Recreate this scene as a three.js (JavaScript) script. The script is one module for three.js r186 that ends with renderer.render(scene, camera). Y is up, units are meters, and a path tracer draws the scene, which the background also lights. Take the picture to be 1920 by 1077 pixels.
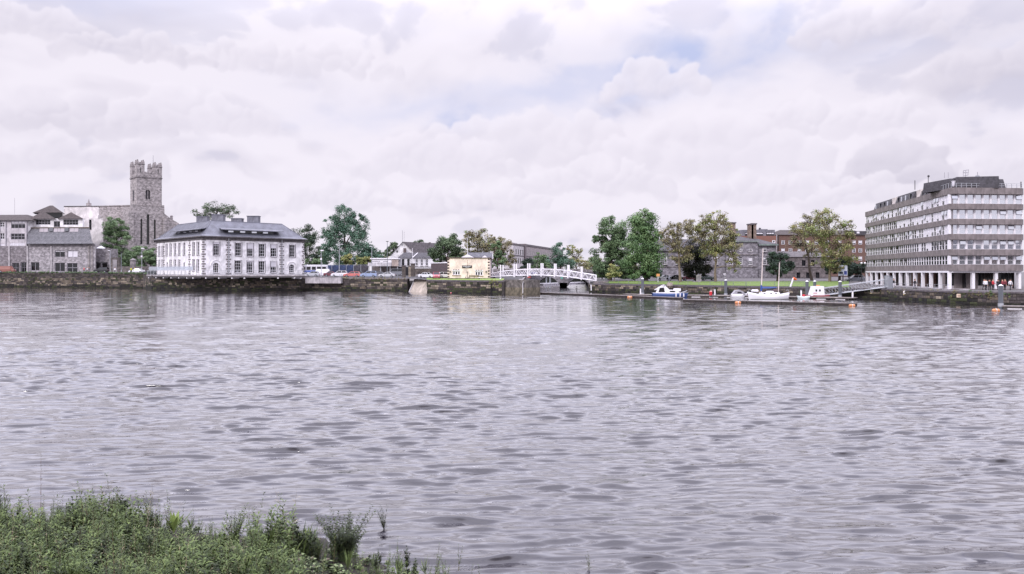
import * as THREE from 'three';
import { mergeGeometries } from 'three/addons/utils/BufferGeometryUtils.js';
import { ImprovedNoise } from 'three/addons/math/ImprovedNoise.js';
import { MarchingCubes } from 'three/addons/objects/MarchingCubes.js';

// ---------- camera: eye 5.06 m above the river, looking across it (-z) ----------
const F = 1500, EYE = 5.06, CX = 960, HY = 510;          // focal length and horizon of the photograph, in its own pixels
const scene = new THREE.Scene();
const camera = new THREE.PerspectiveCamera(2 * Math.atan(538.5 / F) * 180 / Math.PI, 1920 / 1077, 0.1, 4000);
camera.position.set(0, EYE, 0);
camera.lookAt(0, EYE, -10);
camera.setViewOffset(1920, 1077, 0, 538.5 - HY, 1920, 1077);
const renderer = new THREE.WebGLRenderer({ antialias: true });
renderer.toneMapping = THREE.LinearToneMapping;
renderer.toneMappingExposure = 1.4;
renderer.shadowMap.enabled = true;

// ---------- sun: veiled, high on the left behind the viewer ----------
const sun = new THREE.DirectionalLight(new THREE.Color(1, 0.955, 0.93), 1.1);
sun.position.set(-150, 210, 60); sun.target.position.set(0, 0, -180);
sun.castShadow = true; sun.shadow.radius = 20; sun.shadow.mapSize.set(2048, 2048);
Object.assign(sun.shadow.camera, { left: -260, right: 260, top: 260, bottom: -260, near: 1, far: 900 });
scene.add(sun, sun.target);

// ---------- random numbers and noise ----------
let seed = 1234567;
const rnd = () => { seed |= 0; seed = seed + 0x6D2B79F5 | 0; let t = Math.imul(seed ^ seed >>> 15, 1 | seed); t = t + Math.imul(t ^ t >>> 7, 61 | t) ^ t; return ((t ^ t >>> 14) >>> 0) / 4294967296; };
const rr = (a, b) => a + (b - a) * rnd();
const gauss = () => (rnd() + rnd() + rnd() + rnd() - 2) * 0.87;
const clamp = (x, a = 0, b = 1) => Math.min(b, Math.max(a, x));
const sstep = (a, b, x) => { const t = clamp((x - a) / (b - a)); return t * t * (3 - 2 * t); };
const lerp = (a, b, t) => a + (b - a) * t;
const noiseGen = new ImprovedNoise();
const n3 = (x, y, z) => noiseGen.noise(x, y, z);
function fbm(x, y, z, oct = 5) { let s = 0, a = 0.5; for (let i = 0; i < oct; i++) { s += a * n3(x, y, z); x *= 2.03; y *= 2.03; z *= 2.03; x += 7.1; y += 3.3; a *= 0.5; } return s; }
function billow(x, y, z, oct = 5) { let s = 0, a = 0.5; for (let i = 0; i < oct; i++) { s += a * (1 - 2 * Math.abs(n3(x, y, z))); x = x * 2.1 + 5.2; y = y * 2.1 + 1.3; z = z * 2.1 + 2.8; a *= 0.5; } return s; }

// ---------- sky: bright broken cloud, computed on the whole sphere ----------
{
  const W = 4096, Hh = 2048, d = new Float32Array(W * Hh * 4);
  const dirOf = (px, py) => { const a = Math.atan((px - CX) / F); return [a, Math.atan((HY - py) / F * Math.cos(a))]; };
  // where this sky has its blue gaps and its heavier grey banks (bearing, height, half widths)
  const spots = (list) => list.map(([px, py, rx, ry, k]) => { const [a, e] = dirOf(px, py); return [a, e, rx / F, ry / F, k]; });
  const gaps = spots([[1060, 168, 190, 30, 1], [850, 215, 170, 34, 0.85], [1400, 92, 270, 48, 0.8], [1320, 112, 110, 26, 0.6], [120, -10, 200, 30, 0.35], [1900, 100, 60, 30, 0.4], [640, 160, 160, 40, 0.12]]);
  const greys = spots([[70, 225, 190, 36, 0.8], [180, 90, 150, 34, 0.35], [1870, 125, 170, 62, 0.9], [1640, 55, 170, 46, 0.65], [1790, 30, 260, 50, 0.6], [1560, 105, 90, 22, 0.5], [260, 45, 60, 18, 0.45], [480, 215, 120, 18, 0.3], [670, 130, 140, 30, 0.3],
    [1672, 300, 52, 44, 1.15], [1735, 320, 50, 24, 0.9], [1620, 345, 110, 20, 0.6], [1440, 355, 200, 14, 0.45], [1090, 290, 70, 22, 0.35], [470, 318, 50, 12, 0.6], [1900, 310, 70, 22, 0.5], [150, 290, 120, 26, 0.3], [750, 350, 60, 22, 0.4]]);
  const cum = spots([[1230, 130, 120, 60, 1], [980, 240, 260, 56, 0.9], [1130, 250, 200, 60, 0.9], [1560, 285, 240, 50, 0.7], [800, 260, 150, 50, 0.6], [330, 190, 300, 60, 0.5], [1350, 330, 300, 50, 0.8], [900, 340, 300, 40, 0.6], [200, 150, 250, 60, 0.45]]);
  const at = (list, a, e) => { let s = 0; for (const [x, y, rx, ry, k] of list) { const dx = (a - x) / rx, dy = (e - y) / ry, q = dx * dx + dy * dy; if (q < 6) s += k * Math.exp(-q * 1.1); } return s; };
  // heaped clouds: clusters of round billows on a flat grey base [px, base py, width, height, darkness]
  const heaps = [[1000, 300, 460, 120, 0], [1230, 175, 190, 70, 0], [1330, 320, 420, 120, 0], [820, 330, 330, 90, 0.05], [130, 245, 330, 75, 0.45], [360, 240, 300, 75, 0.1], [150, 315, 260, 62, 0.2], [1480, 375, 330, 66, 0.15], [1110, 360, 300, 80, 0.05], [900, 395, 300, 60, 0], [1650, 385, 260, 60, 0.1], [1688, 345, 150, 88, 0.9], [1760, 345, 120, 45, 0.8], [650, 385, 260, 45, 0.05], [400, 400, 240, 40, 0], [1860, 150, 240, 70, 0.7], [1620, 75, 260, 60, 0.4], [560, 130, 420, 60, 0.05], [250, 110, 260, 50, 0.4], [1540, 250, 380, 80, 0], [1900, 345, 180, 50, 0.4], [60, 60, 240, 60, 0.25]].map(([px, py, w, h, k]) => { const [a, e] = dirOf(px, py); return { a, e, w: w / F / 2, h: h / F, k }; });
  for (let i = 0; i < 60; i++) { const a = rr(0.75, 5.53); heaps.push({ a: a > Math.PI ? a - 2 * Math.PI : a, e: rr(0.02, 0.34), w: rr(0.06, 0.17), h: rr(0.03, 0.08), k: rr(0, 0.6) ** 2 * 1.6 }); }
  for (const c of heaps) { c.discs = []; const n = 13; for (let i = 0; i < n; i++) { const x = (i / (n - 1) - 0.5) * 2, top = Math.sqrt(Math.max(0.05, 1 - x * x)) * rr(0.45, 1); for (let y = 0; y < 2; y++) c.discs.push([c.a + x * c.w * 0.86 + rr(-0.05, 0.05) * c.w, c.e + c.h * top * (y ? 0.62 : 0.25), c.h * rr(0.26, 0.46) * (0.7 + 0.3 * top)]); } }
  heaps.sort((p, q) => q.e - p.e);
  const white = [0.905, 0.858, 0.955], grey = [0.575, 0.545, 0.66], blue = [0.55, 0.605, 0.86];
  const shade = (th, e, far) => {
    const se = Math.sin(e), ce = Math.cos(e), x = Math.cos(th) * ce, z = Math.sin(th) * ce, a = Math.atan2(x, -z);   // a: bearing from straight ahead
    const st = 2.3 - 1.2 * se, y = se * st;
    const w1 = fbm(x * 2.2, y * 2.2, z * 2.2, 3), w2 = fbm(x * 2.2 + 9, y * 2.2, z * 2.2, 3);
    const broad = fbm(x * 3 + w1, y * 3 + w2, z * 3, 4);
    const puff = billow(x * 6 + w2 * 0.8, y * 6 + w1 * 0.8, z * 6, far ? 3 : 6);
    const up = 0.045, above = billow(x * 6 + w2 * 0.8, (y + up) * 6 + w1 * 0.8, z * 6, 3);
    const soft = far ? puff : billow(x * 6 + w2 * 0.8, y * 6 + w1 * 0.8, z * 6, 3);
    const edge = fbm(x * 11 + 3, y * 11, z * 11, far ? 3 : 5) * 0.11, ew = e + edge * 0.5, aw = a + edge;
    let b = sstep(0.2, 0.5, -broad) * 0.35; const c = at(cum, aw, ew);
    let g = 0.1 + at(greys, aw, ew) * clamp(0.35 + 1.1 * puff, 0, 1) * 0.35;
    b = Math.max(b * 0.3, at(gaps, aw, ew) * clamp(1.25 - 0.8 * sstep(0.15, 0.7, puff)));
    const heap = sstep(0.0, 0.14, puff - 0.32 + 0.45 * broad + 0.22 * c + (far ? 0 : 0.1 * sstep(0.2, 0.05, e)));   // heaped cloud with a firm edge before the paler veil
    const relief = clamp((soft - above) * 1.25, -0.55, 0.55);      // tops of the heaps bright, bases grey
    g += 0.2 * sstep(-0.25, 0.45, -broad) - relief * (0.4 + 0.2 * c) - 0.2 * c * puff - 0.12 * (puff - 0.25) + 0.17 * (1 - heap) - 0.08 * heap;
    g = clamp(g, 0, 1.15); b = clamp(b * 1.15 * (1 - 0.5 * clamp(g)), 0, 1);
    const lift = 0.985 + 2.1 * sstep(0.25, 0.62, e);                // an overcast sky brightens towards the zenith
    const v = [0, 1, 2].map(k => lerp(lerp(white[k], grey[k], g * 0.82), blue[k], clamp(b + 0.1 * (1 - heap))));
    const ra = (far ? 0 : fbm(x * 26, y * 15, z * 26, 4) * 0.022) + w1 * 0.02, re = (far ? 0 : fbm(x * 26 + 7, y * 15, z * 26, 4) * 0.022);
    for (const c of heaps) {
      let da = a + ra - c.a; if (da > Math.PI) da -= 2 * Math.PI; if (da < -Math.PI) da += 2 * Math.PI;
      const de = e + re - c.e; if (Math.abs(da) > c.w * 1.4 || de > c.h * 1.7 || de < -c.h * 0.7) continue;
      let m = 0, ws = 0, nx = 0, ny = 0;
      for (const [qa, qe, r] of c.discs) { let ux = a + ra - qa; if (ux > Math.PI) ux -= 2 * Math.PI; if (ux < -Math.PI) ux += 2 * Math.PI; ux /= r; const uy = (e + re - qe) / r, q = 1 - Math.sqrt(ux * ux + uy * uy); if (q > m) m = q; if (q > -0.2) { const w = Math.exp(9 * q); ws += w; nx += ux * w; ny += uy * w; } }
      if (!ws) continue; nx /= ws; ny /= ws;
      const alpha = sstep(0, 0.22, m) * sstep(-0.35, 0.25, de / c.h) * 0.8, lit = clamp(0.42 - 0.25 * nx + 0.5 * ny + 0.35 * (de / c.h - 0.3)), gk = clamp(0.62 * (1 - lit) + c.k * 0.55 - 0.06);
      for (let k = 0; k < 3; k++) v[k] = lerp(v[k], lerp(white[k] * 1.015, grey[k], gk * 0.8), alpha);
    }
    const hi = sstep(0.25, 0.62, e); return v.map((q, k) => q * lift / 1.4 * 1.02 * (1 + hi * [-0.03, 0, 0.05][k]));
  };
  const S = 8, cw = W / S, ch = Hh / S / 2 + 1, coarse = [];      // every eighth point on the whole sphere, every point ahead
  for (let j = 0; j <= ch; j++) { const r = []; for (let i = 0; i < cw; i++) r.push(shade(((i + 0.5 / S) / cw - 0.5) * 2 * Math.PI, Math.min(1.5707, j * S / Hh * Math.PI), true)); coarse.push(r); }
  for (let j = 0; j < Hh; j++) {
    const e = ((j + 0.5) / Hh - 0.5) * Math.PI;
    for (let i = 0; i < W; i++) {
      const o = (j * W + i) * 4; d[o + 3] = 1;
      if (e < -0.01) { d[o] = 0.35; d[o + 1] = 0.33; d[o + 2] = 0.39; continue; }
      const th = ((i + 0.5) / W - 0.5) * 2 * Math.PI, a = th + Math.PI / 2, k = sstep(0.66, 0.74, Math.abs(a)) + sstep(0.36, 0.44, e);
      let v;
      if (k > 0) { const fi = i / S, fj = Math.max(0, e / Math.PI * Hh / S), i0 = Math.floor(fi), j0 = Math.floor(fj), u = fi - i0, w = fj - j0, A = coarse[j0][i0 % cw], B = coarse[j0][(i0 + 1) % cw], C = coarse[j0 + 1][i0 % cw], E = coarse[j0 + 1][(i0 + 1) % cw]; v = [0, 1, 2].map(m => lerp(lerp(A[m], B[m], u), lerp(C[m], E[m], u), w)); }
      if (k < 1) { const f = shade(th, Math.max(0, e), false); v = v ? v.map((q, m) => lerp(f[m], q, k)) : f; }
      d[o] = v[0]; d[o + 1] = v[1]; d[o + 2] = v[2];
    }
  }
  const t = new THREE.DataTexture(d, W, Hh, THREE.RGBAFormat, THREE.FloatType);
  t.mapping = THREE.EquirectangularReflectionMapping; t.magFilter = THREE.LinearFilter; t.needsUpdate = true;
  scene.background = t; scene.environment = t;
}
// ---------- materials ----------
function makeTex(size, fn, srgb = true, rep = 1) {
  const d = new Uint8Array(size * size * 4);
  for (let j = 0; j < size; j++) for (let i = 0; i < size; i++) { const c = fn(i / size, j / size), o = (j * size + i) * 4; for (let k = 0; k < 3; k++) d[o + k] = clamp(Array.isArray(c) ? c[k] : c) * 255; d[o + 3] = 255; }
  const t = new THREE.DataTexture(d, size, size, THREE.RGBAFormat);
  t.wrapS = t.wrapT = THREE.RepeatWrapping; t.magFilter = THREE.LinearFilter; t.repeat.set(rep, rep);
  if (srgb) t.colorSpace = THREE.SRGBColorSpace; t.needsUpdate = true; return t;
}
// tileable noise on a torus
const tn = (u, v, f, oct = 4) => { const a = u * 2 * Math.PI, b = v * 2 * Math.PI, r = f / (2 * Math.PI); return fbm(Math.cos(a) * r + Math.sin(b) * r * 0.7, Math.sin(a) * r + 11, Math.cos(b) * r + Math.sin(a) * r * 0.31, oct); };
const T = {
  plaster: makeTex(256, (u, v) => 0.92 + 0.3 * tn(u, v, 6) + 0.1 * tn(u, v * 0.3, 40, 2), true, 1 / 9),
  mottle: makeTex(256, (u, v) => 0.82 + 0.5 * tn(u, v, 9, 5) + 0.12 * tn(u, v, 70, 2), true, 1 / 6),
  stain: makeTex(256, (u, v) => { const s = tn(u, v * 0.25, 14, 4), m = tn(u, v, 5, 4); return clamp(0.88 + 0.26 * s + 0.36 * m); }, true, 1 / 7),
  ashlar: makeTex(512, (u, v) => {            // blocks far too small to pick out from across the river
    const row = Math.floor(v * 16), off = (row % 2) * 0.5 + (row * 0.37 % 1) * 0.3, q = (u * 8 + off) % 8, col = Math.floor(q);
    const h = Math.abs(Math.sin(row * 127.1 + col * 311.7) * 43758.5) % 1, fu = q - col, fv = v * 16 - row;
    const joint = fu < 0.05 || fv < 0.09 ? 0.72 : 1;
    return (0.74 + 0.22 * h + 0.3 * tn(u, v, 10, 4)) * joint;
  }, true, 1 / 6.4),
  slate: makeTex(256, (u, v) => { const row = Math.floor(v * 24), q = (u * 20 + (row % 2) * 0.5) % 20, h = Math.abs(Math.sin(row * 91.7 + Math.floor(q) * 57.3) * 9631.7) % 1; return (0.74 + 0.26 * h + 0.2 * tn(u, v, 6)) * (v * 24 - row < 0.14 ? 0.75 : 1); }, true, 1 / 6),
  brick: makeTex(256, (u, v) => { const row = Math.floor(v * 32), q = (u * 12 + (row % 2) * 0.5) % 12, h = Math.abs(Math.sin(row * 17.7 + Math.floor(q) * 71.3) * 4631.7) % 1, j = v * 32 - row < 0.16 || q % 1 < 0.06; return j ? [0.82, 0.78, 0.76] : [0.78 + 0.2 * h + 0.2 * tn(u, v, 8), 0.76 + 0.2 * h, 0.74 + 0.2 * h]; }, true, 1 / 2.5),
  grass: makeTex(256, (u, v) => { const a = tn(u, v, 14, 5), b = tn(u, v, 70, 2); return [0.8 + 0.45 * a + 0.3 * b, 0.86 + 0.3 * a + 0.28 * b, 0.72 + 0.5 * b]; }, true, 1 / 5),
  bark: makeTex(128, (u, v) => 0.75 + 0.5 * tn(u, v * 0.3, 16, 4), true, 1),
  asphalt: makeTex(128, (u, v) => 0.85 + 0.2 * tn(u, v, 6) + 0.25 * tn(u, v, 50, 2), true, 1 / 4),
};
const matCache = new Map();
function M(hex, o = {}) {
  const key = hex + JSON.stringify({ ...o, map: o.map ? Object.keys(T).find(k => T[k] === o.map) : 0 });
  if (!matCache.has(key)) matCache.set(key, new THREE.MeshPhysicalMaterial({ color: hex, roughness: 0.85, metalness: 0, side: THREE.DoubleSide, ...o }));
  return matCache.get(key);
}
const mat = {
  white: M('#efecee', { map: T.plaster, roughness: 0.9 }), paint: M('#e4e1e6', { roughness: 0.55 }), cream: M('#f5e2d4', { map: T.plaster, roughness: 0.9 }),
  frame: M('#e0dde2', { roughness: 0.5 }), darkFrame: M('#2c2b31', { roughness: 0.5 }), greyFrame: M('#8e8b92', { roughness: 0.5 }),
  glass: M('#14161a', { roughness: 0.04, ior: 1.6 }), solar: M('#dde1e8', { roughness: 0.03, metalness: 0.85 }), blind_or_glare: M('#d5d2d8', { roughness: 0.9 }), inner: M('#918c90', { map: T.plaster, roughness: 0.9 }),
  stone: M('#9b9598', { map: T.ashlar }), paleStone: M('#a39c9c', { map: T.mottle }), lime: M('#98939a', { map: T.ashlar }), castle: M('#b3abab', { map: T.ashlar }), castleDark: M('#8c8587', { map: T.mottle }),
  concrete: M('#857c7c', { map: T.stain }), concreteDark: M('#6b6468', { map: T.stain }), paleConcrete: M('#b9b3b6', { map: T.stain }),
  slate: M('#4d4a50', { map: T.slate, roughness: 0.7 }), slateGreen: M('#6c6b70', { map: T.slate, roughness: 0.75 }), slateBrown: M('#4f4645', { map: T.slate }), zinc: M('#74757f', { map: T.plaster, roughness: 0.5, metalness: 0.25 }), zincSeam: M('#63646f', { roughness: 0.5, metalness: 0.25 }),
  brick: M('#8f6a60', { map: T.brick }), brickDark: M('#7a615a', { map: T.brick }), brickGrey: M('#6f6668', { map: T.brick }), penthouse: M('#77757d', { map: T.plaster, roughness: 0.6 }),
  steel: M('#7d8088', { roughness: 0.5, metalness: 0.3 }), galv: M('#aeb0b6', { roughness: 0.45, metalness: 0.4 }), iron: M('#2e2d31', { roughness: 0.6 }),
  tyre: M('#161618', { roughness: 0.9 }), rim: M('#a8a9ae', { roughness: 0.35, metalness: 0.7 }), timber: M('#7b6b5c', { map: T.mottle }), wetTimber: M('#3a322f', { map: T.mottle, roughness: 0.6 }),
  orange: M('#c98659', { roughness: 0.5 }), red: M('#c4323a', { roughness: 0.45 }), blue: M('#2f4f8f', { roughness: 0.35 }), hull: M('#e6e4e8', { roughness: 0.3, clearcoat: 0.5 }),
  lawn: M('#75863f', { map: T.grass }), asphalt: M('#4b494c', { map: T.asphalt }), paving: M('#6b6768', { map: T.asphalt }), bark: M('#5d5047', { map: T.bark }), paleBark: M('#9c8a78', { map: T.bark }),
};
// ---------- things, parts, names ----------
const used = new Map();
function numbered(name) { const n = used.get(name) || 0; used.set(name, n + 1); return n ? `${name}_${String(n).padStart(3, '0')}` : name; }
function tag(o, label, category, group, kind) { Object.assign(o.userData, { label, category }); if (group) o.userData.group = group; if (kind) o.userData.kind = kind; return o; }
function thing(name, label, category, [x, y, z] = [0, 0, 0], group) {
  const o = new THREE.Group(); o.name = numbered(name); o.position.set(x, y, z); scene.add(o); return tag(o, label, category, group);
}
function mesh(name, geo, m, parent, pos) {
  const o = new THREE.Mesh(geo, m); o.name = parent ? name : numbered(name); o.castShadow = o.receiveShadow = true;
  if (pos) o.position.set(...pos); (parent || scene).add(o); return o;
}
function structure(name, geo, m, label, category) { const o = mesh(name, geo, m); o.userData.kind = 'structure'; o.userData.label = label; o.userData.category = category; return o; }
const geoCache = new Map();
const cached = (key, fn) => { if (!geoCache.has(key)) geoCache.set(key, fn()); return geoCache.get(key); };
const q3 = (x) => Math.round(x * 1000) / 1000;
function boxG(w, h, d) {                       // centred box with uv in metres
  w = q3(w); h = q3(h); d = q3(d);
  return cached(`b${w},${h},${d}`, () => {
    const g = new THREE.BoxGeometry(w, h, d), uv = g.attributes.uv, s = [[d, h], [d, h], [w, d], [w, d], [w, h], [w, h]];
    for (let f = 0; f < 6; f++) for (let k = 0; k < 4; k++) uv.setXY(f * 4 + k, uv.getX(f * 4 + k) * s[f][0], uv.getY(f * 4 + k) * s[f][1]);
    return g;
  });
}
const bx = (x0, x1, y0, y1, z0, z1) => boxG(Math.abs(x1 - x0), Math.abs(y1 - y0), Math.abs(z1 - z0)).clone().translate((x0 + x1) / 2, (y0 + y1) / 2, (z0 + z1) / 2);
function merge(list) { list = list.map(g => { let k = g.index ? g.toNonIndexed() : g; for (const n of Object.keys(k.attributes)) if (!['position', 'normal', 'uv'].includes(n)) k.deleteAttribute(n); return k; }); return mergeGeometries(list); }
function bar(a, b, r, sides = 5, r2 = r) {     // a rod from a to b
  const A = new THREE.Vector3(...a), B = new THREE.Vector3(...b), L = A.distanceTo(B), g = new THREE.CylinderGeometry(r2, r, L, sides, 1);
  g.applyQuaternion(new THREE.Quaternion().setFromUnitVectors(new THREE.Vector3(0, 1, 0), B.clone().sub(A).normalize())); g.translate((A.x + B.x) / 2, (A.y + B.y) / 2, (A.z + B.z) / 2); return g;
}
function faces(list) {                          // flat polygons, uv in metres along their own slope
  const pos = [], nor = [], uvs = [];
  for (const p of list) {
    const v = p.map(a => new THREE.Vector3(...a)), n = new THREE.Vector3();
    for (let i = 0; i < v.length; i++) { const a = v[i], b = v[(i + 1) % v.length]; n.x += (a.y - b.y) * (a.z + b.z); n.y += (a.z - b.z) * (a.x + b.x); n.z += (a.x - b.x) * (a.y + b.y); }
    n.normalize();
    const h = Math.abs(n.y) > 0.98 ? new THREE.Vector3(1, 0, 0) : new THREE.Vector3(n.z, 0, -n.x).normalize(), k = new THREE.Vector3().crossVectors(n, h);
    for (let i = 1; i < v.length - 1; i++) for (const a of [v[0], v[i], v[i + 1]]) { pos.push(a.x, a.y, a.z); nor.push(n.x, n.y, n.z); uvs.push(a.dot(h), a.dot(k)); }
  }
  const g = new THREE.BufferGeometry(); g.setAttribute('position', new THREE.Float32BufferAttribute(pos, 3)); g.setAttribute('normal', new THREE.Float32BufferAttribute(nor, 3)); g.setAttribute('uv', new THREE.Float32BufferAttribute(uvs, 2)); return g;
}
function hip(x0, x1, z0, z1, y0, y1, in0, in1, zr0, zr1) {   // hipped roof: ridge from x0+in0 to x1-in1 between zr0..zr1 (defaults to the middle)
  const m = (z0 + z1) / 2, a = zr0 ?? m, b = zr1 ?? m;
  const A = [x0, y0, z1], B = [x1, y0, z1], C = [x1, y0, z0], D = [x0, y0, z0], E = [x0 + in0, y1, b], G = [x1 - in1, y1, b], E2 = [x0 + in0, y1, a], G2 = [x1 - in1, y1, a];
  const f = [[A, B, G, E], [C, D, E2, G2], [A, D, C, B]];
  if (a === b) f.push([B, C, G], [D, A, E]); else f.push([B, C, G2, G], [D, A, E, E2], [E, G, G2, E2]);
  return faces(f);
}
const X = (px, D) => (px - CX) / F * D, Y = (py, D) => EYE - (py - HY) / F * D;
const P = (px, py, D) => [X(px, D), Y(py, D), -D];
// ---------- facades: a vertical plane from A to B (pixel column, depth); local x along, y up from the ground, z out of the wall ----------
class Facade {
  constructor(t, pxA, DA, pxB, DB, y0) {
    this.t = t; this.y0 = y0; this.a = [X(pxA, DA), -DA]; this.b = [X(pxB, DB), -DB];
    const dx = this.b[0] - this.a[0], dz = this.b[1] - this.a[1]; this.len = Math.hypot(dx, dz); this.th = Math.atan2(-dz, dx); this.c = dx / this.len; this.s = dz / this.len;
  }
  hit(px, py, w = 0) {                           // where the sight line meets the plane w in front of the wall
    const kx = (px - CX) / F, ky = -(py - HY) / F, nx = -this.s, nz = this.c;   // outward normal
    const ax = this.a[0] + nx * w, az = this.a[1] + nz * w, t = (ax * nx + az * nz) / (kx * nx - nz);
    const x = kx * t - this.a[0], z = -t - this.a[1];
    return [x * this.c + z * this.s, EYE + ky * t - this.y0];
  }
  add(name, geo, m, x, y, z, parent = this.t) {
    const o = mesh(name, geo, m, parent); o._f = [x, y, z];
    if (parent === this.t) { o.position.set(this.a[0] + this.c * x - this.s * z - this.t.position.x, this.y0 + y - this.t.position.y, this.a[1] + this.s * x + this.c * z - this.t.position.z); o.rotation.y = this.th; }
    else o.position.set(x - parent._f[0], y - parent._f[1], z - parent._f[2]);
    return o;
  }
  geo(name, g, m, parent) { return this.add(name, g, m, 0, 0, 0, parent); }       // geometry already in local metres
  box(name, x0, x1, y0, y1, z0, z1, m, parent) { return this.add(name, boxG(Math.abs(x1 - x0), Math.abs(y1 - y0), Math.abs(z1 - z0)), m, (x0 + x1) / 2, (y0 + y1) / 2, (z0 + z1) / 2, parent); }
  rect(px0, py0, px1, py1, w = 0) { const a = this.hit(px0, (py0 + py1) / 2, w), b = this.hit(px1, (py0 + py1) / 2, w), m = (px0 + px1) / 2; return [a[0], b[0], this.hit(m, py1, w)[1], this.hit(m, py0, w)[1]]; }
  pbox(name, px0, py0, px1, py1, z0, z1, m, parent) { const [x0, x1, y0, y1] = this.rect(px0, py0, px1, py1, z1); return this.box(name, x0, x1, y0, y1, z0, z1, m, parent); }
  // wall with real openings: holes are [x0, x1, y0, y1, arched]
  wall(name, outline, holes, thick, m, z = 0) {
    const s = new THREE.Shape(outline.map(p => new THREE.Vector2(...p)));
    for (const [x0, x1, y0, y1, arch] of holes) {
      const h = new THREE.Path(); h.moveTo(x0, y0); h.lineTo(x1, y0);
      if (arch) { const r = (x1 - x0) / 2; h.lineTo(x1, y1 - r); h.absarc((x0 + x1) / 2, y1 - r, r, 0, Math.PI, false); } else { h.lineTo(x1, y1); h.lineTo(x0, y1); }
      h.lineTo(x0, y0); s.holes.push(h);
    }
    const g = new THREE.ExtrudeGeometry(s, { depth: thick, bevelEnabled: false, curveSegments: 6 }).translate(0, 0, z - thick);
    return this.geo(name, g, m);
  }
  window(x0, x1, y0, y1, { z = -0.2, cols = 2, rows = 2, bar: bw = 0.07, edge = 0.1, glass = mat.glass, frame = mat.frame, sill = 0, blind_or_glare = 0, arch = 0, sillMat = mat.paleStone, name = 'window', proud = 0.05 } = {}) {
    const w = x1 - x0, h = y1 - y0;
    const p = this.box(name, x0 + 0.01, x1 - 0.01, y0 + 0.01, y1 - 0.01, z - 0.05, z, glass);
    const g = cached(`w${q3(w)},${q3(h)},${cols},${rows},${bw},${edge},${arch}`, () => {
      const l = [bx(-w / 2, w / 2, -h / 2, -h / 2 + edge, 0, proud + 0.02), bx(-w / 2, w / 2, h / 2 - edge, h / 2, 0, proud + 0.02), bx(-w / 2, -w / 2 + edge, -h / 2 + edge, h / 2 - edge, 0, proud + 0.02), bx(w / 2 - edge, w / 2, -h / 2 + edge, h / 2 - edge, 0, proud + 0.02)];
      for (let i = 1; i < cols; i++) l.push(bx(-w / 2 + w * i / cols - bw / 2, -w / 2 + w * i / cols + bw / 2, -h / 2 + edge, h / 2 - edge, 0, proud));
      for (let i = 1; i < rows; i++) l.push(bx(-w / 2 + edge, w / 2 - edge, -h / 2 + h * i / rows - bw / 2, -h / 2 + h * i / rows + bw / 2, 0, proud - 0.008));
      return merge(l);
    });
    const f = this.add('frame', g, frame, (x0 + x1) / 2, (y0 + y1) / 2, z, p);
    if (blind_or_glare) this.box('blind_or_glare', x0 + edge, x1 - edge, y1 - edge - (h - 2 * edge) * blind_or_glare, y1 - edge, z + 0.001, z + 0.012, mat.blind_or_glare, p);
    if (sill) this.box('sill', x0 - 0.1, x1 + 0.1, y0 - 0.16, y0 - 0.002, -0.15, sill, sillMat, p);
    return p;
  }
}
// ---------- the river: one sheet with real waves; only its finest ripples are relief in the material ----------
const wind = [];
{
  const put = (n, L0, L1, rms, spread) => { for (let i = 0; i < n; i++) { const L = L0 * Math.pow(L1 / L0, (i + rnd()) / n), dir = -0.12 + gauss() * spread + Math.PI / 2, k = 2 * Math.PI / L, slope = rms * Math.sqrt(2 / n) * rr(0.85, 1.15); wind.push([Math.cos(dir) * k, Math.sin(dir) * k, slope / k, rr(0, 6.283), L, Math.cos(dir), Math.sin(dir)]); } };
  put(8, 2.2, 6, 0.022, 0.3); put(10, 0.8, 1.6, 0.06, 0.4); put(16, 0.38, 0.8, 0.17, 0.4); put(14, 0.17, 0.38, 0.15, 0.45);
}
function rippleMap() {
  const S = 2048, tile = 15, comps = [];
  for (let i = 0; i < 64; i++) { const L = 0.11 * Math.pow(9, rnd()), a = -0.12 + Math.PI / 2 + gauss() * 0.42, kx = Math.round(Math.cos(a) * tile / L), kz = Math.round(Math.sin(a) * tile / L), ph = rr(0, 6.283), l = Math.hypot(kx, kz) || 1, s = 0.016 * rr(0.6, 1.4), row = (k, f) => Float32Array.from({ length: S }, (_, n) => f(k * n / S * 2 * Math.PI)); comps.push([row(kx, Math.cos), row(kx, Math.sin), row(kz, v => Math.cos(v + ph)), row(kz, v => Math.sin(v + ph)), s * kx / l, s * kz / l]); }
  const d = new Uint8Array(S * S * 4), ax = new Float32Array(S), az = new Float32Array(S);
  for (let j = 0; j < S; j++) {
    ax.fill(0); az.fill(0);
    for (const [cu, su, cv, sv, wx, wz] of comps) { const a = cv[j], b = sv[j]; for (let i = 0; i < S; i++) { const c = cu[i] * a - su[i] * b; ax[i] += c * wx; az[i] += c * wz; } }
    for (let i = 0; i < S; i++) { const u = i / S * 6.2831853, v = j / S * 6.2831853, gust = 0.85 + 0.4 * Math.sin(u + 1.3 * Math.sin(2 * v)) * Math.sin(v * 2 + Math.sin(u)), sx = ax[i] * gust, sz = az[i] * gust, l = Math.sqrt(1 + sx * sx + sz * sz), o = (j * S + i) * 4; d[o] = (0.5 - sx / l / 2) * 255; d[o + 1] = (0.5 - sz / l / 2) * 255; d[o + 2] = (0.5 + 0.5 / l) * 255; d[o + 3] = 255; }
  }
  const t = new THREE.DataTexture(d, S, S, THREE.RGBAFormat); t.wrapS = t.wrapT = THREE.RepeatWrapping; t.magFilter = THREE.LinearFilter; t.repeat.set(1 / tile, 1 / tile); t.needsUpdate = true; return t;
}
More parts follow.
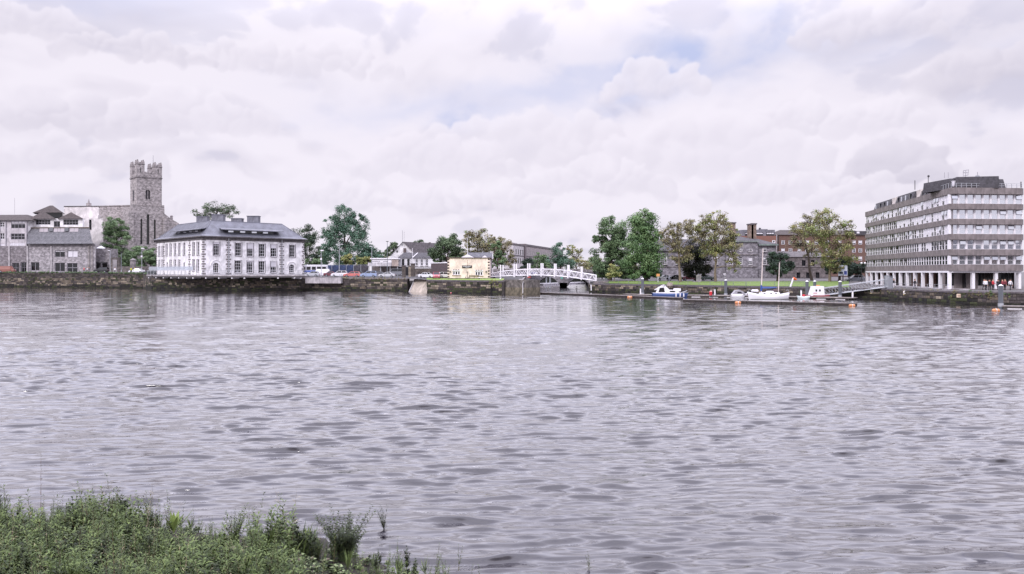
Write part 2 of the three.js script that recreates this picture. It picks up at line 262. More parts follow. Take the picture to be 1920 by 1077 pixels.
{
  const rows = 1560, cols = 560, near = 10.8, farD = 460, half = 0.76, pos = new Float32Array((rows + 1) * (cols + 1) * 3), uv = new Float32Array((rows + 1) * (cols + 1) * 2), idx = [];
  for (let j = 0; j <= rows; j++) {
    const t = j / rows, D = near * Math.pow(farD / near, t), dz = D * Math.log(farD / near) / rows;
    const live = wind.filter(w => w[4] > 2 * dz);
    for (let i = 0; i <= cols; i++) {
      const u = (i / cols - 0.5) * 2, x0 = u * half * (D + 6), z0 = -D;
      let x = x0, y = 0, z = z0, lean = 0;
      const gust = 0.95 + 0.6 * n3(x0 * 0.03, 3.3, z0 * 0.045) + 0.4 * n3(x0 * 0.11, 8.1, z0 * 0.16), chop = D < 130 ? sstep(-0.25, 0.6, n3(x0 * 0.5, 1.7, z0 * 0.8) + 0.6 * n3(x0 * 1.2, 5.2, z0 * 1.7)) : 0.4;   // waves come in short groups
      for (const [kx, kz, A, ph, L, cx, cz] of live) { const fade = sstep(2 * dz, 4 * dz, L), p = kx * x0 + kz * z0 + ph, a = A * fade * gust * (L < 1.7 ? 0.85 + 0.55 * chop : 1); const h = a * Math.cos(p); y += h; if (L > 0.36) lean += h; const s = Math.sin(p) * a * 0.25; x -= cx * s; z -= cz * s; }
      z += lean * 1.0; const o = (j * (cols + 1) + i); pos[o * 3] = x; pos[o * 3 + 1] = y; pos[o * 3 + 2] = z; uv[o * 2] = x; uv[o * 2 + 1] = -z;
      if (j < rows && i < cols) { const a = o, b = o + 1, c = o + cols + 1, d = c + 1; idx.push(a, b, d, a, d, c); }
    }
  }
  const g = new THREE.BufferGeometry(); g.setAttribute('position', new THREE.BufferAttribute(pos, 3)); g.setAttribute('uv', new THREE.BufferAttribute(uv, 2)); g.setIndex(idx); g.computeVertexNormals();
  structure('river_water', g, new THREE.MeshPhysicalMaterial({ color: new THREE.Color(0.012, 0.009, 0.015), roughness: 0.02, ior: 1.6, clearcoat: 0.7, clearcoatRoughness: 0.03, normalMap: rippleMap(), normalScale: new THREE.Vector2(1, 1) }), 'wide rippled grey river reflecting the cloudy sky', 'river');
}
// ---------- banks: ground sheets lofted through rows of [px, depth, height] ----------
function loft(rows) {
  const pos = [], uv = [], idx = [], n = rows[0].length;
  for (const r of rows) for (const [px, D, y] of r) { pos.push(X(px, D), y, -D); uv.push(X(px, D), D); }
  for (let j = 0; j < rows.length - 1; j++) for (let i = 0; i < n - 1; i++) { const a = j * n + i, b = a + 1, c = a + n, d = c + 1; idx.push(a, b, d, a, d, c); }
  const g = new THREE.BufferGeometry(); g.setAttribute('position', new THREE.Float32BufferAttribute(pos, 3)); g.setAttribute('uv', new THREE.Float32BufferAttribute(uv, 2)); g.setIndex(idx); g.computeVertexNormals(); return g;
}
const along = (poly, px) => { let i = 0; while (i < poly.length - 2 && px > poly[i + 1][0]) i++; const [a, b] = [poly[i], poly[i + 1]], t = (px - a[0]) / (b[0] - a[0]); return [px, lerp(a[1], b[1], t), lerp(a[2], b[2], t)]; };
const quayL = [[-320, 300, 4.9], [0, 262, 4.85], [180, 250, 4.75], [268, 243, 4.55], [284, 226, 4.2], [450, 211, 4.05], [556, 214, 3.85], [572, 216, 3.6], [640, 213, 3.5], [764, 203, 3.4], [800, 196, 3.15], [838, 190, 3.1], [950, 180, 3.1], [988, 176.5, 3.0]];
const quayR = [[1106, 199, 2.15], [1200, 188, 2.1], [1290, 176, 2.1], [1400, 164, 2.1], [1520, 155, 2.1], [1650, 147, 2.0], [1700, 138, 2.05], [1782, 126, 2.05], [1850, 121, 2.1], [1990, 117, 2.1], [2300, 112, 2.1]];
{
  const cols = quayL.map(p => p[0]);
  const front = quayL.map(([px, D, y]) => [px, D + 0.3, y - 0.02]);
  const r2 = quayL.map(([px, D, y]) => [lerp(px, px < 900 ? px : 980, 1), Math.max(D + 8, px > 900 ? 205 : 0), y + 0.12]);
  const r3 = quayL.map(([px, D, y]) => [px > 900 ? 982 : px, Math.max(D + 30, 250), Math.max(4.0, y - 0.1)]);
  const r4 = quayL.map(([px]) => [px > 900 ? 1000 : px, 420, 4.3]), r5 = quayL.map(([px]) => [px > 900 ? 1030 : (px - 960) * 1.6 + 960, 1800, 4.6]);
  r2[r2.length - 1][0] = 979; r2[r2.length - 2][0] = 940;
  structure('ground', loft([front, r2, r3, r4, r5]), mat.asphalt, 'tarmac quayside ground on the far bank beside the white courthouse', 'ground');
}
{
  const front = quayR.map(([px, D, y]) => [px, D + 0.3, y - 0.02]);
  const r2 = quayR.map(([px, D, y]) => [px < 1200 ? Math.max(px, 1106) : px, px < 1300 ? 206 : Math.max(D + 25, px < 1580 ? 203 : D + 30), px < 1580 ? 2.6 : 2.12]);
  const r3 = quayR.map(([px]) => [px, 240, 3.2]), r4 = quayR.map(([px]) => [px < 1120 ? 1090 : px, 600, 3.6]), r5 = quayR.map(([px]) => [px < 1120 ? 1060 : (px - 960) * 1.6 + 960, 1800, 4.4]);
  structure('ground', loft([front, r2, r3, r4, r5]), mat.paving, 'paved ground on the far bank under the park and the office block', 'ground');
  const xs = []; for (let px = 1128; px <= 1600; px += 16) xs.push(px);
  const edge = (px, k) => { const [, D, y] = along(quayR, px); return [px, D + 2.2 + k, y]; };
  const gy = (px, D) => { const [, D0, y0] = along(quayR, px); return lerp(y0, 2.6, clamp((D - D0) / (204 - D0))); };
  const rowAt = (t) => xs.map(px => { const a = edge(px, 0), D = lerp(a[1], 207, t); return [px, D, gy(px, D) + 0.05 + (t > 0 && t < 1 ? 0.12 * n3(px * 0.05, D * 0.2, 1) + 0.05 : 0)]; });
  structure('lawn', loft([0, 0.2, 0.4, 0.6, 0.8, 1].map(rowAt)), mat.lawn, 'mown green lawn of the riverside park under the trees', 'lawn');
  // lawn before the cream club house
  const px2 = [800, 830, 860, 890, 920, 945], low = px2.map(px => { const q = along(quayL, px); return [px, q[1] + 0.8, q[2] + 0.03]; }), high = px2.map(px => { const q = along(quayL, px); return [px, q[1] + 16, q[2] + 0.32]; });
  structure('lawn', loft([low, px2.map((px, i) => [px, (low[i][1] + high[i][1]) / 2, (low[i][2] + high[i][2]) / 2 + 0.06]), high]), M('#8b9a50', { map: T.grass }), 'narrow bright lawn in front of the cream clubhouse', 'lawn');
}
// ---------- quay walls: every stone is its own block ----------
const stoneTones = ['#a79a88', '#857a6e', '#6d645d', '#585050', '#47403e', '#75695c'], weedTones = ['#37352c', '#2c2a26', '#454a30', '#262426'];
const lin = (h) => new THREE.Color(h);
function blockGeo(w, h, d) {                    // a stone with a slightly pillowed, uneven face
  const a = [[-w / 2, -h / 2], [w / 2, -h / 2], [w / 2, h / 2], [-w / 2, h / 2]].map(([x, y]) => [x + rr(-0.03, 0.03), y + rr(-0.025, 0.025)]), i = 0.72, back = a.map(([x, y]) => [x, y, -0.2]), rim = a.map(([x, y]) => [x * 0.97, y * 0.95, d * 0.55]), top = a.map(([x, y]) => [x * i, y * i, d + rr(-0.02, 0.02)]), f = [top];
  for (let k = 0; k < 4; k++) { const m = (k + 1) % 4; f.push([back[k], back[m], rim[m], rim[k]], [rim[k], rim[m], top[m], top[k]]); }
  return faces(f);
}
function quayWall(name, label, pts, { single = 0, light = 0.5, moss = 0.25, dy = 0.44, dx = 0.95, plain = 0.42, group, coping = mat.paleConcrete, copeH = 0.22, weed = 0.55 } = {}) {
  const q0 = pts[0], t = thing(name, label, 'quay wall', [X(q0[0], q0[1]), 0, -q0[1]], group), rest = [], singles = [];
  const pal = [...stoneTones, ...weedTones].map(c => M(c, { map: T.mottle, roughness: 0.9 }));
  for (let s = 0; s < pts.length - 1; s++) {
    const [pa, Da, ya] = pts[s], [pb, Db, yb] = pts[s + 1], f = new Facade(t, pa, Da, pb, Db, 0), L = f.len, top = (x) => lerp(ya, yb, x / L);
    f.geo('backing', faces([[[0, -1.5, 0], [L, -1.5, 0], [L, yb - 0.2, 0], [0, ya - 0.2, 0]], [[0, -1.5, -0.9], [0, ya - 0.2, -0.9], [L, yb - 0.2, -0.9], [L, -1.5, -0.9]], [[0, ya - 0.2, 0], [L, yb - 0.2, 0], [L, yb - 0.2, -0.9], [0, ya - 0.2, -0.9]], [[0, -1.5, 0], [0, ya - 0.2, 0], [0, ya - 0.2, -0.9], [0, -1.5, -0.9]], [[L, -1.5, 0], [L, -1.5, -0.9], [L, yb - 0.2, -0.9], [L, yb - 0.2, 0]]]), M('#3f3937', { map: T.mottle }));
    if (copeH) { let x = 0; while (x < L - 0.2) { const w = Math.min(rr(1.3, 2.3), L - x), g = boxG(w - 0.03, copeH, 1.1), o = f.add('coping_stone', g, coping, x + w / 2, top(x + w / 2) - copeH / 2 - 0.01, -0.42); o.rotation.z = Math.atan2(yb - ya, L); x += w; } }
    const H = Math.max(ya, yb); let row = 0;
    for (let y = -0.35; y < H - copeH - 0.1; row++) {
      const h = dy * rr(0.78, 1.2); let x = row % 2 ? -rr(0.1, 0.5) : 0;
      while (x < L) {
        const w = dx * rr(0.55, 1.45), x0 = Math.max(0, x), x1 = Math.min(L, x + w), yt = Math.min(y + h, top((x0 + x1) / 2) - copeH - 0.03); x += w;
        if (x1 - x0 < 0.2 || yt - y < 0.12) continue;
        const fy = y / H, patch = n3((f.a[0] + x0) * 0.13, y * 0.5, s + 2.2);
        let c = fy > 1 - plain ? 2 + Math.floor(rr(0, 3)) : rnd() < light + patch * 0.9 ? Math.floor(rr(0, 2.4)) : 2 + Math.floor(rr(0, 4));
        if (y < weed + patch * 0.8) c = 6 + Math.floor(rr(0, 4)); else if (rnd() < moss * (0.5 + 2.5 * patch)) c = rnd() < 0.6 ? 8 : 6;
        c = Math.min(9, c);
        const g = blockGeo(x1 - x0 - 0.035, yt - y - 0.03, rr(0.03, 0.13));
        singles.push({ f, g, c, x: (x0 + x1) / 2, y: (y + yt) / 2, area: (x1 - x0) * (yt - y) / lerp(Da, Db, 0.5) ** 2 });
      }
      y += h;
    }
  }
  singles.sort((a, b) => b.area - a.area);
  singles.forEach((o, i) => { if (i < single) o.f.add('stone', o.g, pal[o.c], o.x, o.y, 0); else (rest[o.c] ||= []).push(o); });
  rest.forEach((list, c) => { if (!list || !list.length) return; const gs = list.map(o => o.g.clone().translate(o.x, o.y, 0).rotateY(o.f.th).translate(o.f.a[0] - t.position.x, 0, o.f.a[1] - t.position.z)); const m = mesh('stone_facing', merge(gs), pal[c], t); m.userData.kind = 'stuff'; });
  return t;
}
const seg = (poly, i, j) => poly.slice(i, j + 1);
quayWall('quay_wall', 'weedy rubble quay wall below the grey stone civic offices', seg(quayL, 0, 3), { light: 0.38, copeH: 0, plain: 0.4, moss: 0.3 });
quayWall('quay_wall', 'short return of quay wall beside the courthouse deck', seg(quayL, 3, 4), { light: 0.2, copeH: 0 });
quayWall('quay_wall', 'mossy quay wall under the courthouse deck', seg(quayL, 4, 6), { light: 0.32, plain: 0.3, copeH: 0, moss: 0.35 });
quayWall('quay_wall', 'stone quay wall along the car park by the slipway', seg(quayL, 6, 9), { light: 0.45, plain: 0.35, copeH: 0.3, coping: mat.concrete });
quayWall('quay_wall', 'coursed quay wall below the cream clubhouse', [...seg(quayL, 10, 12), [945, 180.4, 3.1]], { single: 300, light: 0.4, dy: 0.5, dx: 1.2, plain: 0.38, copeH: 0.34, coping: mat.concreteDark, moss: 0.35 });
quayWall('quay_wall', 'mossy wall of the channel mouth leading under the footbridge', [[988, 176.5, 2.9], [979, 205, 3.2], [984, 250, 3.4]], { light: 0.3, plain: 0.6 });
quayWall('quay_wall', 'low park wall at the mouth of the side channel', [[1104, 245, 2.9], [1106, 199, 2.15]], { light: 0.2 });
quayWall('quay_wall', 'rubble park wall behind the pontoon boats', seg(quayR, 0, 4), { light: 0.32, plain: 0.3, copeH: 0.3, coping: mat.concreteDark, moss: 0.15, weed: 0.5 });
quayWall('quay_wall', 'weedy quay wall under the concrete office block', seg(quayR, 4, 10), { light: 0.16, plain: 0.4, copeH: 0.26, coping: mat.concreteDark, moss: 0.35, weed: 0.45 });
{ // plain concrete end of the clubhouse quay
  const t = thing('concrete_pier', 'plain grey concrete pier end at the channel mouth', 'pier', [X(966, 178), 0, -178]);
  const f = new Facade(t, 943, 180.4, 988.3, 176.3, 0);
  f.box('lower_block', 0, f.len, -1.5, 1.55, -5, 0.35, M('#7b7261', { map: T.mottle })); f.box('upper_block', 0, f.len, 1.56, 3.25, -5, 0.22, M('#7a736e', { map: T.mottle }));
  f.box('ladder_rail', f.len - 0.9, f.len - 0.8, 0.3, 2.6, 0.36, 0.46, mat.paint);
  // slipway
  const s = thing('slipway', 'pale concrete slipway sloping into the river by the clubhouse', 'slipway', [X(782, 200), 0, -200]);
  const pA = P(766, 549, 201.5), pB = P(797, 546, 196.5); pA[1] = -0.4; pB[1] = -0.4;
  const a = [X(766, 200), -0.5, -200], b = [X(800, 194.5), -0.5, -194.5], c = [X(803, 198), 3.2, -198], d = [X(779, 204), 3.3, -204], lower = (p) => [p[0], -1.5, p[2]];
  const fl = [[a, b, c, d], [a, d, lower(d), lower(a)], [b, lower(b), lower(c), c], [a, lower(a), lower(b), b], [d, c, lower(c), lower(d)]].map(p => p.map(([x, y, z]) => [x - s.position.x, y, z - s.position.z]));
  mesh('ramp', faces(fl), M('#b3a79b', { map: T.stain }), s);
  const rail = mesh('kerb', merge([bar([a[0] - s.position.x, a[1] + 0.1, a[2] - s.position.z], [d[0] - s.position.x, d[1] + 0.1, d[2] - s.position.z], 0.22, 4)]), mat.paleConcrete, s);
}
// ---------- the near bank ----------
const bankY = (x, D) => { const e = 15.4 + 0.21 * (-x - 4) - Math.max(0, x + 4) * 0.56 + 0.7 * n3(x * 0.45, 4, 0) + 0.3 * n3(x * 1.3, 9, 0), k = e - D; return k < 0 ? Math.max(-1.5, k * 0.5) : 0.12 * Math.min(k, 4) + Math.max(0, k - 4) * 0.34 + 0.06 * n3(x, D, 2); };
{
  const rows = [];
  for (const D of [-60, -30, -15, -4, 0, 3, 6, 8, 9, 10, 11, 12, 13, 14, 14.6, 15.2, 15.8, 16.4, 17, 17.6, 18.2, 19, 20, 21, 22]) { const r = []; for (let x = -60; x <= 60; x += Math.abs(x) > 22 ? 4 : 0.5) r.push([x, Math.min(4.2, bankY(clamp(x, -40, 40), D)), -D]); rows.push(r); }
  const pos = rows.flat(2), n = rows[0].length, idx = [], uv = []; for (let i = 0; i < pos.length; i += 3) uv.push(pos[i], pos[i + 2]);
  for (let j = 0; j < rows.length - 1; j++) for (let i = 0; i < n - 1; i++) { const a = j * n + i; idx.push(a, a + 1, a + n + 1, a, a + n + 1, a + n); }
  const g = new THREE.BufferGeometry(); g.setAttribute('position', new THREE.Float32BufferAttribute(pos, 3)); g.setAttribute('uv', new THREE.Float32BufferAttribute(uv, 2)); g.setIndex(idx); g.computeVertexNormals();
  structure('river_bank', g, M('#332b25', { map: T.mottle }), 'muddy near bank of the river under the weeds', 'bank');
}
// ---------- grey civic offices on the left ----------
{
  const t = thing('civic_offices', 'grey stone and white rendered civic offices with slate roofs above the weedy quay', 'building', [X(90, 266), 4.7, -266]);
  const f = new Facade(t, -70, 269, 212, 265, 4.7), H = (px, py, w = 0) => f.hit(px, py, w), R = (a, b, c, d, w = 0) => f.rect(a, b, c, d, w);
  const top = (py, w = 0) => H(90, py, w)[1], u = (px, w = 0) => H(px, 480, w)[0];
  const holesA = [[u(22), u(35), 0.02, top(493)], [u(38), u(50), 0.02, top(492)]].map(h => [...h, 0]);
  f.wall('wall', [[u(-70), -0.5], [u(52.5), -0.5], [u(52.5), top(461.5)], [u(-70), top(461.5)]], holesA, 0.5, M('#938c90', { map: T.ashlar }));
  const winB = [[102, 470, 121, 482.5], [125.5, 470, 145, 482.5], [102, 493, 121, 509.5], [125, 493.5, 144.5, 511], [57, 492, 73, 508]].map(w => R(...w));
  f.wall('wall', [[u(53), -0.5], [u(178), -0.5], [u(178), top(457)], [u(53), top(457)]], winB.map(w => [...w, 0]), 0.5, M('#b7b1b5', { map: T.ashlar }));
  f.geo('side_wall', faces([[[u(178), -0.5, -0.02], [u(172, -9), -0.5, -9], [u(172, -9), top(458), -9], [u(178), top(458), -0.02]]]), M('#b7b1b5', { map: T.ashlar }));
  f.box('rear_mass', u(-70), u(165), 0, top(462), -10, -1.2, mat.inner);
  winB.forEach(([a, b, c, d], i) => f.window(a, b, c, d, { cols: 2, rows: i === 3 ? 2 : 1, z: -0.3, frame: mat.greyFrame, edge: 0.14, bar: 0.16, blind_or_glare: i === 1 ? 1 : i === 0 ? 0.15 : 0, name: i === 3 ? 'glazed_door' : 'window' }));
  holesA.forEach(([a, b, c, d], i) => f.window(a, b, c, d, { cols: 2, rows: 2, z: -0.3, frame: mat.greyFrame, edge: 0.15, name: i ? 'glazed_door' : 'window' }));
  for (const [px, m] of [[17, mat.paleConcrete], [51.5, mat.paleConcrete], [96, mat.paleConcrete], [166.5, mat.paleStone], [172.5, mat.paleStone]]) f.box('pilaster', u(px) - 0.3, u(px) + 0.3, 0, top(461.5), 0.02, 0.28, m);
  // big slate slope
  const s0 = [u(53.5), top(457.5), 0.9], s1 = [u(176.5), top(457.5), 0.9], yT = top(428, -5), e0 = [u(52.5, -5), yT, -5], e1 = [u(167, -5), yT, -5];
  const roof = f.geo('roof', faces([[s0, s1, e1, e0], [s1, [e1[0] - 2, s1[1], -9], e1], [s0, e0, [s0[0], s0[1], -9]], [e0, e1, [e1[0] - 2, s1[1], -9], [s0[0], s0[1], -9]]]), mat.slateGreen);
  f.box('gutter', u(53), u(178.5), top(458.6), top(457.4), 0.4, 1.05, mat.iron); f.box('ridge_beam', u(53, -5), u(167, -5), yT - 0.15, yT + 0.3, -5.3, -4.8, M('#5b5048'));
  const onSlope = (px0, px1, k0, k1, off) => { const p = (px, k) => { const a = lerp(s0[0], s1[0], (px - 53.5) / 123), b = lerp(e0[0], e1[0], (px - 52.5) / 114.5); return [lerp(a, b, k), lerp(s0[1], yT, k) + off * 0.8, lerp(0.9, -5, k) + off * 0.6]; }; return faces([[p(px0, k0), p(px1, k0), p(px1, k1), p(px0, k1)]]); };
  for (const [a, b, dk] of [[74, 82, 0], [82.5, 90, 0], [93, 100, 1], [101, 108, 0], [108.5, 113, 0], [113.5, 121, 0], [122, 129, 1], [131, 139, 0], [139.5, 147, 0]]) f.geo('skylight', onSlope(a, b, 0.74, 0.97, dk ? 0.35 : 0.1), dk ? mat.glass : M('#8d8588', { roughness: 0.3 }), roof);
  const skew = (g, z1) => { g = g.index ? g.toNonIndexed() : g; const q = g.attributes.position; for (let i = 0; i < q.count; i++) q.setX(i, q.getX(i) + (q.getZ(i) - z1) * 0.56); g.computeVertexNormals(); return g; };   // the block is a slanted plan: its flanks run back to the left
  // upper storey
  const uw = [[66, 412, 94, 421.5], [100, 415, 112, 426], [118, 412, 146, 422]].map(w => R(...w, -6));
  f.wall('upper_wall', [[u(54, -6), top(430, -6)], [u(154.5, -6), top(430, -6)], [u(154.5, -6), top(410, -6)], [u(54, -6), top(410, -6)]], uw.map(w => [...w, 0]), 0.4, mat.white, -6);
  uw.forEach(([a, b, c, d], i) => f.window(a, b, c, d, { cols: i === 1 ? 2 : 5, rows: i === 1 ? 1 : 2, z: -6.2, frame: mat.greyFrame, edge: 0.12, bar: 0.1 }));
  f.geo('upper_mass', skew(bx(u(54, -6), u(154.3, -6), top(432, -6), top(410.2, -6), -11, -6.42), -6.4), mat.white);
  const base = top(410.5, -5.6);
  f.geo('hip_roof', skew(hip(u(109, -5.6), u(156.5, -5.6), -11, -5.2, base, top(398.5, -8), (u(156.5) - u(109)) / 2, (u(156.5) - u(109)) / 2), -5.2), mat.slateBrown);
  f.geo('hip_roof', skew(hip(u(54, -5.6), u(105.5, -5.6), -12, -5.2, base - 0.05, top(397.5, -8), 4.2, 4.4), -5.2), mat.slateBrown);
  f.geo('hip_roof', skew(hip(u(62, -16), u(119, -16), -23, -15.5, top(399, -16), top(385.5, -19), 6, 4.2), -15.5), mat.slateBrown);
  f.geo('clerestory', skew(bx(u(70, -16.6), u(117, -16.6), top(412, -17), top(399.2, -16.6), -22, -16.6), -16.6), mat.glass);
  // white block at the far left
  const lw = [[20, 414, 47, 428.5], [19.5, 438, 46, 449.5], [-8, 417, 8, 426], [-8, 437, 8, 449], [18, 455.5, 45, 461], [-8, 457.5, 9, 461]].map(w => R(...w, -3));
  f.wall('white_wall', [[u(-70, -3), top(463, -3)], [u(50.5, -3), top(463, -3)], [u(50.5, -3), top(413, -3)], [u(-70, -3), top(413, -3)]], lw.map(w => [...w, 0]), 0.4, M('#c4bec2', { map: T.plaster }), -3);
  lw.forEach(([a, b, c, d], i) => f.window(a, b, c, d, { cols: 4, rows: i < 4 ? 2 : 1, z: -3.15, frame: i < 2 ? mat.greyFrame : mat.frame, edge: 0.14, bar: 0.12, blind_or_glare: i > 3 ? 0.8 : i === 0 ? 0.35 : 0 }));
  f.box('white_mass', u(-70, -3), u(50.5, -3), top(463, -3), top(413.2, -3), -14, -3.42, mat.white);
  for (const px of [-1, 11, 50]) f.box('downpipe', u(px, -3) - 0.12, u(px, -3) + 0.12, top(461, -3), top(413, -3), -2.98, -2.78, mat.greyFrame);
  f.geo('left_roof', hip(u(-75, -2.5), u(57, -2.5), -15, -2.2, top(413, -2.5), top(402, -7), 5, 5.5), mat.slateBrown);
  // tall pale block behind and low block to the right
  f.geo('rear_block', skew(bx(u(119.5, -24), u(184.5, -24), -0.5, top(388, -24), -30, -24), -24), M('#dcd6d6', { map: T.plaster }));
  f.geo('rear_block_coping', skew(bx(u(119, -24), u(185, -24), top(388, -24) + 0.01, top(386.8, -24), -30.1, -23.8), -24), mat.iron);
  f.geo('rear_block', skew(bx(u(148, -20), u(192, -20), -0.5, top(410, -20), -23.9, -20), -20), M('#dcd6d6', { map: T.plaster }));
  f.pbox('slot_window', 166.5, 412, 171, 431, -20.05, -19.97, mat.glass); f.pbox('slot_window', 183, 404, 187.5, 410, -19.99, -19.9, mat.paleConcrete);
  const lo = R(172, 494, 200, 511.5, -3);
  f.wall('low_wall', [[u(178.5, -3), -0.5], [u(206.5, -3), -0.5], [u(206.5, -3), top(466.5, -3)], [u(178.5, -3), top(466.5, -3)]], [[u(180, -3), lo[1], -0.3, lo[3], 0]], 0.4, M('#948e92', { map: T.ashlar }), -3);
  f.box('garage_recess', u(178.8, -3), lo[1] + 0.4, -0.4, lo[3] + 0.3, -7.4, -6.9, mat.inner); f.box('low_mass', u(178.8, -3), u(206.4, -3), lo[3] + 0.35, top(466.7, -3), -7.5, -3.42, mat.stone); f.box('low_side', u(205.8, -3), u(206.4, -3), -0.5, lo[3] + 0.34, -7.5, -3.42, mat.stone);
  f.box('garage_canopy', u(172, -2), u(198, -2), lo[3], lo[3] + 0.35, -3, -1.2, mat.iron);
  const ob = f.geo('light_roof', faces([[[u(179, -4), top(466, -4), -4], [u(197, -4), top(466, -4), -4], [u(186, -5), top(461, -5), -6]]]), mat.paint);
  f.geo('aerial', bar([u(26.8, -9), top(402, -9), -9], [u(26.8, -9), top(371, -9), -9], 0.05, 4), mat.greyFrame);
}
// ---------- medieval cathedral ----------
{
  const t = thing('cathedral', 'medieval limestone cathedral with square battlemented tower behind dark tree', 'church', [X(272, 300), 4.7, -300]);
  const f = new Facade(t, 256, 296, 303, 301.7, 4.7), S = f.len, y = (py) => f.hit(277, py)[1], u = (px, w = 0) => f.hit(px, 420, w)[0];
  const bell = [u(272.6), u(281.4), y(374), y(356)];
  f.wall('tower_wall', [[0, y(390)], [S, y(390)], [S, y(334)], [0, y(334)]], [[...bell, 1]], 0.7, mat.castle);
  f.box('belfry_louvre', bell[0], bell[1], bell[2], bell[3], -0.6, -0.5, mat.slate); f.box('belfry_mullion', (bell[0] + bell[1]) / 2 - 0.1, (bell[0] + bell[1]) / 2 + 0.1, bell[2], bell[3] - 0.2, -0.4, -0.15, mat.castle);
  f.box('tower_core', 0.05, S - 0.05, y(390), y(334), -S, -0.72, mat.castle);
  f.add('side_belfry', boxG(0.06, bell[3] - bell[2] + 0.3, 1.6), mat.slate, 0.02, (bell[2] + bell[3]) / 2 - 0.3, -S / 2);
  f.box('string_course', -0.2, S + 0.2, y(334), y(332.4), -S - 0.2, 0.2, mat.castleDark);
  f.box('parapet', 0.1, S - 0.1, y(332.4), y(326), -0.8, -0.1, mat.castle); f.box('parapet', 0.1, 0.8, y(332.4), y(327), -S + 0.2, -0.82, mat.castle); f.box('parapet', S - 0.8, S - 0.1, y(332.4), y(327), -S + 0.2, -0.82, mat.castle);
  for (const k of [0.36, 0.5, 0.64]) f.box('merlon', S * k - 0.45, S * k + 0.45, y(326) + 0.01, y(326) + (k === 0.5 ? 1.3 : 0.7), -0.8, -0.1, mat.castle);
  const tw = 2.75;
  for (const [cx, cz, py] of [[tw / 2 - 0.05, -tw / 2 + 0.05, 303], [S - tw / 2 + 0.05, -tw / 2 + 0.05, 305.5], [tw / 2 - 0.05, -S + tw / 2 - 0.05, 304], [S - tw / 2 + 0.05, -S + tw / 2 - 0.05, 305]]) {
    const tu = f.box('corner_turret', cx - tw / 2, cx + tw / 2, y(332.3), y(py + 4.5), cz - tw / 2, cz + tw / 2, mat.castle);
    f.box('turret_string', cx - tw / 2 - 0.12, cx + tw / 2 + 0.12, y(py + 6.5), y(py + 5.6), cz - tw / 2 - 0.12, cz + tw / 2 + 0.12, mat.castleDark, tu);
    for (const [sx, sz] of [[-1, 1], [1, 1], [-1, -1], [1, -1]]) { f.box('merlon', cx + sx * (tw / 2 - 0.36) - 0.36, cx + sx * (tw / 2 - 0.36) + 0.36, y(py + 4.5) + 0.01, y(py), cz + sz * (tw / 2 - 0.36) - 0.36, cz + sz * (tw / 2 - 0.36) + 0.36, mat.castle, tu); f.box('merlon_step', cx + sx * (tw / 2 - 0.36) - 0.2, cx + sx * (tw / 2 - 0.36) + 0.2, y(py) + 0.01, y(py - 2.6), cz + sz * (tw / 2 - 0.36) - 0.2, cz + sz * (tw / 2 - 0.36) + 0.2, mat.castle, tu); }
    f.box('merlon', cx - 0.28, cx + 0.28, y(py + 4.5) + 0.01, y(py + 1.6), cz + tw / 2 - 0.6, cz + tw / 2 - 0.02, mat.castle, tu);
    f.box('turret_slit', cx - 0.12, cx + 0.12, y(324), y(315), cz + tw / 2 - 0.05, cz + tw / 2 + 0.02, mat.glass, tu);
  }
  f.geo('flagpole', bar([S - 1.6, y(325), -S * 0.6], [S - 1.6, y(287), -S * 0.6], 0.07, 4), mat.greyFrame);
  // west front below the tower, with its three lancets
  const lan = [[262.8, 410.5, 266.6, 458], [274.6, 402, 279.6, 459], [288, 412, 291.6, 455]].map(w => f.rect(...w, 0.9));
  const x0 = u(241, 0.9) + 0.6, x1 = u(308, 0.9);
  f.wall('west_front', [[x0 + 0.2, 0], [x1 + 5.5, 0], [x1 + 5.2, y(417)], [x1 + 2.4, y(409)], [x1, y(400)], [x1 - 0.1, y(384)], [x1 - 1.5, y(384)], [x1 - 1.5, y(387)], [x0 + 1.7, y(387)], [x0 + 1.7, y(385.5)], [x0 + 0.2, y(385.5)]], lan.map(w => [...w, 1]), 0.9, mat.castle, 0.9);
  lan.forEach(([a, b, c, d]) => { const w = f.box('lancet_window', a - 0.05, b + 0.05, c, d, 0.3, 0.36, mat.glass); });
  f.box('west_core', x0 + 0.25, x1 - 0.1, 0, y(388.5), -S - 2, -0.02, mat.castle);
  for (let i = 0; i < 7; i++) { const a = lerp(x0 + 2, x1 - 2.3, i / 6); f.box('merlon', a - 0.35, a + 0.35, y(387) + 0.01, y(387) + 0.5, 0.2, 0.85, mat.castle); }
  f.box('buttress', x0 - 0.9, x0 + 0.9, 0, y(398), 0.92, 1.7, mat.castle); f.box('buttress', x1 - 0.6, x1 + 0.5, 0, y(408), 0.92, 1.7, mat.castle);
  // nave to the left
  const n = new Facade(t, 159, 315, 247, 309, 4.7), ny = (py) => n.hit(200, py)[1];
  n.box('nave_wall', 0.6, n.len + 3, 0, ny(387.5), -14, 0, mat.castle); n.box('nave_parapet', 0.4, n.len + 3, ny(387.5) + 0.01, ny(385.6), -0.8, 0.2, mat.castle);
  n.geo('pinnacle', merge([bx(0.6, 1.9, ny(387), ny(380), -1.2, 0.1), bar([1.25, ny(380.2), -0.55], [1.25, ny(372), -0.55], 0.62, 4, 0.1)]), mat.castle);
  n.box('aisle_wall', 8, n.len + 5, 0, ny(412), 0.02, 5, mat.castle);
  // transept gable and chimney behind the courthouse
  const e = new Facade(t, 303, 312, 345, 316, 4.7), ey = (py) => e.hit(320, py)[1];
  e.box('transept_wall', 0, e.len, 0, ey(424), -10, 0, mat.castle); e.box('transept_parapet', e.len * 0.25, e.len * 0.72, ey(424) + 0.01, ey(418.5), -3, -0.1, mat.castle);
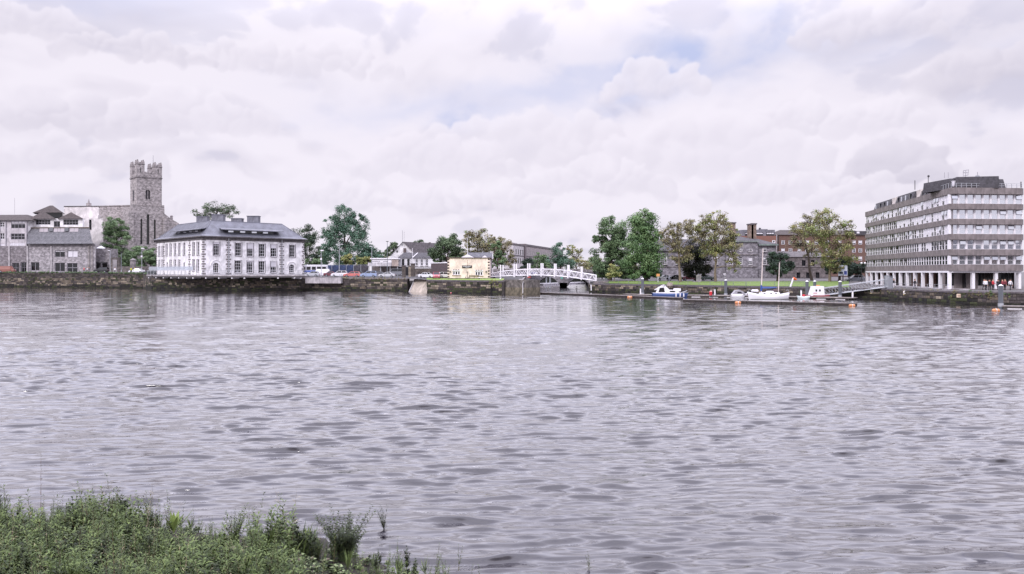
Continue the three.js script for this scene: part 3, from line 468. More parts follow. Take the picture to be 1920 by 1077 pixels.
  e.geo('turret_stack', merge([bar([3.6, ey(424), -1], [3.6, ey(406), -1], 0.5, 8), bar([3.6, ey(406), -1], [3.6, ey(403.5), -1], 0.62, 8, 0.3)]), mat.castle);
}
// ---------- white courthouse ----------
{
  const Cc = [380, 218], Rr = [570, 241], Ll = [293, 245], y0 = 4.25;
  const t = thing('courthouse', 'white rendered courthouse with dark quoins and grey zinc roof on the quay deck', 'building', [X(...Cc), y0, -218]);
  const a = new Facade(t, ...Cc, ...Rr, y0), b = new Facade(t, ...Ll, ...Cc, y0), eave = 10.35;
  const zz = (x, y) => [270 + x / 5.384, 360 + y / 5.384];
  const mk = (f, list) => list.map(([x0, yy0, x1, yy1, arch]) => { const [p0, q0] = zz(x0, yy0), [p1, q1] = zz(x1, yy1), r = f.rect(p0, q0, p1, q1); r[2] = Math.max(r[2], 0.5); return [...r, arch || 0]; });
  const front = mk(a, [[700, 508, 760, 642], [922, 514, 982, 648], [1042, 520, 1101, 653], [1162, 525, 1219, 654], [1281, 530, 1337, 656], [1468, 534, 1524, 660], [695, 716, 754, 825, 1], [918, 692, 980, 826], [1040, 696, 1100, 827], [1160, 699, 1218, 828], [1279, 702, 1336, 829], [1463, 733, 1516, 830, 1]]);
  const side = mk(b, [[145, 548, 163, 650], [178, 545, 196, 649], [219, 524, 237, 644], [259, 521, 278, 643], [303, 518, 323, 643], [346, 514, 366, 641], [394, 511, 415, 641], [488, 507, 512, 640], [533, 505, 557, 639], [145, 684, 162, 755], [178, 683, 195, 757], [224, 708, 240, 758, 1], [258, 684, 278, 765], [302, 683, 322, 766], [345, 682, 365, 768], [393, 710, 412, 772, 1], [486, 680, 511, 800], [530, 679, 555, 806]]);
  const outline = (f) => [[0, 0], [f.len, 0], [f.len, eave], [0, eave]];
  a.wall('front_wall', outline(a), front, 0.45, mat.white); b.wall('side_wall', [[0, 0], [b.len - 0.46, 0], [b.len - 0.46, eave], [0, eave]], side, 0.45, mat.white);
  front.forEach(([p, q, r, s, arch], i) => { const w = a.window(p, q, r, s, { cols: 3, rows: 4, bar: 0.06, edge: 0.12, z: -0.24, sill: 0.12, blind_or_glare: [0.12, 0, 0.4, 0, 0.3, 0, 0, 0, 0.1, 0, 0.45, 0][i], sillMat: mat.stone }); if (!arch) for (const [x0, x1] of [[p - 0.24, p - 0.01], [q + 0.01, q + 0.24]]) a.box('surround', x0, x1, r, s + 0.12, 0.004, 0.06, mat.lime, w); else { const R = (q - p) / 2, g = new THREE.TorusGeometry(R + 0.75, 0.14, 4, 14, Math.PI); a.add('arch_moulding', g, mat.white, (p + q) / 2, s - R, 0.02, w); } });
  side.forEach(([p, q, r, s, arch]) => { const w = b.window(p, q, r, s, { cols: 2, rows: 4, bar: 0.06, edge: 0.1, z: -0.26, sill: 0.12, sillMat: mat.stone }); if (!arch) b.box('surround', p - 0.22, p - 0.01, r, s, 0.004, 0.06, mat.lime, w); });
  // other two walls
  const bk = [a.b[0] + b.a[0] - a.a[0], a.b[1] + b.a[1] - a.a[1]], wp = (p, y) => [p[0] - t.position.x, y, p[1] - t.position.z];
  mesh('rear_wall', faces([[wp(a.b, 0), wp(bk, 0), wp(bk, eave), wp(a.b, eave)], [wp(bk, 0), wp(b.a, 0), wp(b.a, eave), wp(bk, eave)]]), mat.white, t);
  // quoins: long and short dark blocks
  const quoinCol = (f, x, dirs) => { for (let k = 0; k < 15; k++) { const yy = 0.15 + k * 0.66, w = k % 2 ? 0.42 : 0.78; for (const d of dirs) f.box('quoin', x, x + d * w, yy, yy + 0.4, 0.004, 0.09, mat.castleDark); } };
  const ua = (x) => a.hit(zz(x, 640)[0], 479)[0], ub = (x) => b.hit(zz(x, 640)[0], 479)[0];
  quoinCol(a, 0.0, [1]); quoinCol(a, ua(850), [-1, 1]); quoinCol(a, ua(1388), [-1, 1]); quoinCol(a, a.len, [-1]); quoinCol(b, b.len + 0.0, [-1]); quoinCol(b, ub(458), [-1, 1]); quoinCol(b, 0, [1]); quoinCol(b, ub(197), [1]);
  for (const x of [ua(850), ua(1388)]) a.box('downpipe', x - 0.1, x + 0.1, 0.1, eave, 0.1, 0.25, mat.galv);
  // cornice and roof
  const mid = [(a.a[0] + bk[0]) / 2, (a.a[1] + bk[1]) / 2], ins = (p, k, y) => [lerp(p[0], mid[0], k) - t.position.x, y, lerp(p[1], mid[1], k) - t.position.z], cor = [a.a, a.b, bk, b.a];
  const ring = (k0, y0_, k1, y1_) => faces(cor.map((p, i) => [ins(p, k0, y0_), ins(cor[(i + 1) % 4], k0, y0_), ins(cor[(i + 1) % 4], k1, y1_), ins(p, k1, y1_)]));
  mesh('cornice', merge([ring(-0.005, eave - 0.75, -0.012, eave - 0.7), ring(-0.012, eave - 0.7, -0.014, eave), ring(-0.014, eave, -0.05, eave + 0.02), ring(-0.05, eave + 0.02, -0.05, eave + 0.28)]), M('#6f6a6c', { map: T.stain }), t);
  const kt = 0.30, yT = eave + 4.9;
  const roof = mesh('roof', merge([ring(-0.052, eave + 0.28, 0.02, eave + 0.75), ring(0.02, eave + 0.75, kt, yT), faces([cor.map(p => ins(p, kt, yT))])]), mat.zinc, t);
  const seams = [];
  for (const [p, q] of [[a.a, a.b], [b.a, a.a]]) {
    const L0 = ins(p, 0.02, eave + 0.78), L1 = ins(q, 0.02, eave + 0.78), T0 = ins(p, kt, yT + 0.03), T1 = ins(q, kt, yT + 0.03), mixP = (A, B, k) => A.map((v, m) => lerp(v, B[m], k)), fa = (kt - 0.02) / 1.96;
    for (let i = 1; i < 46; i++) { const s = i / 46, e = Math.min(s, 1 - s), A = mixP(L0, L1, s), c = clamp(s, fa, 1 - fa), V = mixP(T0, T1, (c - fa) / (1 - 2 * fa)), C = mixP(L0, L1, c), k = Math.min(1, e / fa); seams.push(bar(A, A.map((v, m) => v + (V[m] - C[m]) * k), 0.035, 3)); }
  }
  mesh('standing_seam', merge(seams), mat.zincSeam, roof);
  mesh('ridge_cap', merge([bar(ins(a.a, kt, yT), ins(a.b, kt, yT), 0.12, 4), bar(ins(a.a, kt, yT), ins(b.a, kt, yT), 0.12, 4), bar(ins(a.a, 0.02, eave + 0.78), ins(a.a, kt, yT), 0.1, 4), bar(ins(a.b, 0.02, eave + 0.78), ins(a.b, kt, yT), 0.1, 4), bar(ins(b.a, 0.02, eave + 0.78), ins(b.a, kt, yT), 0.1, 4)]), mat.zincSeam, roof);
  // long dormers under lifted eyebrow canopies
  const dormer = (f, x0, x1, n) => {
    const z = -1.5, d = f.box('dormer', x0, x1, eave + 0.75, eave + 2.3, -6, z, mat.darkFrame);
    const w = (x1 - x0) / n; for (let i = 0; i < n; i++) f.box('dormer_window', x0 + i * w + 0.12, x0 + (i + 1) * w - 0.12, eave + 1.0, eave + 2.15, z, z + 0.06, i % 2 ? mat.glass : mat.solar, d);
    const e0 = [x0 - 2.6, eave + 2.35, z + 1.5], e1 = [x1 + 2.6, eave + 2.35, z + 1.5], b0 = [x0 - 0.8, eave + 3.5, -6.2], b1 = [x1 + 0.8, eave + 3.5, -6.2], dn = (p) => [p[0], p[1] - 0.22, p[2]];
    f.geo('canopy', faces([[e0, e1, b1, b0], [dn(e0), dn(b0), dn(b1), dn(e1)], [dn(e0), dn(e1), e1, e0], [dn(e1), dn(b1), b1, e1], [dn(b0), dn(e0), e0, b0]]), mat.zinc);
  };
  dormer(a, ua(870), ua(1335), 8); dormer(b, ub(285), ub(520), 8);
  for (const [p0, q0, p1, q1, D] of [[540, 255, 648, 308, 244], [693, 236, 808, 300, 240], [890, 275, 993, 312, 243], [1050, 251, 1162, 316, 243]]) { const [px0, py0] = zz(p0, q0), [px1, py1] = zz(p1, q1), w = (px1 - px0) / F * D, h = (py1 - py0) / F * D + 0.6; const c = mesh('chimney', boxG(w, h, 2.2), M('#7d7d86', { map: T.plaster }), t, [X((px0 + px1) / 2, D) - t.position.x, Y(py1, D) - 0.6 + h / 2 - y0, -D - t.position.z]); mesh('chimney_cap', boxG(w + 0.25, 0.22, 2.45), mat.zincSeam, c, [0, h / 2 + 0.12, 0]); }
}
// ---------- boardwalk deck before the courthouse ----------
{
  const t = thing('boardwalk', 'grey cantilevered boardwalk deck with steel railing before the white courthouse', 'deck', [X(420, 211), 4.1, -211]);
  const line = [[274, 228], [355, 213], [450, 207.5], [560, 211], [575, 214]];
  for (let i = 0; i < line.length - 1; i++) {
    const f = new Facade(t, ...line[i], ...line[i + 1], 4.2), L = f.len;
    const sl = f.box('deck_slab', 0, L, -0.25, 0, -6.5, 0, mat.paleConcrete); f.box('edge_beam', 0, L, -0.62, -0.26, -0.5, -0.08, M('#5a5658'), sl);
    for (let x = 1; x < L; x += 4.2) f.box('bracket', x - 0.16, x + 0.16, -0.95, -0.63, -3, -0.1, mat.paint);
    for (let x = 0.05; x < L; x += 1.9) f.box('rail_post', x, x + 0.07, 0.005, 1.2, -0.3, -0.22, mat.galv);
    f.box('handrail', 0, L, 1.2, 1.27, -0.32, -0.2, mat.galv); for (const y of [0.25, 0.5, 0.75, 1.0]) f.box('rail_wire', 0, L, y, y + 0.025, -0.28, -0.25, mat.galv);
    if (i === 0) for (let x = 0.5; x < L; x += 2.2) f.box('glass_panel', x, x + 2.1, 1.32, 2.3, -0.5, -0.47, M('#dfe3ea', { transmission: 0.7, roughness: 0.1, thickness: 0 }));
  }
}
// ---------- houses and walls behind the car park ----------
{ // coach park hoarding
  const t = thing('mesh_fence', 'blue mesh fence on posts behind the parked cars', 'fence', [X(640, 246), 4, -246]), f = new Facade(t, 568, 247, 690, 245, 3.9), h = f.hit(640, 497)[1];
  const n = 9; for (let i = 0; i < n; i++) { const a = f.len * i / n, b = f.len * (i + 1) / n; if (i > 2) f.box('fence_panel', a + 0.06, b - 0.06, 0.1, h - 0.1, -0.05, 0.02, i < 7 ? M('#3c4a70', { roughness: 0.8, map: T.mottle }) : M('#55525c', { map: T.mottle })); f.box('fence_post', a - 0.05, a + 0.05, 0, h, -0.06, 0.06, mat.galv); }
  f.box('top_rail', 0, f.len, h, h + 0.06, -0.04, 0.04, mat.galv);
}
function coach(px0, px1, py0, D, ground, label) {
  const t = thing('coach', label, 'coach', [X((px0 + px1) / 2, D), ground, -D], 'coaches parked by the fence'), w = (px1 - px0) / F * D, h = (511 - py0) / F * D * 0 + 3.2;
  const s = new THREE.Shape(); s.moveTo(-w / 2, 0.4); s.lineTo(w / 2 - 0.1, 0.4); s.lineTo(w / 2, 1.2); s.lineTo(w / 2 - 0.25, h - 0.25); s.quadraticCurveTo(w / 2 - 0.3, h, w / 2 - 0.7, h); s.lineTo(-w / 2 + 0.3, h); s.quadraticCurveTo(-w / 2, h, -w / 2, h - 0.3); s.lineTo(-w / 2, 0.4);
  mesh('body', new THREE.ExtrudeGeometry(s, { depth: 2.3, bevelEnabled: true, bevelSize: 0.08, bevelThickness: 0.08, bevelSegments: 2 }).translate(0, 0, -1.15), M('#d8d7de', { roughness: 0.3 }), t);
  for (let i = 0; i < 5; i++) mesh('side_window', boxG(w / 5 - 0.35, 0.95, 0.06), mat.glass, t, [-w / 2 + w / 5 * (i + 0.5), h - 0.95, 1.26]);
  mesh('stripe', boxG(w - 0.4, 0.55, 0.04), M('#4d62a8', { roughness: 0.4 }), t, [0, 1.35, 1.25]);
  for (const x of [-w / 2 + 1.6, w / 2 - 1.9]) { const wh = mesh('wheel', new THREE.CylinderGeometry(0.48, 0.48, 0.3, 16).rotateX(Math.PI / 2), mat.tyre, t, [x, 0.48, 1.12]); mesh('rim', new THREE.CylinderGeometry(0.26, 0.26, 0.04, 12).rotateX(Math.PI / 2), mat.rim, wh, [0, 0, 0.17]); }
  return t;
}
coach(566, 614, 497, 243, 3.9, 'white coach with blue stripe behind the courthouse corner');
{ // white canopy shed
  const t = thing('canopy_shed', 'low white canopy shed with stepped fascia and dark open front', 'shed', [X(718, 242), 3.8, -242]), f = new Facade(t, 690, 242, 746.5, 242, 3.8), y = (py) => f.hit(718, py)[1], u = (px) => f.hit(px, 490)[0];
  f.box('rear_wall', 0, f.len, 0, y(486), -8, -6, mat.concrete); f.box('roof_slab', u(694), f.len, y(486.2), y(484), -8, 0.3, mat.paint); f.box('fascia', u(697), u(734), y(492.5), y(487), -1, 0, mat.paint); f.box('fascia', u(690), u(734), y(499.5), y(492.8), -1, 0.35, M('#cfcbd0', { map: T.stain })); f.box('fascia', u(734.3), f.len, y(499.5), y(487), -1, 0.1, M('#b7a7a0', { map: T.stain }));
  for (const px of [691, 713, 731, 745]) f.box('post', u(px) - 0.12, u(px) + 0.12, 0, y(499.5), -0.5, -0.25, mat.galv);
  for (const px of [700, 707, 722]) f.box('stripe_panel', u(px) - 0.7, u(px) + 0.9, y(491), y(489.8), 0.01, 0.04, mat.greyFrame);
}
{ // white cottage
  const t = thing('white_cottage', 'long white single storey cottage with slate roof behind gate pillars', 'house', [X(780, 248), 3.7, -248]), f = new Facade(t, 746.5, 247.5, 812, 247.5, 3.7), y = (py) => f.hit(780, py)[1], u = (px) => f.hit(px, 490)[0];
  const ws = [[753.5, 486, 758, 498], [763.5, 486, 768, 498], [779, 486.5, 783.5, 498.5], [788.5, 486.5, 793, 498.5], [798, 486.5, 802.5, 498.5]].map(w => f.rect(...w));
  f.wall('wall', [[0, -0.5], [f.len, -0.5], [f.len, y(483.5)], [0, y(483.5)]], ws.map(w => [...w, 0]), 0.4, M('#e4e2e6', { map: T.plaster }));
  ws.forEach(([a, b, c, d], i) => f.window(a, b, c, d, { cols: 2, rows: 2, frame: i < 2 ? mat.darkFrame : mat.frame, z: -0.2, sill: 0.1 }));
  f.box('mass', 0.02, f.len, -0.5, y(483.6), -6, -0.42, mat.white); f.box('plinth', 0, f.len, -0.5, y(500.5), 0.01, 0.08, mat.iron);
  f.geo('roof', hip(u(745.5), f.len + 0.4, -6.5, 0.4, y(483.7), y(473.5), 1.5, 1.5), mat.slate);
  f.geo('verge', bar([u(774), y(483), 0.42], [u(781), y(474.3), -2.6], 0.16, 4), mat.paint);
  f.geo('pole', bar([u(774), 0, 1], [u(774), y(466), 1], 0.06, 5), mat.paint);
}
{ // gabled white house
  const t = thing('gabled_house', 'tall white gabled house with long slate roof behind the cottage', 'house', [X(770, 290), 4, -290]), f = new Facade(t, 732, 290, 780, 290, 4), y = (py) => f.hit(756, py)[1], u = (px) => f.hit(px, 470)[0];
  const w1 = f.rect(743, 470, 746, 474);
  f.wall('gable_wall', [[u(732.5), 0], [u(780), 0], [u(780), y(478)], [u(755), y(454)], [u(732.5), y(478)]], [[...w1, 0]], 0.5, mat.white); f.window(...w1, { cols: 2, rows: 2, frame: mat.darkFrame });
  f.box('plaque', u(753.4), u(754.6), y(461), y(458.5), 0.01, 0.05, mat.iron);
  const ridge = y(453.6), apex = u(755), rx = u(808) + 6, dz = -6;
  const A = [u(732), y(478.8), 0.4], Bq = [u(781), y(478.8), 0.4], R0 = [apex, ridge, 0.4];
  f.geo('roof', faces([[Bq, [u(812) + 6, y(470), -7], [rx, ridge - 0.4, -9], R0], [A, R0, [apex + 3, ridge, -9], [u(732) + 3, y(478.8), -9]], [R0, [rx, ridge - 0.4, -9], [apex + 3, ridge, -9]]]), M('#5d575b', { map: T.slate }));
  f.box('rear_wall', u(781), u(814) + 5, 0, y(469.5), -12, -6.5, mat.white);
  for (const px of [786, 791, 796, 801, 806]) f.box('rear_window', u(px) - 0.3, u(px) + 0.3, y(477), y(471), -6.55, -6.44, mat.glass);
  f.box('chimney', u(757.5), u(762), y(479), y(466), 0.6, 1.8, mat.brickGrey);
  f.box('chimney', u(783), u(789), ridge - 1, y(452.3), -9.6, -8.4, mat.paleConcrete); f.box('chimney', u(799), u(803), ridge - 1.4, y(453), -9.6, -8.4, mat.brickGrey);
  f.geo('mast', bar([u(753.7), ridge - 1, -1], [u(753.7), y(432), -1], 0.06, 4), mat.greyFrame); f.geo('mast', bar([u(757), ridge - 1, -1], [u(757), y(434), -1], 0.04, 4), mat.greyFrame);
}
{ // gate pillars and walls
  const gy = 3.5;
  for (const [px, D, w, top, label] of [[757, 214, 6.5, 499, 'tall brown stone gate pillar beside the grey railing'], [768, 222, 4, 500, 'slim pale stone gate pillar behind the slipway'], [774, 228, 7, 496, 'dark capped stone gate pier behind the slipway']]) {
    const t = thing('gate_pillar', label, 'pillar', [X(px, D), gy, -D], 'stone gate pillars by the slipway'), ww = w / F * D, h = (522.5 - top) / F * D;
    mesh('shaft', boxG(ww, h, ww), M(px === 768 ? '#a59888' : '#655c58', { map: T.mottle }), t, [0, h / 2 - 0.3, 0]); mesh('cap', boxG(ww + 0.25, 0.25, ww + 0.25), mat.concreteDark, t, [0, h - 0.17, 0]);
  }
  const w1 = thing('boundary_wall', 'brown stone boundary wall between the gate pier and the clubhouse', 'wall', [X(788, 232), gy, -232]), f1 = new Facade(w1, 776, 232, 809, 228, gy);
  f1.box('wall', 0, f1.len, -0.3, f1.hit(790, 503.5)[1], -0.5, 0, M('#756b66', { map: T.ashlar })); f1.box('coping', -0.1, f1.len, f1.hit(790, 503.4)[1], f1.hit(790, 502)[1], -0.6, 0.1, mat.paint);
  const w2 = thing('boundary_wall', 'dark purple brick wall with white coping joining the cream clubhouse', 'wall', [X(824, 210), gy, -210]), f2 = new Facade(w2, 808, 216, 841, 208, 3.35);
  f2.box('wall', 0, f2.len, -0.3, f2.hit(824, 494)[1], -0.5, 0, M('#5f555b', { map: T.brick })); f2.box('coping', -0.1, f2.len, f2.hit(824, 493.9)[1], f2.hit(824, 492.4)[1], -0.6, 0.1, mat.paint);
  // ticket kiosk like block of shrubbery wall on left
  const w3 = thing('churchyard_wall', 'rough stone churchyard wall below the bushes by the cathedral', 'wall', [X(250, 262), 4.7, -262]), f3 = new Facade(w3, 203, 263, 292, 256, 4.7);
  f3.box('wall', 0, f3.len, -0.3, f3.hit(245, 500)[1], -0.6, 0, M('#7c7472', { map: T.ashlar })); f3.box('wall_step', f3.hit(205, 505)[0], f3.hit(222, 505)[0], f3.hit(245, 500)[1] + 0.01, f3.hit(245, 483)[1], -0.8, -0.1, M('#6f6765', { map: T.ashlar }));
  f3.box('gate_opening', f3.hit(211, 505)[0], f3.hit(219, 505)[0], 0, f3.hit(245, 487)[1], 0.0, 0.05, mat.inner);
  const k = thing('gate_pier', 'grey gate pier with small pyramid cap by the churchyard wall', 'pier', [X(249, 254), 4.65, -254]), hh = 24 / F * 254; mesh('shaft', boxG(1.3, hh, 1.3), mat.castleDark, k, [0, hh / 2, 0]); mesh('cap', bar([0, hh, 0], [0, hh + 0.7, 0], 1.15, 4, 0.15).rotateY(Math.PI / 4), mat.castleDark, k);
}
// railing on the car-park quay
{ const t = thing('quay_railing', 'low grey railing along the car park quay edge', 'railing', [X(690, 211), 3.5, -211]); for (const [A, B] of [[[612, 215.5], [640, 214.2]], [[640, 214.2], [756, 205.5]]]) { const f = new Facade(t, ...A, ...B, 3.48); for (let x = 0; x < f.len; x += 2) f.box('rail_post', x, x + 0.06, 0, 1, -0.06, 0, mat.steel); for (const y of [0.5, 0.96]) f.box('rail', 0, f.len, y, y + 0.05, -0.05, 0, mat.steel); } }
{ const t = thing('concrete_block', 'pale concrete block at the end of the courthouse quay', 'block', [X(606, 212), 3.2, -212]), f = new Facade(t, 572, 213.5, 639, 211.5, 2.6); f.box('block', 0, f.len, -0.6, 0.95, -1.6, 0, mat.paleConcrete); f.box('block_cap', -0.05, f.len + 0.05, 0.96, 1.12, -1.7, 0.08, M('#a5a0a4', { map: T.stain })); }
// ---------- cream clubhouse ----------
{
  const t = thing('clubhouse', 'cream rendered flat-fronted clubhouse with dark toothed quoins on the quay lawn', 'building', [X(878, 199), 3.38, -199]), f = new Facade(t, 839, 199, 918, 199, 3.38), y = (py) => f.hit(878, py)[1], u = (px) => f.hit(px, 505)[0], L = f.len;
  const ws = [[848.5, 508.3, 862.8, 516.2], [890.8, 509, 905.2, 517.2]].map(w => f.rect(...w)), H = y(484.5);
  f.wall('front_wall', [[0, -0.3], [L, -0.3], [L, H], [0, H]], ws.map(w => [...w, 0]), 0.4, mat.cream);
  ws.forEach(w => { const o = f.window(...w, { cols: 3, rows: 1, bar: 0.26, edge: 0.18, z: -0.12, sill: 0.16, sillMat: M('#8d7563') }); f.box('lintel', w[0] - 0.1, w[1] + 0.1, w[3] + 0.02, w[3] + 0.34, 0.004, 0.07, mat.paint, o); for (let i = 0; i < 3; i++) f.box('lintel_tooth', w[0] + 0.12 + i * 0.6, w[0] + 0.5 + i * 0.6, w[3] + 0.2, w[3] + 0.36, 0.075, 0.1, M('#6b5a50'), o); });
  f.box('side_wall', L - 0.4, L, -0.3, H, -9, -0.42, mat.cream); f.box('side_wall', 0, 0.4, -0.3, H, -9, -0.42, mat.cream); f.box('rear_wall', 0.42, L - 0.42, -0.3, H, -9, -8.6, mat.cream);
  f.box('parapet', -0.25, L + 0.25, H + 0.005, H + 0.2, -9.2, 0.2, M('#5d4d4c')); f.box('plinth', -0.02, L + 0.02, -0.3, 0.12, 0.005, 0.07, M('#3d3432'));
  for (const [x, s] of [[-0.02, 1], [L + 0.02, -1]]) for (let k = 0; k < 7; k++) { const yy = 0.3 + k * 0.72, w = 0.44; f.box('quoin', x, x + s * w, yy, yy + 0.34, 0.005, 0.08, M('#4d4140', { map: T.mottle })); }
  const gx = u(876); f.geo('pediment', faces([[[gx - 1.6, H + 0.2, -0.5], [gx + 1.6, H + 0.2, -0.5], [gx, H + 1.0, -0.5]], [[gx + 1.6, H + 0.2, -0.5], [gx + 1.6, H + 0.2, -6], [gx, H + 1, -6], [gx, H + 1, -0.5]], [[gx - 1.6, H + 0.2, -0.5], [gx, H + 1, -0.5], [gx, H + 1, -6], [gx - 1.6, H + 0.2, -6]]]), mat.paint);
  const g2 = u(908.5); f.geo('pediment', faces([[[g2 - 0.75, H + 0.2, -0.5], [g2 + 0.75, H + 0.2, -0.5], [g2, H + 0.7, -0.5]], [[g2 + 0.75, H + 0.2, -0.5], [g2 + 0.75, H + 0.2, -5], [g2, H + 0.7, -5], [g2, H + 0.7, -0.5]], [[g2 - 0.75, H + 0.2, -0.5], [g2, H + 0.7, -0.5], [g2, H + 0.7, -5], [g2 - 0.75, H + 0.2, -5]]]), mat.paint);
  f.geo('flagpole', bar([gx, H + 0.2, -1], [gx, y(447), -1], 0.07, 6, 0.04), mat.paint);
  const pl = f.rect(866.3, 498, 885, 503), b = f.box('name_board', pl[0], pl[1], pl[2], pl[3], 0.005, 0.08, M('#38332f', { roughness: 0.5 }));
  // small pale lettering too worn to read from here, over a little wave mark
  let x = pl[0] + 0.2; const marks = []; while (x < pl[1] - 0.3) { const w = rr(0.07, 0.14); marks.push(bx(x, x + w, pl[2] + 0.36, pl[2] + rr(0.46, 0.54), 0.081, 0.09)); x += w + 0.05; }
  for (let i = 0; i < 7; i++) marks.push(bx(gx - 0.42 + i * 0.12, gx - 0.32 + i * 0.12, pl[2] + 0.1 + 0.05 * Math.sin(i * 1.6), pl[2] + 0.16 + 0.05 * Math.sin(i * 1.6), 0.081, 0.09)); f.geo('board_marks', merge(marks), mat.paint, b);
  for (const px of [844, 911.5]) f.box('wall_lamp', u(px) - 0.14, u(px) + 0.14, y(510.5), y(508.6), 0.01, 0.25, mat.iron);
  f.geo('downpipe', bar([gx, y(487), 0.06], [gx, y(498), 0.06], 0.04, 4), M('#9d8b76'));
}
{ const D = 196, t = thing('anchor', 'dark iron anchor standing against the cream clubhouse wall', 'anchor', [X(876, D), 3.32, -D]); mesh('shank', merge([bar([0, 0, 0], [0, 1.75, 0], 0.07, 6), bar([-0.25, 1.68, 0], [0.25, 1.68, 0], 0.06, 6)]), mat.iron, t); mesh('arms', new THREE.TorusGeometry(0.42, 0.06, 6, 12, Math.PI).rotateZ(Math.PI).translate(0, 0.45, 0), mat.iron, t); for (const s of [-1, 1]) mesh('fluke', bar([s * 0.42, 0.35, 0], [s * 0.42, 0.62, 0], 0.13, 4, 0.01), mat.iron, t); }
{ const D = 195.5, t = thing('bench', 'weathered timber bench on the lawn against the cream clubhouse', 'bench', [X(889, D), 3.3, -D]); for (let i = 0; i < 3; i++) mesh('slat', boxG(2.5, 0.05, 0.14), M('#9b8f72', { map: T.mottle }), t, [0, 0.45, -0.16 + i * 0.16]); for (let i = 0; i < 3; i++) mesh('back_slat', boxG(2.5, 0.12, 0.04), M('#9b8f72', { map: T.mottle }), t, [0, 0.58 + i * 0.15, -0.26]); for (const x of [-1.1, 0, 1.1]) mesh('leg', boxG(0.08, 0.9, 0.5), M('#6f6552'), t, [x, 0.44, -0.05]); }
{ const t = thing('slate_roofed_house', 'grey slate roofed house hidden behind the cream clubhouse', 'house', [X(900, 222), 3.5, -222]), f = new Facade(t, 876, 222, 921, 222, 3.5), y = (py) => f.hit(900, py)[1]; f.box('wall', 0, f.len, -0.3, y(485), -9, 0, M('#8b8386', { map: T.plaster })); f.geo('roof', hip(-0.3, f.len + 0.3, -9.4, 0.5, y(485) + 0.01, y(473), 0.2, 0.2), M('#6b6a72', { map: T.slate })); f.box('barge_board', f.len + 0.31, f.len + 0.45, y(486), y(476), -3.5, 0.4, mat.paint); }
// small things on the clubhouse lawn
for (const [px, py, D, c, label] of [[898.5, 522, 192, '#e8e5ea', 'white round mooring stone on the clubhouse lawn'], [938, 524.5, 186, '#e8e5ea', 'white topped mooring post by the footbridge steps']]) { const t = thing('mooring_post', label, 'post', [X(px, D), Y(py + 2.5, D), -D], 'mooring posts on the clubhouse quay'); mesh('post', new THREE.CylinderGeometry(0.13, 0.16, 0.42, 8), mat.iron, t, [0, 0.21, 0]); mesh('cap', new THREE.SphereGeometry(0.17, 8, 6), M(c), t, [0, 0.46, 0]); }
{ const f0 = along(quayL, 921), t = thing('fender_pile', 'black timber fender pile against the clubhouse quay', 'pile', [X(921.5, f0[1] - 0.25), -1, -f0[1] + 0.25]); mesh('pile', boxG(0.42, 3.7, 0.4), M('#1d1a1b', { map: T.mottle }), t, [0, 1.5, 0]); mesh('pile_cap', new THREE.ConeGeometry(0.3, 0.3, 4).rotateY(Math.PI / 4), M('#1d1a1b'), t, [0, 3.5, 0]); }
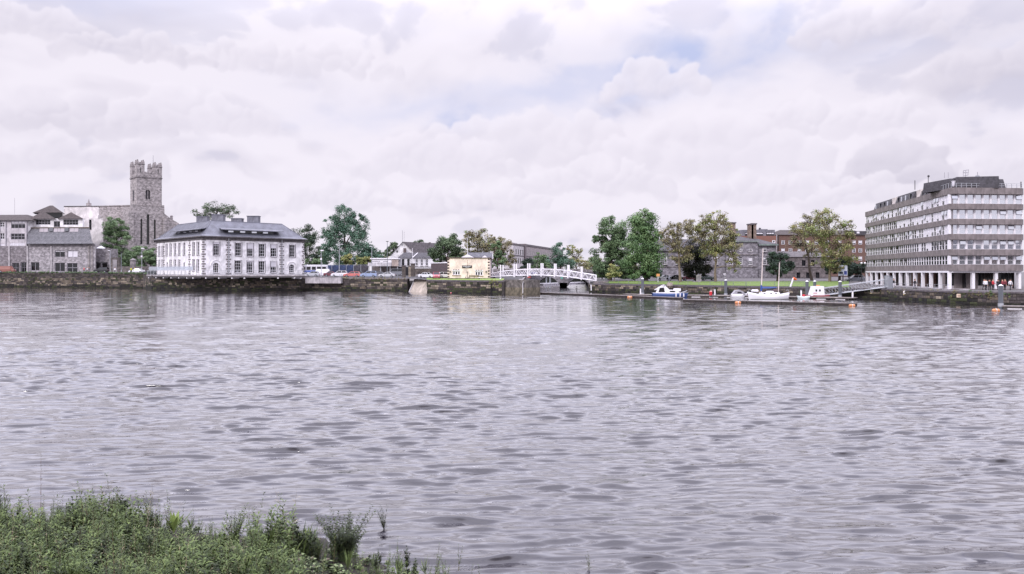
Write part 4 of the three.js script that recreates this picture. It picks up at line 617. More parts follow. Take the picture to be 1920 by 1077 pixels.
// ---------- white footbridge ----------
{
  const t = thing('footbridge', 'white arched lattice footbridge with tall posts over the side channel', 'bridge', [X(1018, 200), 3, -200]);
  const f = new Facade(t, 921, 203, 1117, 199, 0), yv = (px, py) => f.hit(px, py)[1], u = (px) => f.hit(px, 510)[0];
  const topPx = [[921, 513.5], [939, 509.5], [964.5, 506.6], [990, 505.4], [1015, 505], [1040, 505.6], [1065, 508], [1090, 512], [1117, 516.6]], botPx = [[921, 519.5], [939, 518.4], [964.5, 517.2], [990, 516.4], [1015, 516.4], [1040, 517.6], [1065, 519.6], [1090, 523], [1117, 527]];
  const pt = (list, px) => { let i = 0; while (i < list.length - 2 && px > list[i + 1][0]) i++; const k = (px - list[i][0]) / (list[i + 1][0] - list[i][0]); return lerp(list[i][1], list[i + 1][1], k); };
  for (const z of [0, -3.6]) {
    const side = z ? 'rear' : 'front';
    const chord = (list, r) => { const l = []; for (let i = 0; i < list.length - 1; i++) l.push(bar([u(list[i][0]), yv(...list[i]), z], [u(list[i + 1][0]), yv(...list[i + 1]), z], r, 4)); return merge(l); };
    f.geo('top_chord', chord(topPx, 0.11), mat.paint); f.geo('bottom_chord', chord(botPx, 0.15), mat.paint);
    const xs = []; for (let i = 0; i < topPx.length - 1; i++) for (let k = 0; k < 2; k++) xs.push([lerp(topPx[i][0], topPx[i + 1][0], k / 2), lerp(topPx[i][0], topPx[i + 1][0], (k + 1) / 2)]);
    for (const [a, b] of xs) { const m = (a + b) / 2, B = (px) => [u(px), yv(px, pt(botPx, px)), z], Tt = [u(m), yv(m, pt(topPx, m)), z]; f.geo('lattice_brace', merge([bar(B(a), Tt, 0.075, 4), bar(Tt, B(b), 0.075, 4)]), mat.paint); }
    for (let i = 1; i < 8; i++) { const px = topPx[i][0], x = u(px), o = f.box('post', x - 0.15, x + 0.15, yv(px, botPx[i][1] + 2.5), yv(px, [0, 497, 495, 494, 493.8, 494.6, 496.8, 500][i]), z - 0.2 + (z ? 0 : 0.28), z + 0.2 + (z ? 0 : 0.28), mat.paint); }
    const mesh_ = []; for (let px = 923; px < 1116; px += 1.35) mesh_.push(bar([u(px), yv(px, pt(botPx, px)), z - 0.14], [u(px), yv(px, pt(topPx, px)), z - 0.14], 0.025, 3)); const mm = f.geo('infill_bars', merge(mesh_), M('#a7a3ab')); mm.userData.kind = 'stuff';
  }
  const deck = []; for (let i = 0; i < botPx.length - 1; i++) { const [p, q] = [botPx[i], botPx[i + 1]], A = [u(p[0]), yv(...p) + 0.1, 0], B = [u(q[0]), yv(...q) + 0.1, 0], s = (v, dz, dy = 0) => [v[0], v[1] + dy, v[2] + dz]; deck.push([A, B, s(B, -3.6), s(A, -3.6)], [s(A, 0, -0.25), s(A, -3.6, -0.25), s(B, -3.6, -0.25), s(B, 0, -0.25)]); }
  f.geo('deck', faces(deck), mat.concrete);
  const x1 = u(1117); f.box('abutment', x1 - 0.6, x1 + 3, -1, yv(1117, 527.5), -4.4, 0.4, mat.concrete); f.box('abutment', -1.5, 0.4, 0, yv(921, 520.5), -4.4, 0.3, mat.concreteDark);
  f.box('end_post', x1 - 0.05, x1 + 0.25, yv(1117, 527), yv(1117, 516), -0.15, 0.15, mat.paint);
}
// ---------- stone road bridge behind ----------
{
  const t = thing('stone_bridge', 'grey stone road bridge of low arches behind the white footbridge', 'bridge', [X(1040, 256), 0, -256]), f = new Facade(t, 925, 256, 1135, 252, 0), u = (px) => f.hit(px, 520)[0], y = (px, py) => f.hit(px, py)[1], L = f.len;
  const s = new THREE.Shape(); s.moveTo(0, -1.5); s.lineTo(u(944), -1.5);
  const arch = (a, b, crown) => { s.lineTo(u(a), 0.6); const n = 14; for (let i = 0; i <= n; i++) { const k = i / n; s.lineTo(lerp(u(a), u(b), k), 0.6 + (crown - 0.6) * Math.sin(k * Math.PI) ** 0.75); } s.lineTo(u(b), -1.5); };
  arch(944, 987, 3.2); arch(1006, 1050, 3.5); arch(1063, 1106, 3.2); s.lineTo(L, -1.5);
  const top = [[1135, 511.5], [1110, 511], [1060, 509], [1015, 508], [970, 508.5], [925, 510]]; for (const [px, py] of top) s.lineTo(px === 1135 ? L : px === 925 ? 0 : u(px), y(px, py)); s.lineTo(0, -1.5);
  f.geo('arches', new THREE.ExtrudeGeometry(s, { depth: 9, bevelEnabled: false }).translate(0, 0, -9), mat.lime);
  for (const z of [0.25, -8.7]) { const p = []; for (let i = 0; i < top.length - 1; i++) { const [a, b] = [top[i], top[i + 1]], xa = a[0] === 1135 ? L : u(a[0]), xb = b[0] === 925 ? 0 : u(b[0]); const ya = y(...a), yb = y(...b); p.push([[xb, yb, z], [xa, ya, z], [xa, ya + 0.85, z], [xb, yb + 0.85, z]], [[xb, yb, z - 0.45], [xb, yb + 0.85, z - 0.45], [xa, ya + 0.85, z - 0.45], [xa, ya, z - 0.45]], [[xb, yb + 0.85, z], [xa, ya + 0.85, z], [xa, ya + 0.85, z - 0.45], [xb, yb + 0.85, z - 0.45]]); } f.geo('parapet', faces(p), mat.castleDark); }
  for (const [a, b] of [[988, 1005.5], [1049.5, 1063.5]]) { const c = f.geo('cutwater', new THREE.ExtrudeGeometry(new THREE.Shape([[u(a), 0], [u(b), 0], [(u(a) + u(b)) / 2, 2]].map(p => new THREE.Vector2(...p))), { depth: 3.1, bevelEnabled: false }).rotateX(-Math.PI / 2).scale(1, 1, -1).translate(0, -1.5, 0.02), mat.castleDark); }
  f.box('navigation_sign', u(992.5) - 0.5, u(992.5) + 0.5, y(992, 521.5), y(992, 517.5), 0.03, 0.1, M('#d87070')); f.box('navigation_sign', u(1053.5) - 0.4, u(1053.5) + 0.4, y(1053, 523), y(1053, 518.5), 0.03, 0.1, M('#6fa89a'));
}
{ // terrace seen over the bridge
  const t = thing('quay_terrace', 'pale terraced quay houses with parapets beyond the stone bridge', 'building', [X(1000, 380), 4.2, -380]), f = new Facade(t, 962, 350, 1055, 470, 4.2), u = (px) => f.hit(px, 480)[0], y = (px, py) => f.hit(px, py)[1], H = y(966, 461.5), L = f.len, mid = u(983.5);
  f.box('house_wall', 0, mid, 0, H + 0.4, -10, 0, M('#cbc5c8', { map: T.plaster })); f.box('house_wall', mid + 0.01, L, 0, H + 0.6, -10, 0.2, M('#a59b9d', { map: T.plaster })); f.box('parapet', -0.3, mid, H + 0.41, H + 1, -10, 0.3, mat.concreteDark); f.box('parapet', mid, L, H + 0.61, H + 1.5, -10, 0.5, mat.concreteDark);
  f.box('roof_storey', 1, mid - 6, H + 1, y(966, 454.5), -9, -2, M('#b6aeb0', { map: T.plaster })); f.box('party_chimney', mid - 1.4, mid + 1.4, 0, y(983, 457.5), -3, 0.6, M('#6c6265')); f.box('string_course', 0, L, y(970, 479.5) - 0.15, y(970, 479.5) + 0.2, 0.22, 0.4, mat.concreteDark);
  for (const [py0, py1] of [[468, 477], [484, 494]]) for (let px = 967.5; px < 1040; px += px < 983 ? 4.2 : 3.4) { if (Math.abs(px - 983.5) < 2.4) continue; const x = u(px), yA = y(970, py1), yB = y(970, py0); f.box('window', x - 0.55, x + 0.55, yA, yB, 0.1, 0.24, mat.glass); }
}
{ // landing stage under the bridge
  const t = thing('landing_stage', 'low white fendered landing stage under the stone bridge arch', 'pontoon', [X(1065, 300), 0, -300]), f = new Facade(t, 1018, 300, 1098, 340, 0); f.box('deck', 0, f.len, 0.5, 0.75, -2.5, 0, mat.paint); for (let x = 0.5; x < f.len; x += 1.8) f.box('float', x, x + 1.1, -0.2, 0.48, -2, 0.1, M('#bdb8c0')); for (const px of [1029, 1036]) f.geo('pile', bar([f.hit(px, 530)[0], -1, -1], [f.hit(px, 530)[0], 4, -1], 0.3, 6), mat.galv);
  const w = thing('far_quay_wall', 'dark ivy-covered quay wall seen through the bridge arches', 'wall', [X(1050, 420), 0, -420]), g = new Facade(w, 985, 400, 1110, 430, 0); g.box('wall', 0, g.len, -1, 4.4, -1, 0, M('#34382f', { map: T.mottle })); g.box('coping', 0, g.len, 4.41, 4.7, -1.1, 0.1, mat.concreteDark);
}
// ---------- limestone museum ----------
{
  const t = thing('museum', 'grey limestone museum with arched ground floor behind the park trees', 'building', [X(1400, 242), 3.2, -242]), f = new Facade(t, 1236, 243, 1458, 243, 3.2), u = (px, w = 0) => f.hit(px, 490, w)[0], y = (py, px = 1400) => f.hit(px, py)[1], zz = (x, yy) => [1320 + x / 6.333, 410 + yy / 6.333];
  const W = (x0, y0, x1, y1, arch) => { const [a, b] = zz(x0, y0), [c, d] = zz(x1, y1); return [...f.rect(a, b, c, d, 0), arch || 0]; };
  const center = [W(420, 350, 462, 390), W(530, 350, 582, 390), W(415, 455, 462, 547), W(530, 458, 578, 548), W(408, 606, 466, 735, 1), W(516, 606, 583, 735, 1), W(300, 350, 345, 390), W(300, 458, 345, 548), W(230, 640, 280, 720)];
  const x0 = u(1362), x1 = u(1421), x2 = u(1457);
  f.wall('centre_wall', [[x0, 0], [x1, 0], [x1, y(453.5)], [x0, y(453.5)]], center, 0.6, mat.lime);
  const wing = [W(705, 345, 760, 393), W(705, 455, 758, 548), W(705, 660, 756, 720)];
  f.wall('wing_wall', [[x1 + 0.01, 0], [x2, 0], [x2, y(460)], [x1 + 0.01, y(460)]], wing, 0.6, mat.lime, -0.8);
  const leftW = []; for (const px of [1245, 1268, 1290, 1318, 1341]) { leftW.push([...f.rect(px, 480, px + 7, 496), 0]); leftW.push([...f.rect(px - 1, 503, px + 9, 522), 1]); }
  f.wall('wing_wall', [[0, 0], [x0 - 0.01, 0], [x0 - 0.01, y(470)], [0, y(470)]], leftW, 0.6, mat.lime, -0.8);
  const put = (l, z) => l.forEach(([a, b, c, d, arch], i) => f.window(a, b, c, d, { cols: 3, rows: d - c < 1.5 ? 2 : 4, bar: 0.07, edge: 0.12, z, sill: arch ? 0 : z + 0.4, blind_or_glare: arch ? 0 : [0.35, 0.3, 0, 0.55][i % 4], frame: arch ? mat.darkFrame : mat.frame }));
  put(center, -0.3); put(wing, -1.1); put(leftW, -1.1);
  f.box('mass', 0.1, x2 - 0.05, 0, y(470), -16, -1.5, mat.lime); f.box('upper_mass', x0 + 0.1, x2 - 0.05, y(470), y(461), -16, -1.5, mat.lime);
  f.box('cornice', x0 - 0.2, x1 + 0.3, y(454.4), y(451.6), -16, 0.5, M('#7f8583', { map: T.stain })); f.box('cornice', x1 + 0.31, x2 + 0.4, y(460.6), y(457.8), -16, 0.1, M('#7f8a86', { map: T.stain })); f.box('cornice', -0.3, x0 - 0.21, y(470.4), y(468.4), -16, 0, M('#767476', { map: T.stain }));
  for (const py of [477.5, 500.5]) f.box('string_course', x0, x1, y(py) - 0.15, y(py) + 0.15, 0.01, 0.2, mat.castleDark); f.box('string_course', 0, x0 - 0.02, y(500.5) - 0.15, y(500.5) + 0.15, -0.79, -0.6, mat.castleDark);
  f.geo('roof', hip(x0, x1 + 0.6, -15.5, 0.3, y(451.5), y(441), 3, 4), mat.slate); f.geo('roof', hip(x1 - 2, x2 + 0.3, -15, 0, y(457.7), y(446), 2, 4), mat.slate); f.geo('roof', hip(-0.5, x0 - 0.5, -15, -0.2, y(468.3), y(447), 2, 0.5), mat.slate);
  for (const [px, a, b] of [[1374, 418, 446], [1407.5, 421, 447], [1413, 420, 447]]) { const c = f.box('chimney', u(px, -8) - 0.75, u(px, -8) + 0.75, y(b) - 2, y(a) + 0.3, -9, -7.4, M('#8d7b70', { map: T.mottle })); f.box('chimney_cap', u(px, -8) - 0.95, u(px, -8) + 0.95, y(a) + 0.31, y(a) + 0.65, -9.2, -7.2, mat.concreteDark, c); }
}
{ // brick block with grey roof storey behind the museum
  const t = thing('brick_apartments', 'red brick apartment block with grey penthouse behind the museum', 'building', [X(1420, 285), 3.4, -285]), f = new Facade(t, 1386, 285, 1456, 285, 3.4), u = (px) => f.hit(px, 450)[0], y = (py) => f.hit(1420, py)[1];
  f.box('wall', 0, f.len - 0.02, 0, y(442.5), -14, 0, mat.brick); f.box('penthouse', u(1392), f.len - 0.3, y(442.4), y(431), -14, -0.6, mat.penthouse); f.box('roof_box', u(1429), u(1443), y(430.9), y(429.3), -8, -2, mat.penthouse);
  for (const [a, b] of [[1398, 1406], [1414, 1432], [1438, 1453]]) { const [x0, x1, y0, y1] = f.rect(a, 435.5, b, 442.2); const w = f.window(x0, x1, y0, y1, { z: -0.56, cols: 3, rows: 1, frame: mat.darkFrame, edge: 0.18, blind_or_glare: 0.5 }); }
  const [x0, x1, y0, y1] = f.rect(1448, 451, 1454, 456); f.window(x0, x1, y0, y1, { z: 0.04, cols: 1, rows: 1, edge: 0.22 }); f.geo('vent', new THREE.SphereGeometry(0.45, 8, 6).translate(u(1430), y(428.6), -3), mat.iron);
  f.box('downpipe', f.len + 0.02, f.len + 0.22, 0, y(440), -0.2, 0.05, mat.galv);
}
{
  const t = thing('brick_apartments', 'long brown brick apartment block with hipped slate roof behind the plane tree', 'building', [X(1530, 292), 3.4, -292]), f = new Facade(t, 1457, 288, 1634, 292, 3.4), u = (px) => f.hit(px, 460)[0], y = (py, px = 1540) => f.hit(px, py)[1];
  f.box('wall', 0, f.len, 0, y(441), -14, 0, mat.brickDark); f.geo('roof', hip(u(1459), f.len + 0.5, -14.5, 0.5, y(441) + 0.01, y(430), 4, 3), mat.slateBrown); f.box('mansard', u(1596), f.len, y(441) + 0.02, y(433), -10, 0.1, mat.slate);
  for (const py of [452, 467, 482, 497]) for (const px of [1465, 1479, 1496, 1510, 1528, 1548, 1572, 1598, 1610, 1623]) { const [x0, x1, y0, y1] = f.rect(px, py, px + 6.5, py + 6.5); const w = f.window(x0, x1, y0, y1, { z: 0.05, cols: 2, rows: 2, blind_or_glare: rnd() < 0.4 ? 0.6 : 0, edge: 0.12, proud: 0.04 }); f.box('lintel', x0 - 0.1, x1 + 0.1, y1, y1 + 0.2, 0.005, 0.09, mat.paleStone, w); }
  for (const px of [1607, 1568]) f.pbox('rooflight', px, 434.5, px + 5, 438, 0.11, 0.2, mat.blind_or_glare); f.box('lead_pipe', u(1459.5) - 0.1, u(1459.5) + 0.1, 0, y(441), 0.01, 0.15, mat.iron);
}
{ // low stone range right of the museum
  const t = thing('stone_range', 'low ruined-looking grey stone range between the trees', 'building', [X(1510, 236), 3.2, -236]), f = new Facade(t, 1459, 237, 1556, 237, 3.2), y = (py) => f.hit(1510, py)[1];
  const hs = [[1504, 488, 1511, 499], [1521, 488, 1528, 499], [1494, 511, 1501, 526], [1512, 511, 1519, 526], [1530, 511, 1537, 526], [1476, 490, 1483, 500]].map(w => f.rect(...w)); hs.forEach(h => h[2] = Math.max(0.02, h[2]));
  f.wall('wall', [[0, 0], [f.len, 0], [f.len, y(482)], [0, y(482)]], hs.map(h => [...h, 0]), 0.6, M('#7b7273', { map: T.ashlar })); hs.forEach(h => f.window(...h, { cols: 2, rows: 2, frame: mat.darkFrame, z: -0.3 })); f.box('mass', 0.05, f.len - 0.05, 0, y(482.5), -10, -0.65, mat.lime);
  f.box('string_course', 0, f.len, y(500.8), y(499.6), 0.01, 0.25, mat.castleDark); f.geo('roof', hip(-0.3, f.len + 0.3, -10.3, 0.4, y(482) + 0.01, y(471), 2, 2), M('#6c6669', { map: T.slate }));
}
{ // brick house glimpsed left of the museum
  const t = thing('brick_house', 'orange brick house with white windows glimpsed between the park trees', 'house', [X(1248, 275), 3.4, -275]), f = new Facade(t, 1222, 275, 1268, 275, 3.4), y = (py) => f.hit(1245, py)[1];
  f.box('wall', 0, f.len, 0, y(463), -10, 0, M('#b0604c', { map: T.brick })); f.geo('roof', hip(-0.4, f.len + 0.4, -10.4, 0.4, y(463) + 0.01, y(449), 0.6, 1), M('#6a6870', { map: T.slate }));
  for (const [px, py] of [[1237, 470], [1252, 470], [1250, 483], [1237, 483]]) f.window(...f.rect(px, py, px + 5, py + 6.5), { z: 0.05, cols: 1, rows: 2, blind_or_glare: 0.5, edge: 0.14 }); f.box('downpipe', f.hit(1264, 480)[0] - 0.15, f.hit(1264, 480)[0] + 0.15, 0, y(465), 0.01, 0.2, mat.paint);
}
// ---------- concrete office block ----------
{
  const y0 = 2.1, C = [1782, 134], Lf = [1624, 189], Rt = [1917.5, 135.2];
  const t = thing('office_block', 'six storey concrete office block with ribbon windows on white columns', 'building', [X(...C), y0, -134]);
  const a = new Facade(t, ...Lf, ...C, y0), b = new Facade(t, ...C, ...Rt, y0), pm = 134 / F, Hh = (py) => (543.7 - py) * pm;
  const bands = [[352.9, 364.8], [383, 393.3], [411.4, 421.7], [439.8, 450.4], [468.5, 479.7], [497.2, 508.9]].map(r => r.map(Hh));
  const bk = [b.b[0] + a.a[0] - b.a[0], b.b[1] + a.a[1] - b.a[1]], wp = (p, y) => [p[0] - t.position.x, y, p[1] - t.position.z];
  const out = (p, k) => { const m = [(b.a[0] + bk[0]) / 2, (b.a[1] + bk[1]) / 2], d = [p[0] - m[0], p[1] - m[1]], l = Math.hypot(...d); return [p[0] + d[0] / l * k, p[1] + d[1] / l * k]; };
  bands.forEach(([yt, yb], i) => {                  // spandrel rings with softened corners
    const o = 0.55, corners = [b.a, b.b, bk, a.a], pts = [];
    corners.forEach((p, k) => { const prev = corners[(k + 3) % 4], nx = corners[(k + 1) % 4], dir = (u, v) => { const dx = v[0] - u[0], dz = v[1] - u[1], l = Math.hypot(dx, dz); return [dx / l, dz / l]; }, d1 = dir(p, prev), d2 = dir(p, nx), q = out(p, o * 1.35); pts.push([q[0] + d1[0] * 0.7, q[1] + d1[1] * 0.7], [q[0] + d2[0] * 0.7, q[1] + d2[1] * 0.7]); });
    const s = new THREE.Shape(pts.map(p => new THREE.Vector2(p[0] - t.position.x, -(p[1] - t.position.z)))), g = new THREE.ExtrudeGeometry(s, { depth: yt - yb, bevelEnabled: false }).rotateX(-Math.PI / 2).translate(0, yb, 0);
    mesh('spandrel_band', g, mat.concrete, t);
  });
  // panel joints of the concrete bands
  const joints = (f, n) => { bands.forEach(([yt, yb]) => { for (let i = 1; i < n; i++) f.box('panel_joint', f.len * i / n - 0.025, f.len * i / n + 0.025, yb + 0.02, yt - 0.02, 0.3, 0.575, mat.concreteDark); }); };
  joints(b, 9);
  // windows
  const rowsY = bands.slice(0, 5).map((r, i) => [bands[i + 1][0] + 0.04, r[1] - 0.04]);
  rowsY.forEach(([yb, yt], r) => {
    for (const [f, n] of [[b, 9], [a, 40]]) {
      f.box('recess_wall', 0.1, f.len - 0.1, yb - 0.03, yt + 0.03, -0.5, -0.32, mat.inner);
      const w = f.len / n;
      for (let i = 0; i < n; i++) {
        const x0 = i * w + (f === b ? 0.22 : 0.16), x1 = (i + 1) * w - (f === b ? 0.06 : 0.08);
        const open = rnd() < (f === b ? 0.3 : 0.2), white = f === b ? (r < 3 ? 0 : rnd() < 0.12 ? 0.5 : 0) : rnd() < 0.8 - r * 0.24 + (i / n - 0.55) * 0.7 ? [1, 0.5, 1, 0.75][i % 4] : 0;  // long side: pale blinds, denser high up and cornerward, stand in for sky reflections
        const p = f.window(x0, x1, yb, yt, { z: f === b ? -0.15 : -0.1, cols: 1, rows: 2, bar: 0.08, edge: f === b ? 0.06 : 0.04, glass: f === b ? mat.solar : M('#1b2022', { roughness: 0.04, ior: 1.75 }), blind_or_glare: white, proud: 0.03 });
        if (open) { const h = (yt - yb) / 2, o = f.add('top_light', boxG(x1 - x0 - 0.16, h - 0.1, 0.05), f === b || r < 3 ? mat.solar : mat.glass, (x0 + x1) / 2, yt - h / 2, 0.04, p); o.rotation.x = -0.16; }
        f.box('mullion', x1 + 0.004, (i + 1) * w + (f === b ? 0.216 : 0.156) - (i === n - 1 ? 0.2 : 0), yb, yt, -0.2, f === b ? 0.02 : -0.03, mat.frame);
      }
    }
  });
  for (const [yb, yt] of rowsY) b.box('corner_mullion', -0.12, 0.2, yb, yt, -0.45, 0.0, mat.frame);
  // ground floor: columns, beam, recessed wall
  const yB = bands[5][1], beam = Hh(512.2);
  const beamOn = (f) => f.box('beam', 0.2, f.len - 0.2, beam, yB - 0.005, -0.5, 0.25, mat.paint); beamOn(a); beamOn(b);
  const col = (f, px) => { const x = f.hit(px, 520)[0]; f.box('column', x - 0.24, x + 0.24, -0.2, beam - 0.005, -0.28, 0.24, mat.paint); };
  for (const px of [1626, 1634.3, 1643.8, 1654, 1665.4, 1677, 1689, 1701.8, 1716, 1730.8, 1746.2, 1763.8, 1780.5]) col(a, px); for (const px of [1824.5, 1867.5, 1911]) col(b, px);
  a.box('inner_wall', 0, a.len - 2.5, -0.2, beam, -3.4, -3, mat.concrete); for (let i = 0; i < 13; i++) { a.box('glazing', a.len * (i + 0.45) / 13.3, a.len * (i + 0.95) / 13.3, 0.3, beam - 0.2, -2.98, -2.9, mat.glass); a.box('brick_pier', a.len * (i + 0.12) / 13.3, a.len * (i + 0.4) / 13.3, -0.2, beam, -2.98, -2.6, M('#8c726c', { map: T.brick })); }
  const bp = [[0.3, 1.6, 0], [1.7, 3.9, 1], [3.95, 6.6, 2], [6.65, 8.4, 1], [8.5, 12.0, 0]];
  for (const [x0, x1, k] of [[0.2, 0.55, 1], [0.55, 2.1, 0], [2.1, 4.1, 1], [4.1, 6.4, 1], [6.4, 8.1, 0], [8.1, 9.9, 0], [9.9, 10.3, 1], [10.3, b.len - 0.2, 0]]) { b.box(k ? 'concrete_panel' : 'glazing', x0, x1 - 0.02, k ? -0.2 : 0.6, beam, -2.4, -2.1 + (k ? 0.05 : 0), k ? mat.concrete : mat.glass); if (!k) { b.box('glazing_base', x0, x1 - 0.02, -0.2, 0.59, -2.4, -2.06, mat.paleConcrete); for (let m = 1; m < 3; m++) b.box('glazing_bar', x0 + (x1 - x0) * m / 3 - 0.04, x0 + (x1 - x0) * m / 3 + 0.04, 0.6, beam, -2.09, -2.02, mat.darkFrame); } }
  a.box('plinth', 0, a.len, -0.3, 0.12, -3, 0.4, mat.paleConcrete); b.box('plinth', 0.1, b.len, -0.3, 0.1, -3, 0.4, mat.concrete);
  mesh('core', faces([[wp(out(b.b, -2), 0), wp(bk, 0), wp(bk, Hh(360)), wp(out(b.b, -2), Hh(360))], [wp(bk, 0), wp(out(a.a, -2), 0), wp(out(a.a, -2), Hh(360)), wp(bk, Hh(360))]]), mat.concrete, t);
  // mansard penthouses along the roof
  const roofY = bands[0][0];
  const mans = (f, x0, x1, h, z0, z1, name = 'penthouse', si = 0.55) => { const B = [[x0, roofY, z1], [x1, roofY, z1], [x1, roofY, z0], [x0, roofY, z0]], Tt = [[x0 + 0.2, roofY + h, z1 - si], [x1 - 0.2, roofY + h, z1 - si], [x1 - 0.2, roofY + h, z0], [x0 + 0.2, roofY + h, z0]]; return f.geo(name, faces([[B[0], B[1], Tt[1], Tt[0]], [B[1], B[2], Tt[2], Tt[1]], [B[2], B[3], Tt[3], Tt[2]], [B[3], B[0], Tt[0], Tt[3]], Tt]), M('#4b484e', { map: T.slate, roughness: 0.7 })); };
  const ua = (px, py) => a.hit(px, py, -0.9)[0];
  const segs = [[1637, 1668, 1.75], [1677, 1710, 1.8], [1723, 1739.5, 1.55], [1740, 1776, 1.95]];
  segs.forEach(([p, q, h], k) => { const x0 = ua(p, 380), x1 = k === 3 ? a.len - 1.2 : ua(q, 365), z1 = -1.0; mans(a, x0, x1, h, -8, z1); const n = [4, 4, 2, 4][k]; for (let i = 0; i < n; i++) { const x = lerp(x0, x1, (i + 0.6) / (n + 0.3)), w = a.box('roof_window', x - 0.3, x + 0.3, roofY + 0.4, roofY + h - 0.4, z1 - 0.5, z1 - 0.06, rnd() < 0.45 ? mat.glass : mat.solar); } });
  for (const [p, q] of [[1668.5, 1676], [1714, 1722.5]]) a.box('white_stack', ua(p, 370), ua(q, 365), roofY, roofY + 1.75, -5, -1.4, M('#d8cfca', { map: T.plaster }));
  mans(b, 0.9, b.hit(1889, 345, -0.9)[0], 1.75, -9, -1.1, 'penthouse', 0.5);
  for (const px of [1790.5, 1798.5, 1826, 1832, 1848.5, 1854]) { const x = b.hit(px, 346, -1)[0]; const w = b.box('roof_window', x - 0.26, x + 0.26, roofY + 0.35, roofY + 1.25, -1.5, -1.12, mat.blind_or_glare); b.box('frame', x - 0.3, x + 0.3, roofY + 1.26, roofY + 1.32, -1.5, -1.08, mat.frame, w); }
  for (const px of [1815.5, 1867]) b.geo('roof_light', new THREE.SphereGeometry(0.14, 8, 6).translate(b.hit(px, 341, -1)[0], roofY + 1.35, -1.15), mat.paint);
  // roof railing
  for (let i = 0; i <= 14; i++) { const x = 0.1 + (b.len - 0.3) * i / 14; b.box('rail_post', x - 0.03, x + 0.03, roofY, roofY + 0.75, 0.1, 0.16, mat.galv); } for (const h of [0.4, 0.75]) b.box('roof_rail', 0.1, b.len - 0.2, roofY + h, roofY + h + 0.05, 0.1, 0.15, mat.galv);
  for (let i = 0; i < 4; i++) { const x = a.len - 0.3 - i * 1.3; a.box('rail_post', x - 0.03, x + 0.03, roofY, roofY + 0.75, 0.1, 0.16, mat.galv); } a.box('roof_rail', a.len - 5, a.len - 0.1, roofY + 0.75, roofY + 0.8, 0.1, 0.15, mat.galv);
  const ant = (f, px, py0, py1, r = 0.04, z = -3) => { const h = f.hit(px, py0, z), g = f.hit(px, py1, z); return bar([h[0], h[1], z], [g[0], g[1], z], r, 4); };
  b.geo('antenna', merge([ant(b, 1771.5, 334, 323.5), ant(b, 1778.5, 334, 323.5), ant(b, 1833.5, 334, 322.5, 0.06)]), mat.greyFrame); a.geo('antenna', merge([ant(a, 1716, 356, 338.5, 0.07), ant(a, 1741, 343, 330, 0.06)]), mat.iron); a.geo('siren', (() => { const h = a.hit(1741.5, 330.5, -3); return new THREE.SphereGeometry(0.22, 8, 6).translate(h[0], h[1], -3); })(), mat.iron);
  { const z = -4, l = [], P2 = (px, py) => { const h = b.hit(px, py, z); return [h[0], h[1], z]; }; for (const [p, q] of [[[1807, 320], [1816.5, 318.5]], [[1806, 324], [1816, 324]], [[1807, 330], [1815, 328.5]], [[1807, 320], [1806.5, 331]], [[1811.5, 319], [1811, 340]], [[1816.5, 318.5], [1815.5, 329]]]) l.push(bar(P2(...p), P2(...q), 0.045, 4)); b.geo('aerial_cage', merge(l), mat.greyFrame); b.box('dish_bracket', b.hit(1813, 333, z)[0] - 0.25, b.hit(1813, 333, z)[0] + 0.25, b.hit(1813, 341, z)[1], b.hit(1813, 333, z)[1], -1.4, -1.0, mat.galv); }
  b.geo('corner_mast', ant(b, 1915, 352, 341, 0.1, -0.5), mat.iron);
}

// ---------- houses of the near bank downstream, mirrored in the lower office windows ----------
for (let i = 0; i < 6; i++) {
  const w = 13, t = thing('riverside_house', ['grey', 'tan', 'slate coloured', 'brick', 'brown', 'mauve'][i] + ' gabled house on the near bank downstream of the viewer', 'house', [172 + i * 13.6, 2.5, 12 + i * 2], 'houses on the near bank'), h = 9.5 + (i * 7 % 3) * 0.9, m = ['#4f4a4a', '#5a5048', '#565256', '#5b3f38', '#463d38', '#524e52'].map(c => M(c, { map: T.ashlar }))[i];
  mesh('wall', boxG(w, h, 9), m, t, [0, h / 2, 0]); mesh('roof', hip(-w / 2 - 0.3, w / 2 + 0.3, -4.9, 4.9, h + 0.01, h + 3.6, 0.3, 0.3), mat.slate, t); mesh('chimney', boxG(1.2, 2.4, 1), mat.brickGrey, t, [w / 2 - 1, h + 3.4, 0]);
  for (let r = 0; r < 3; r++) for (let c = 0; c < 4; c++) mesh('window', boxG(1.1, 1.7, 0.1), mat.glass, t, [-w / 2 + 2 + c * 3, 1.8 + r * 3, -4.53]);
}
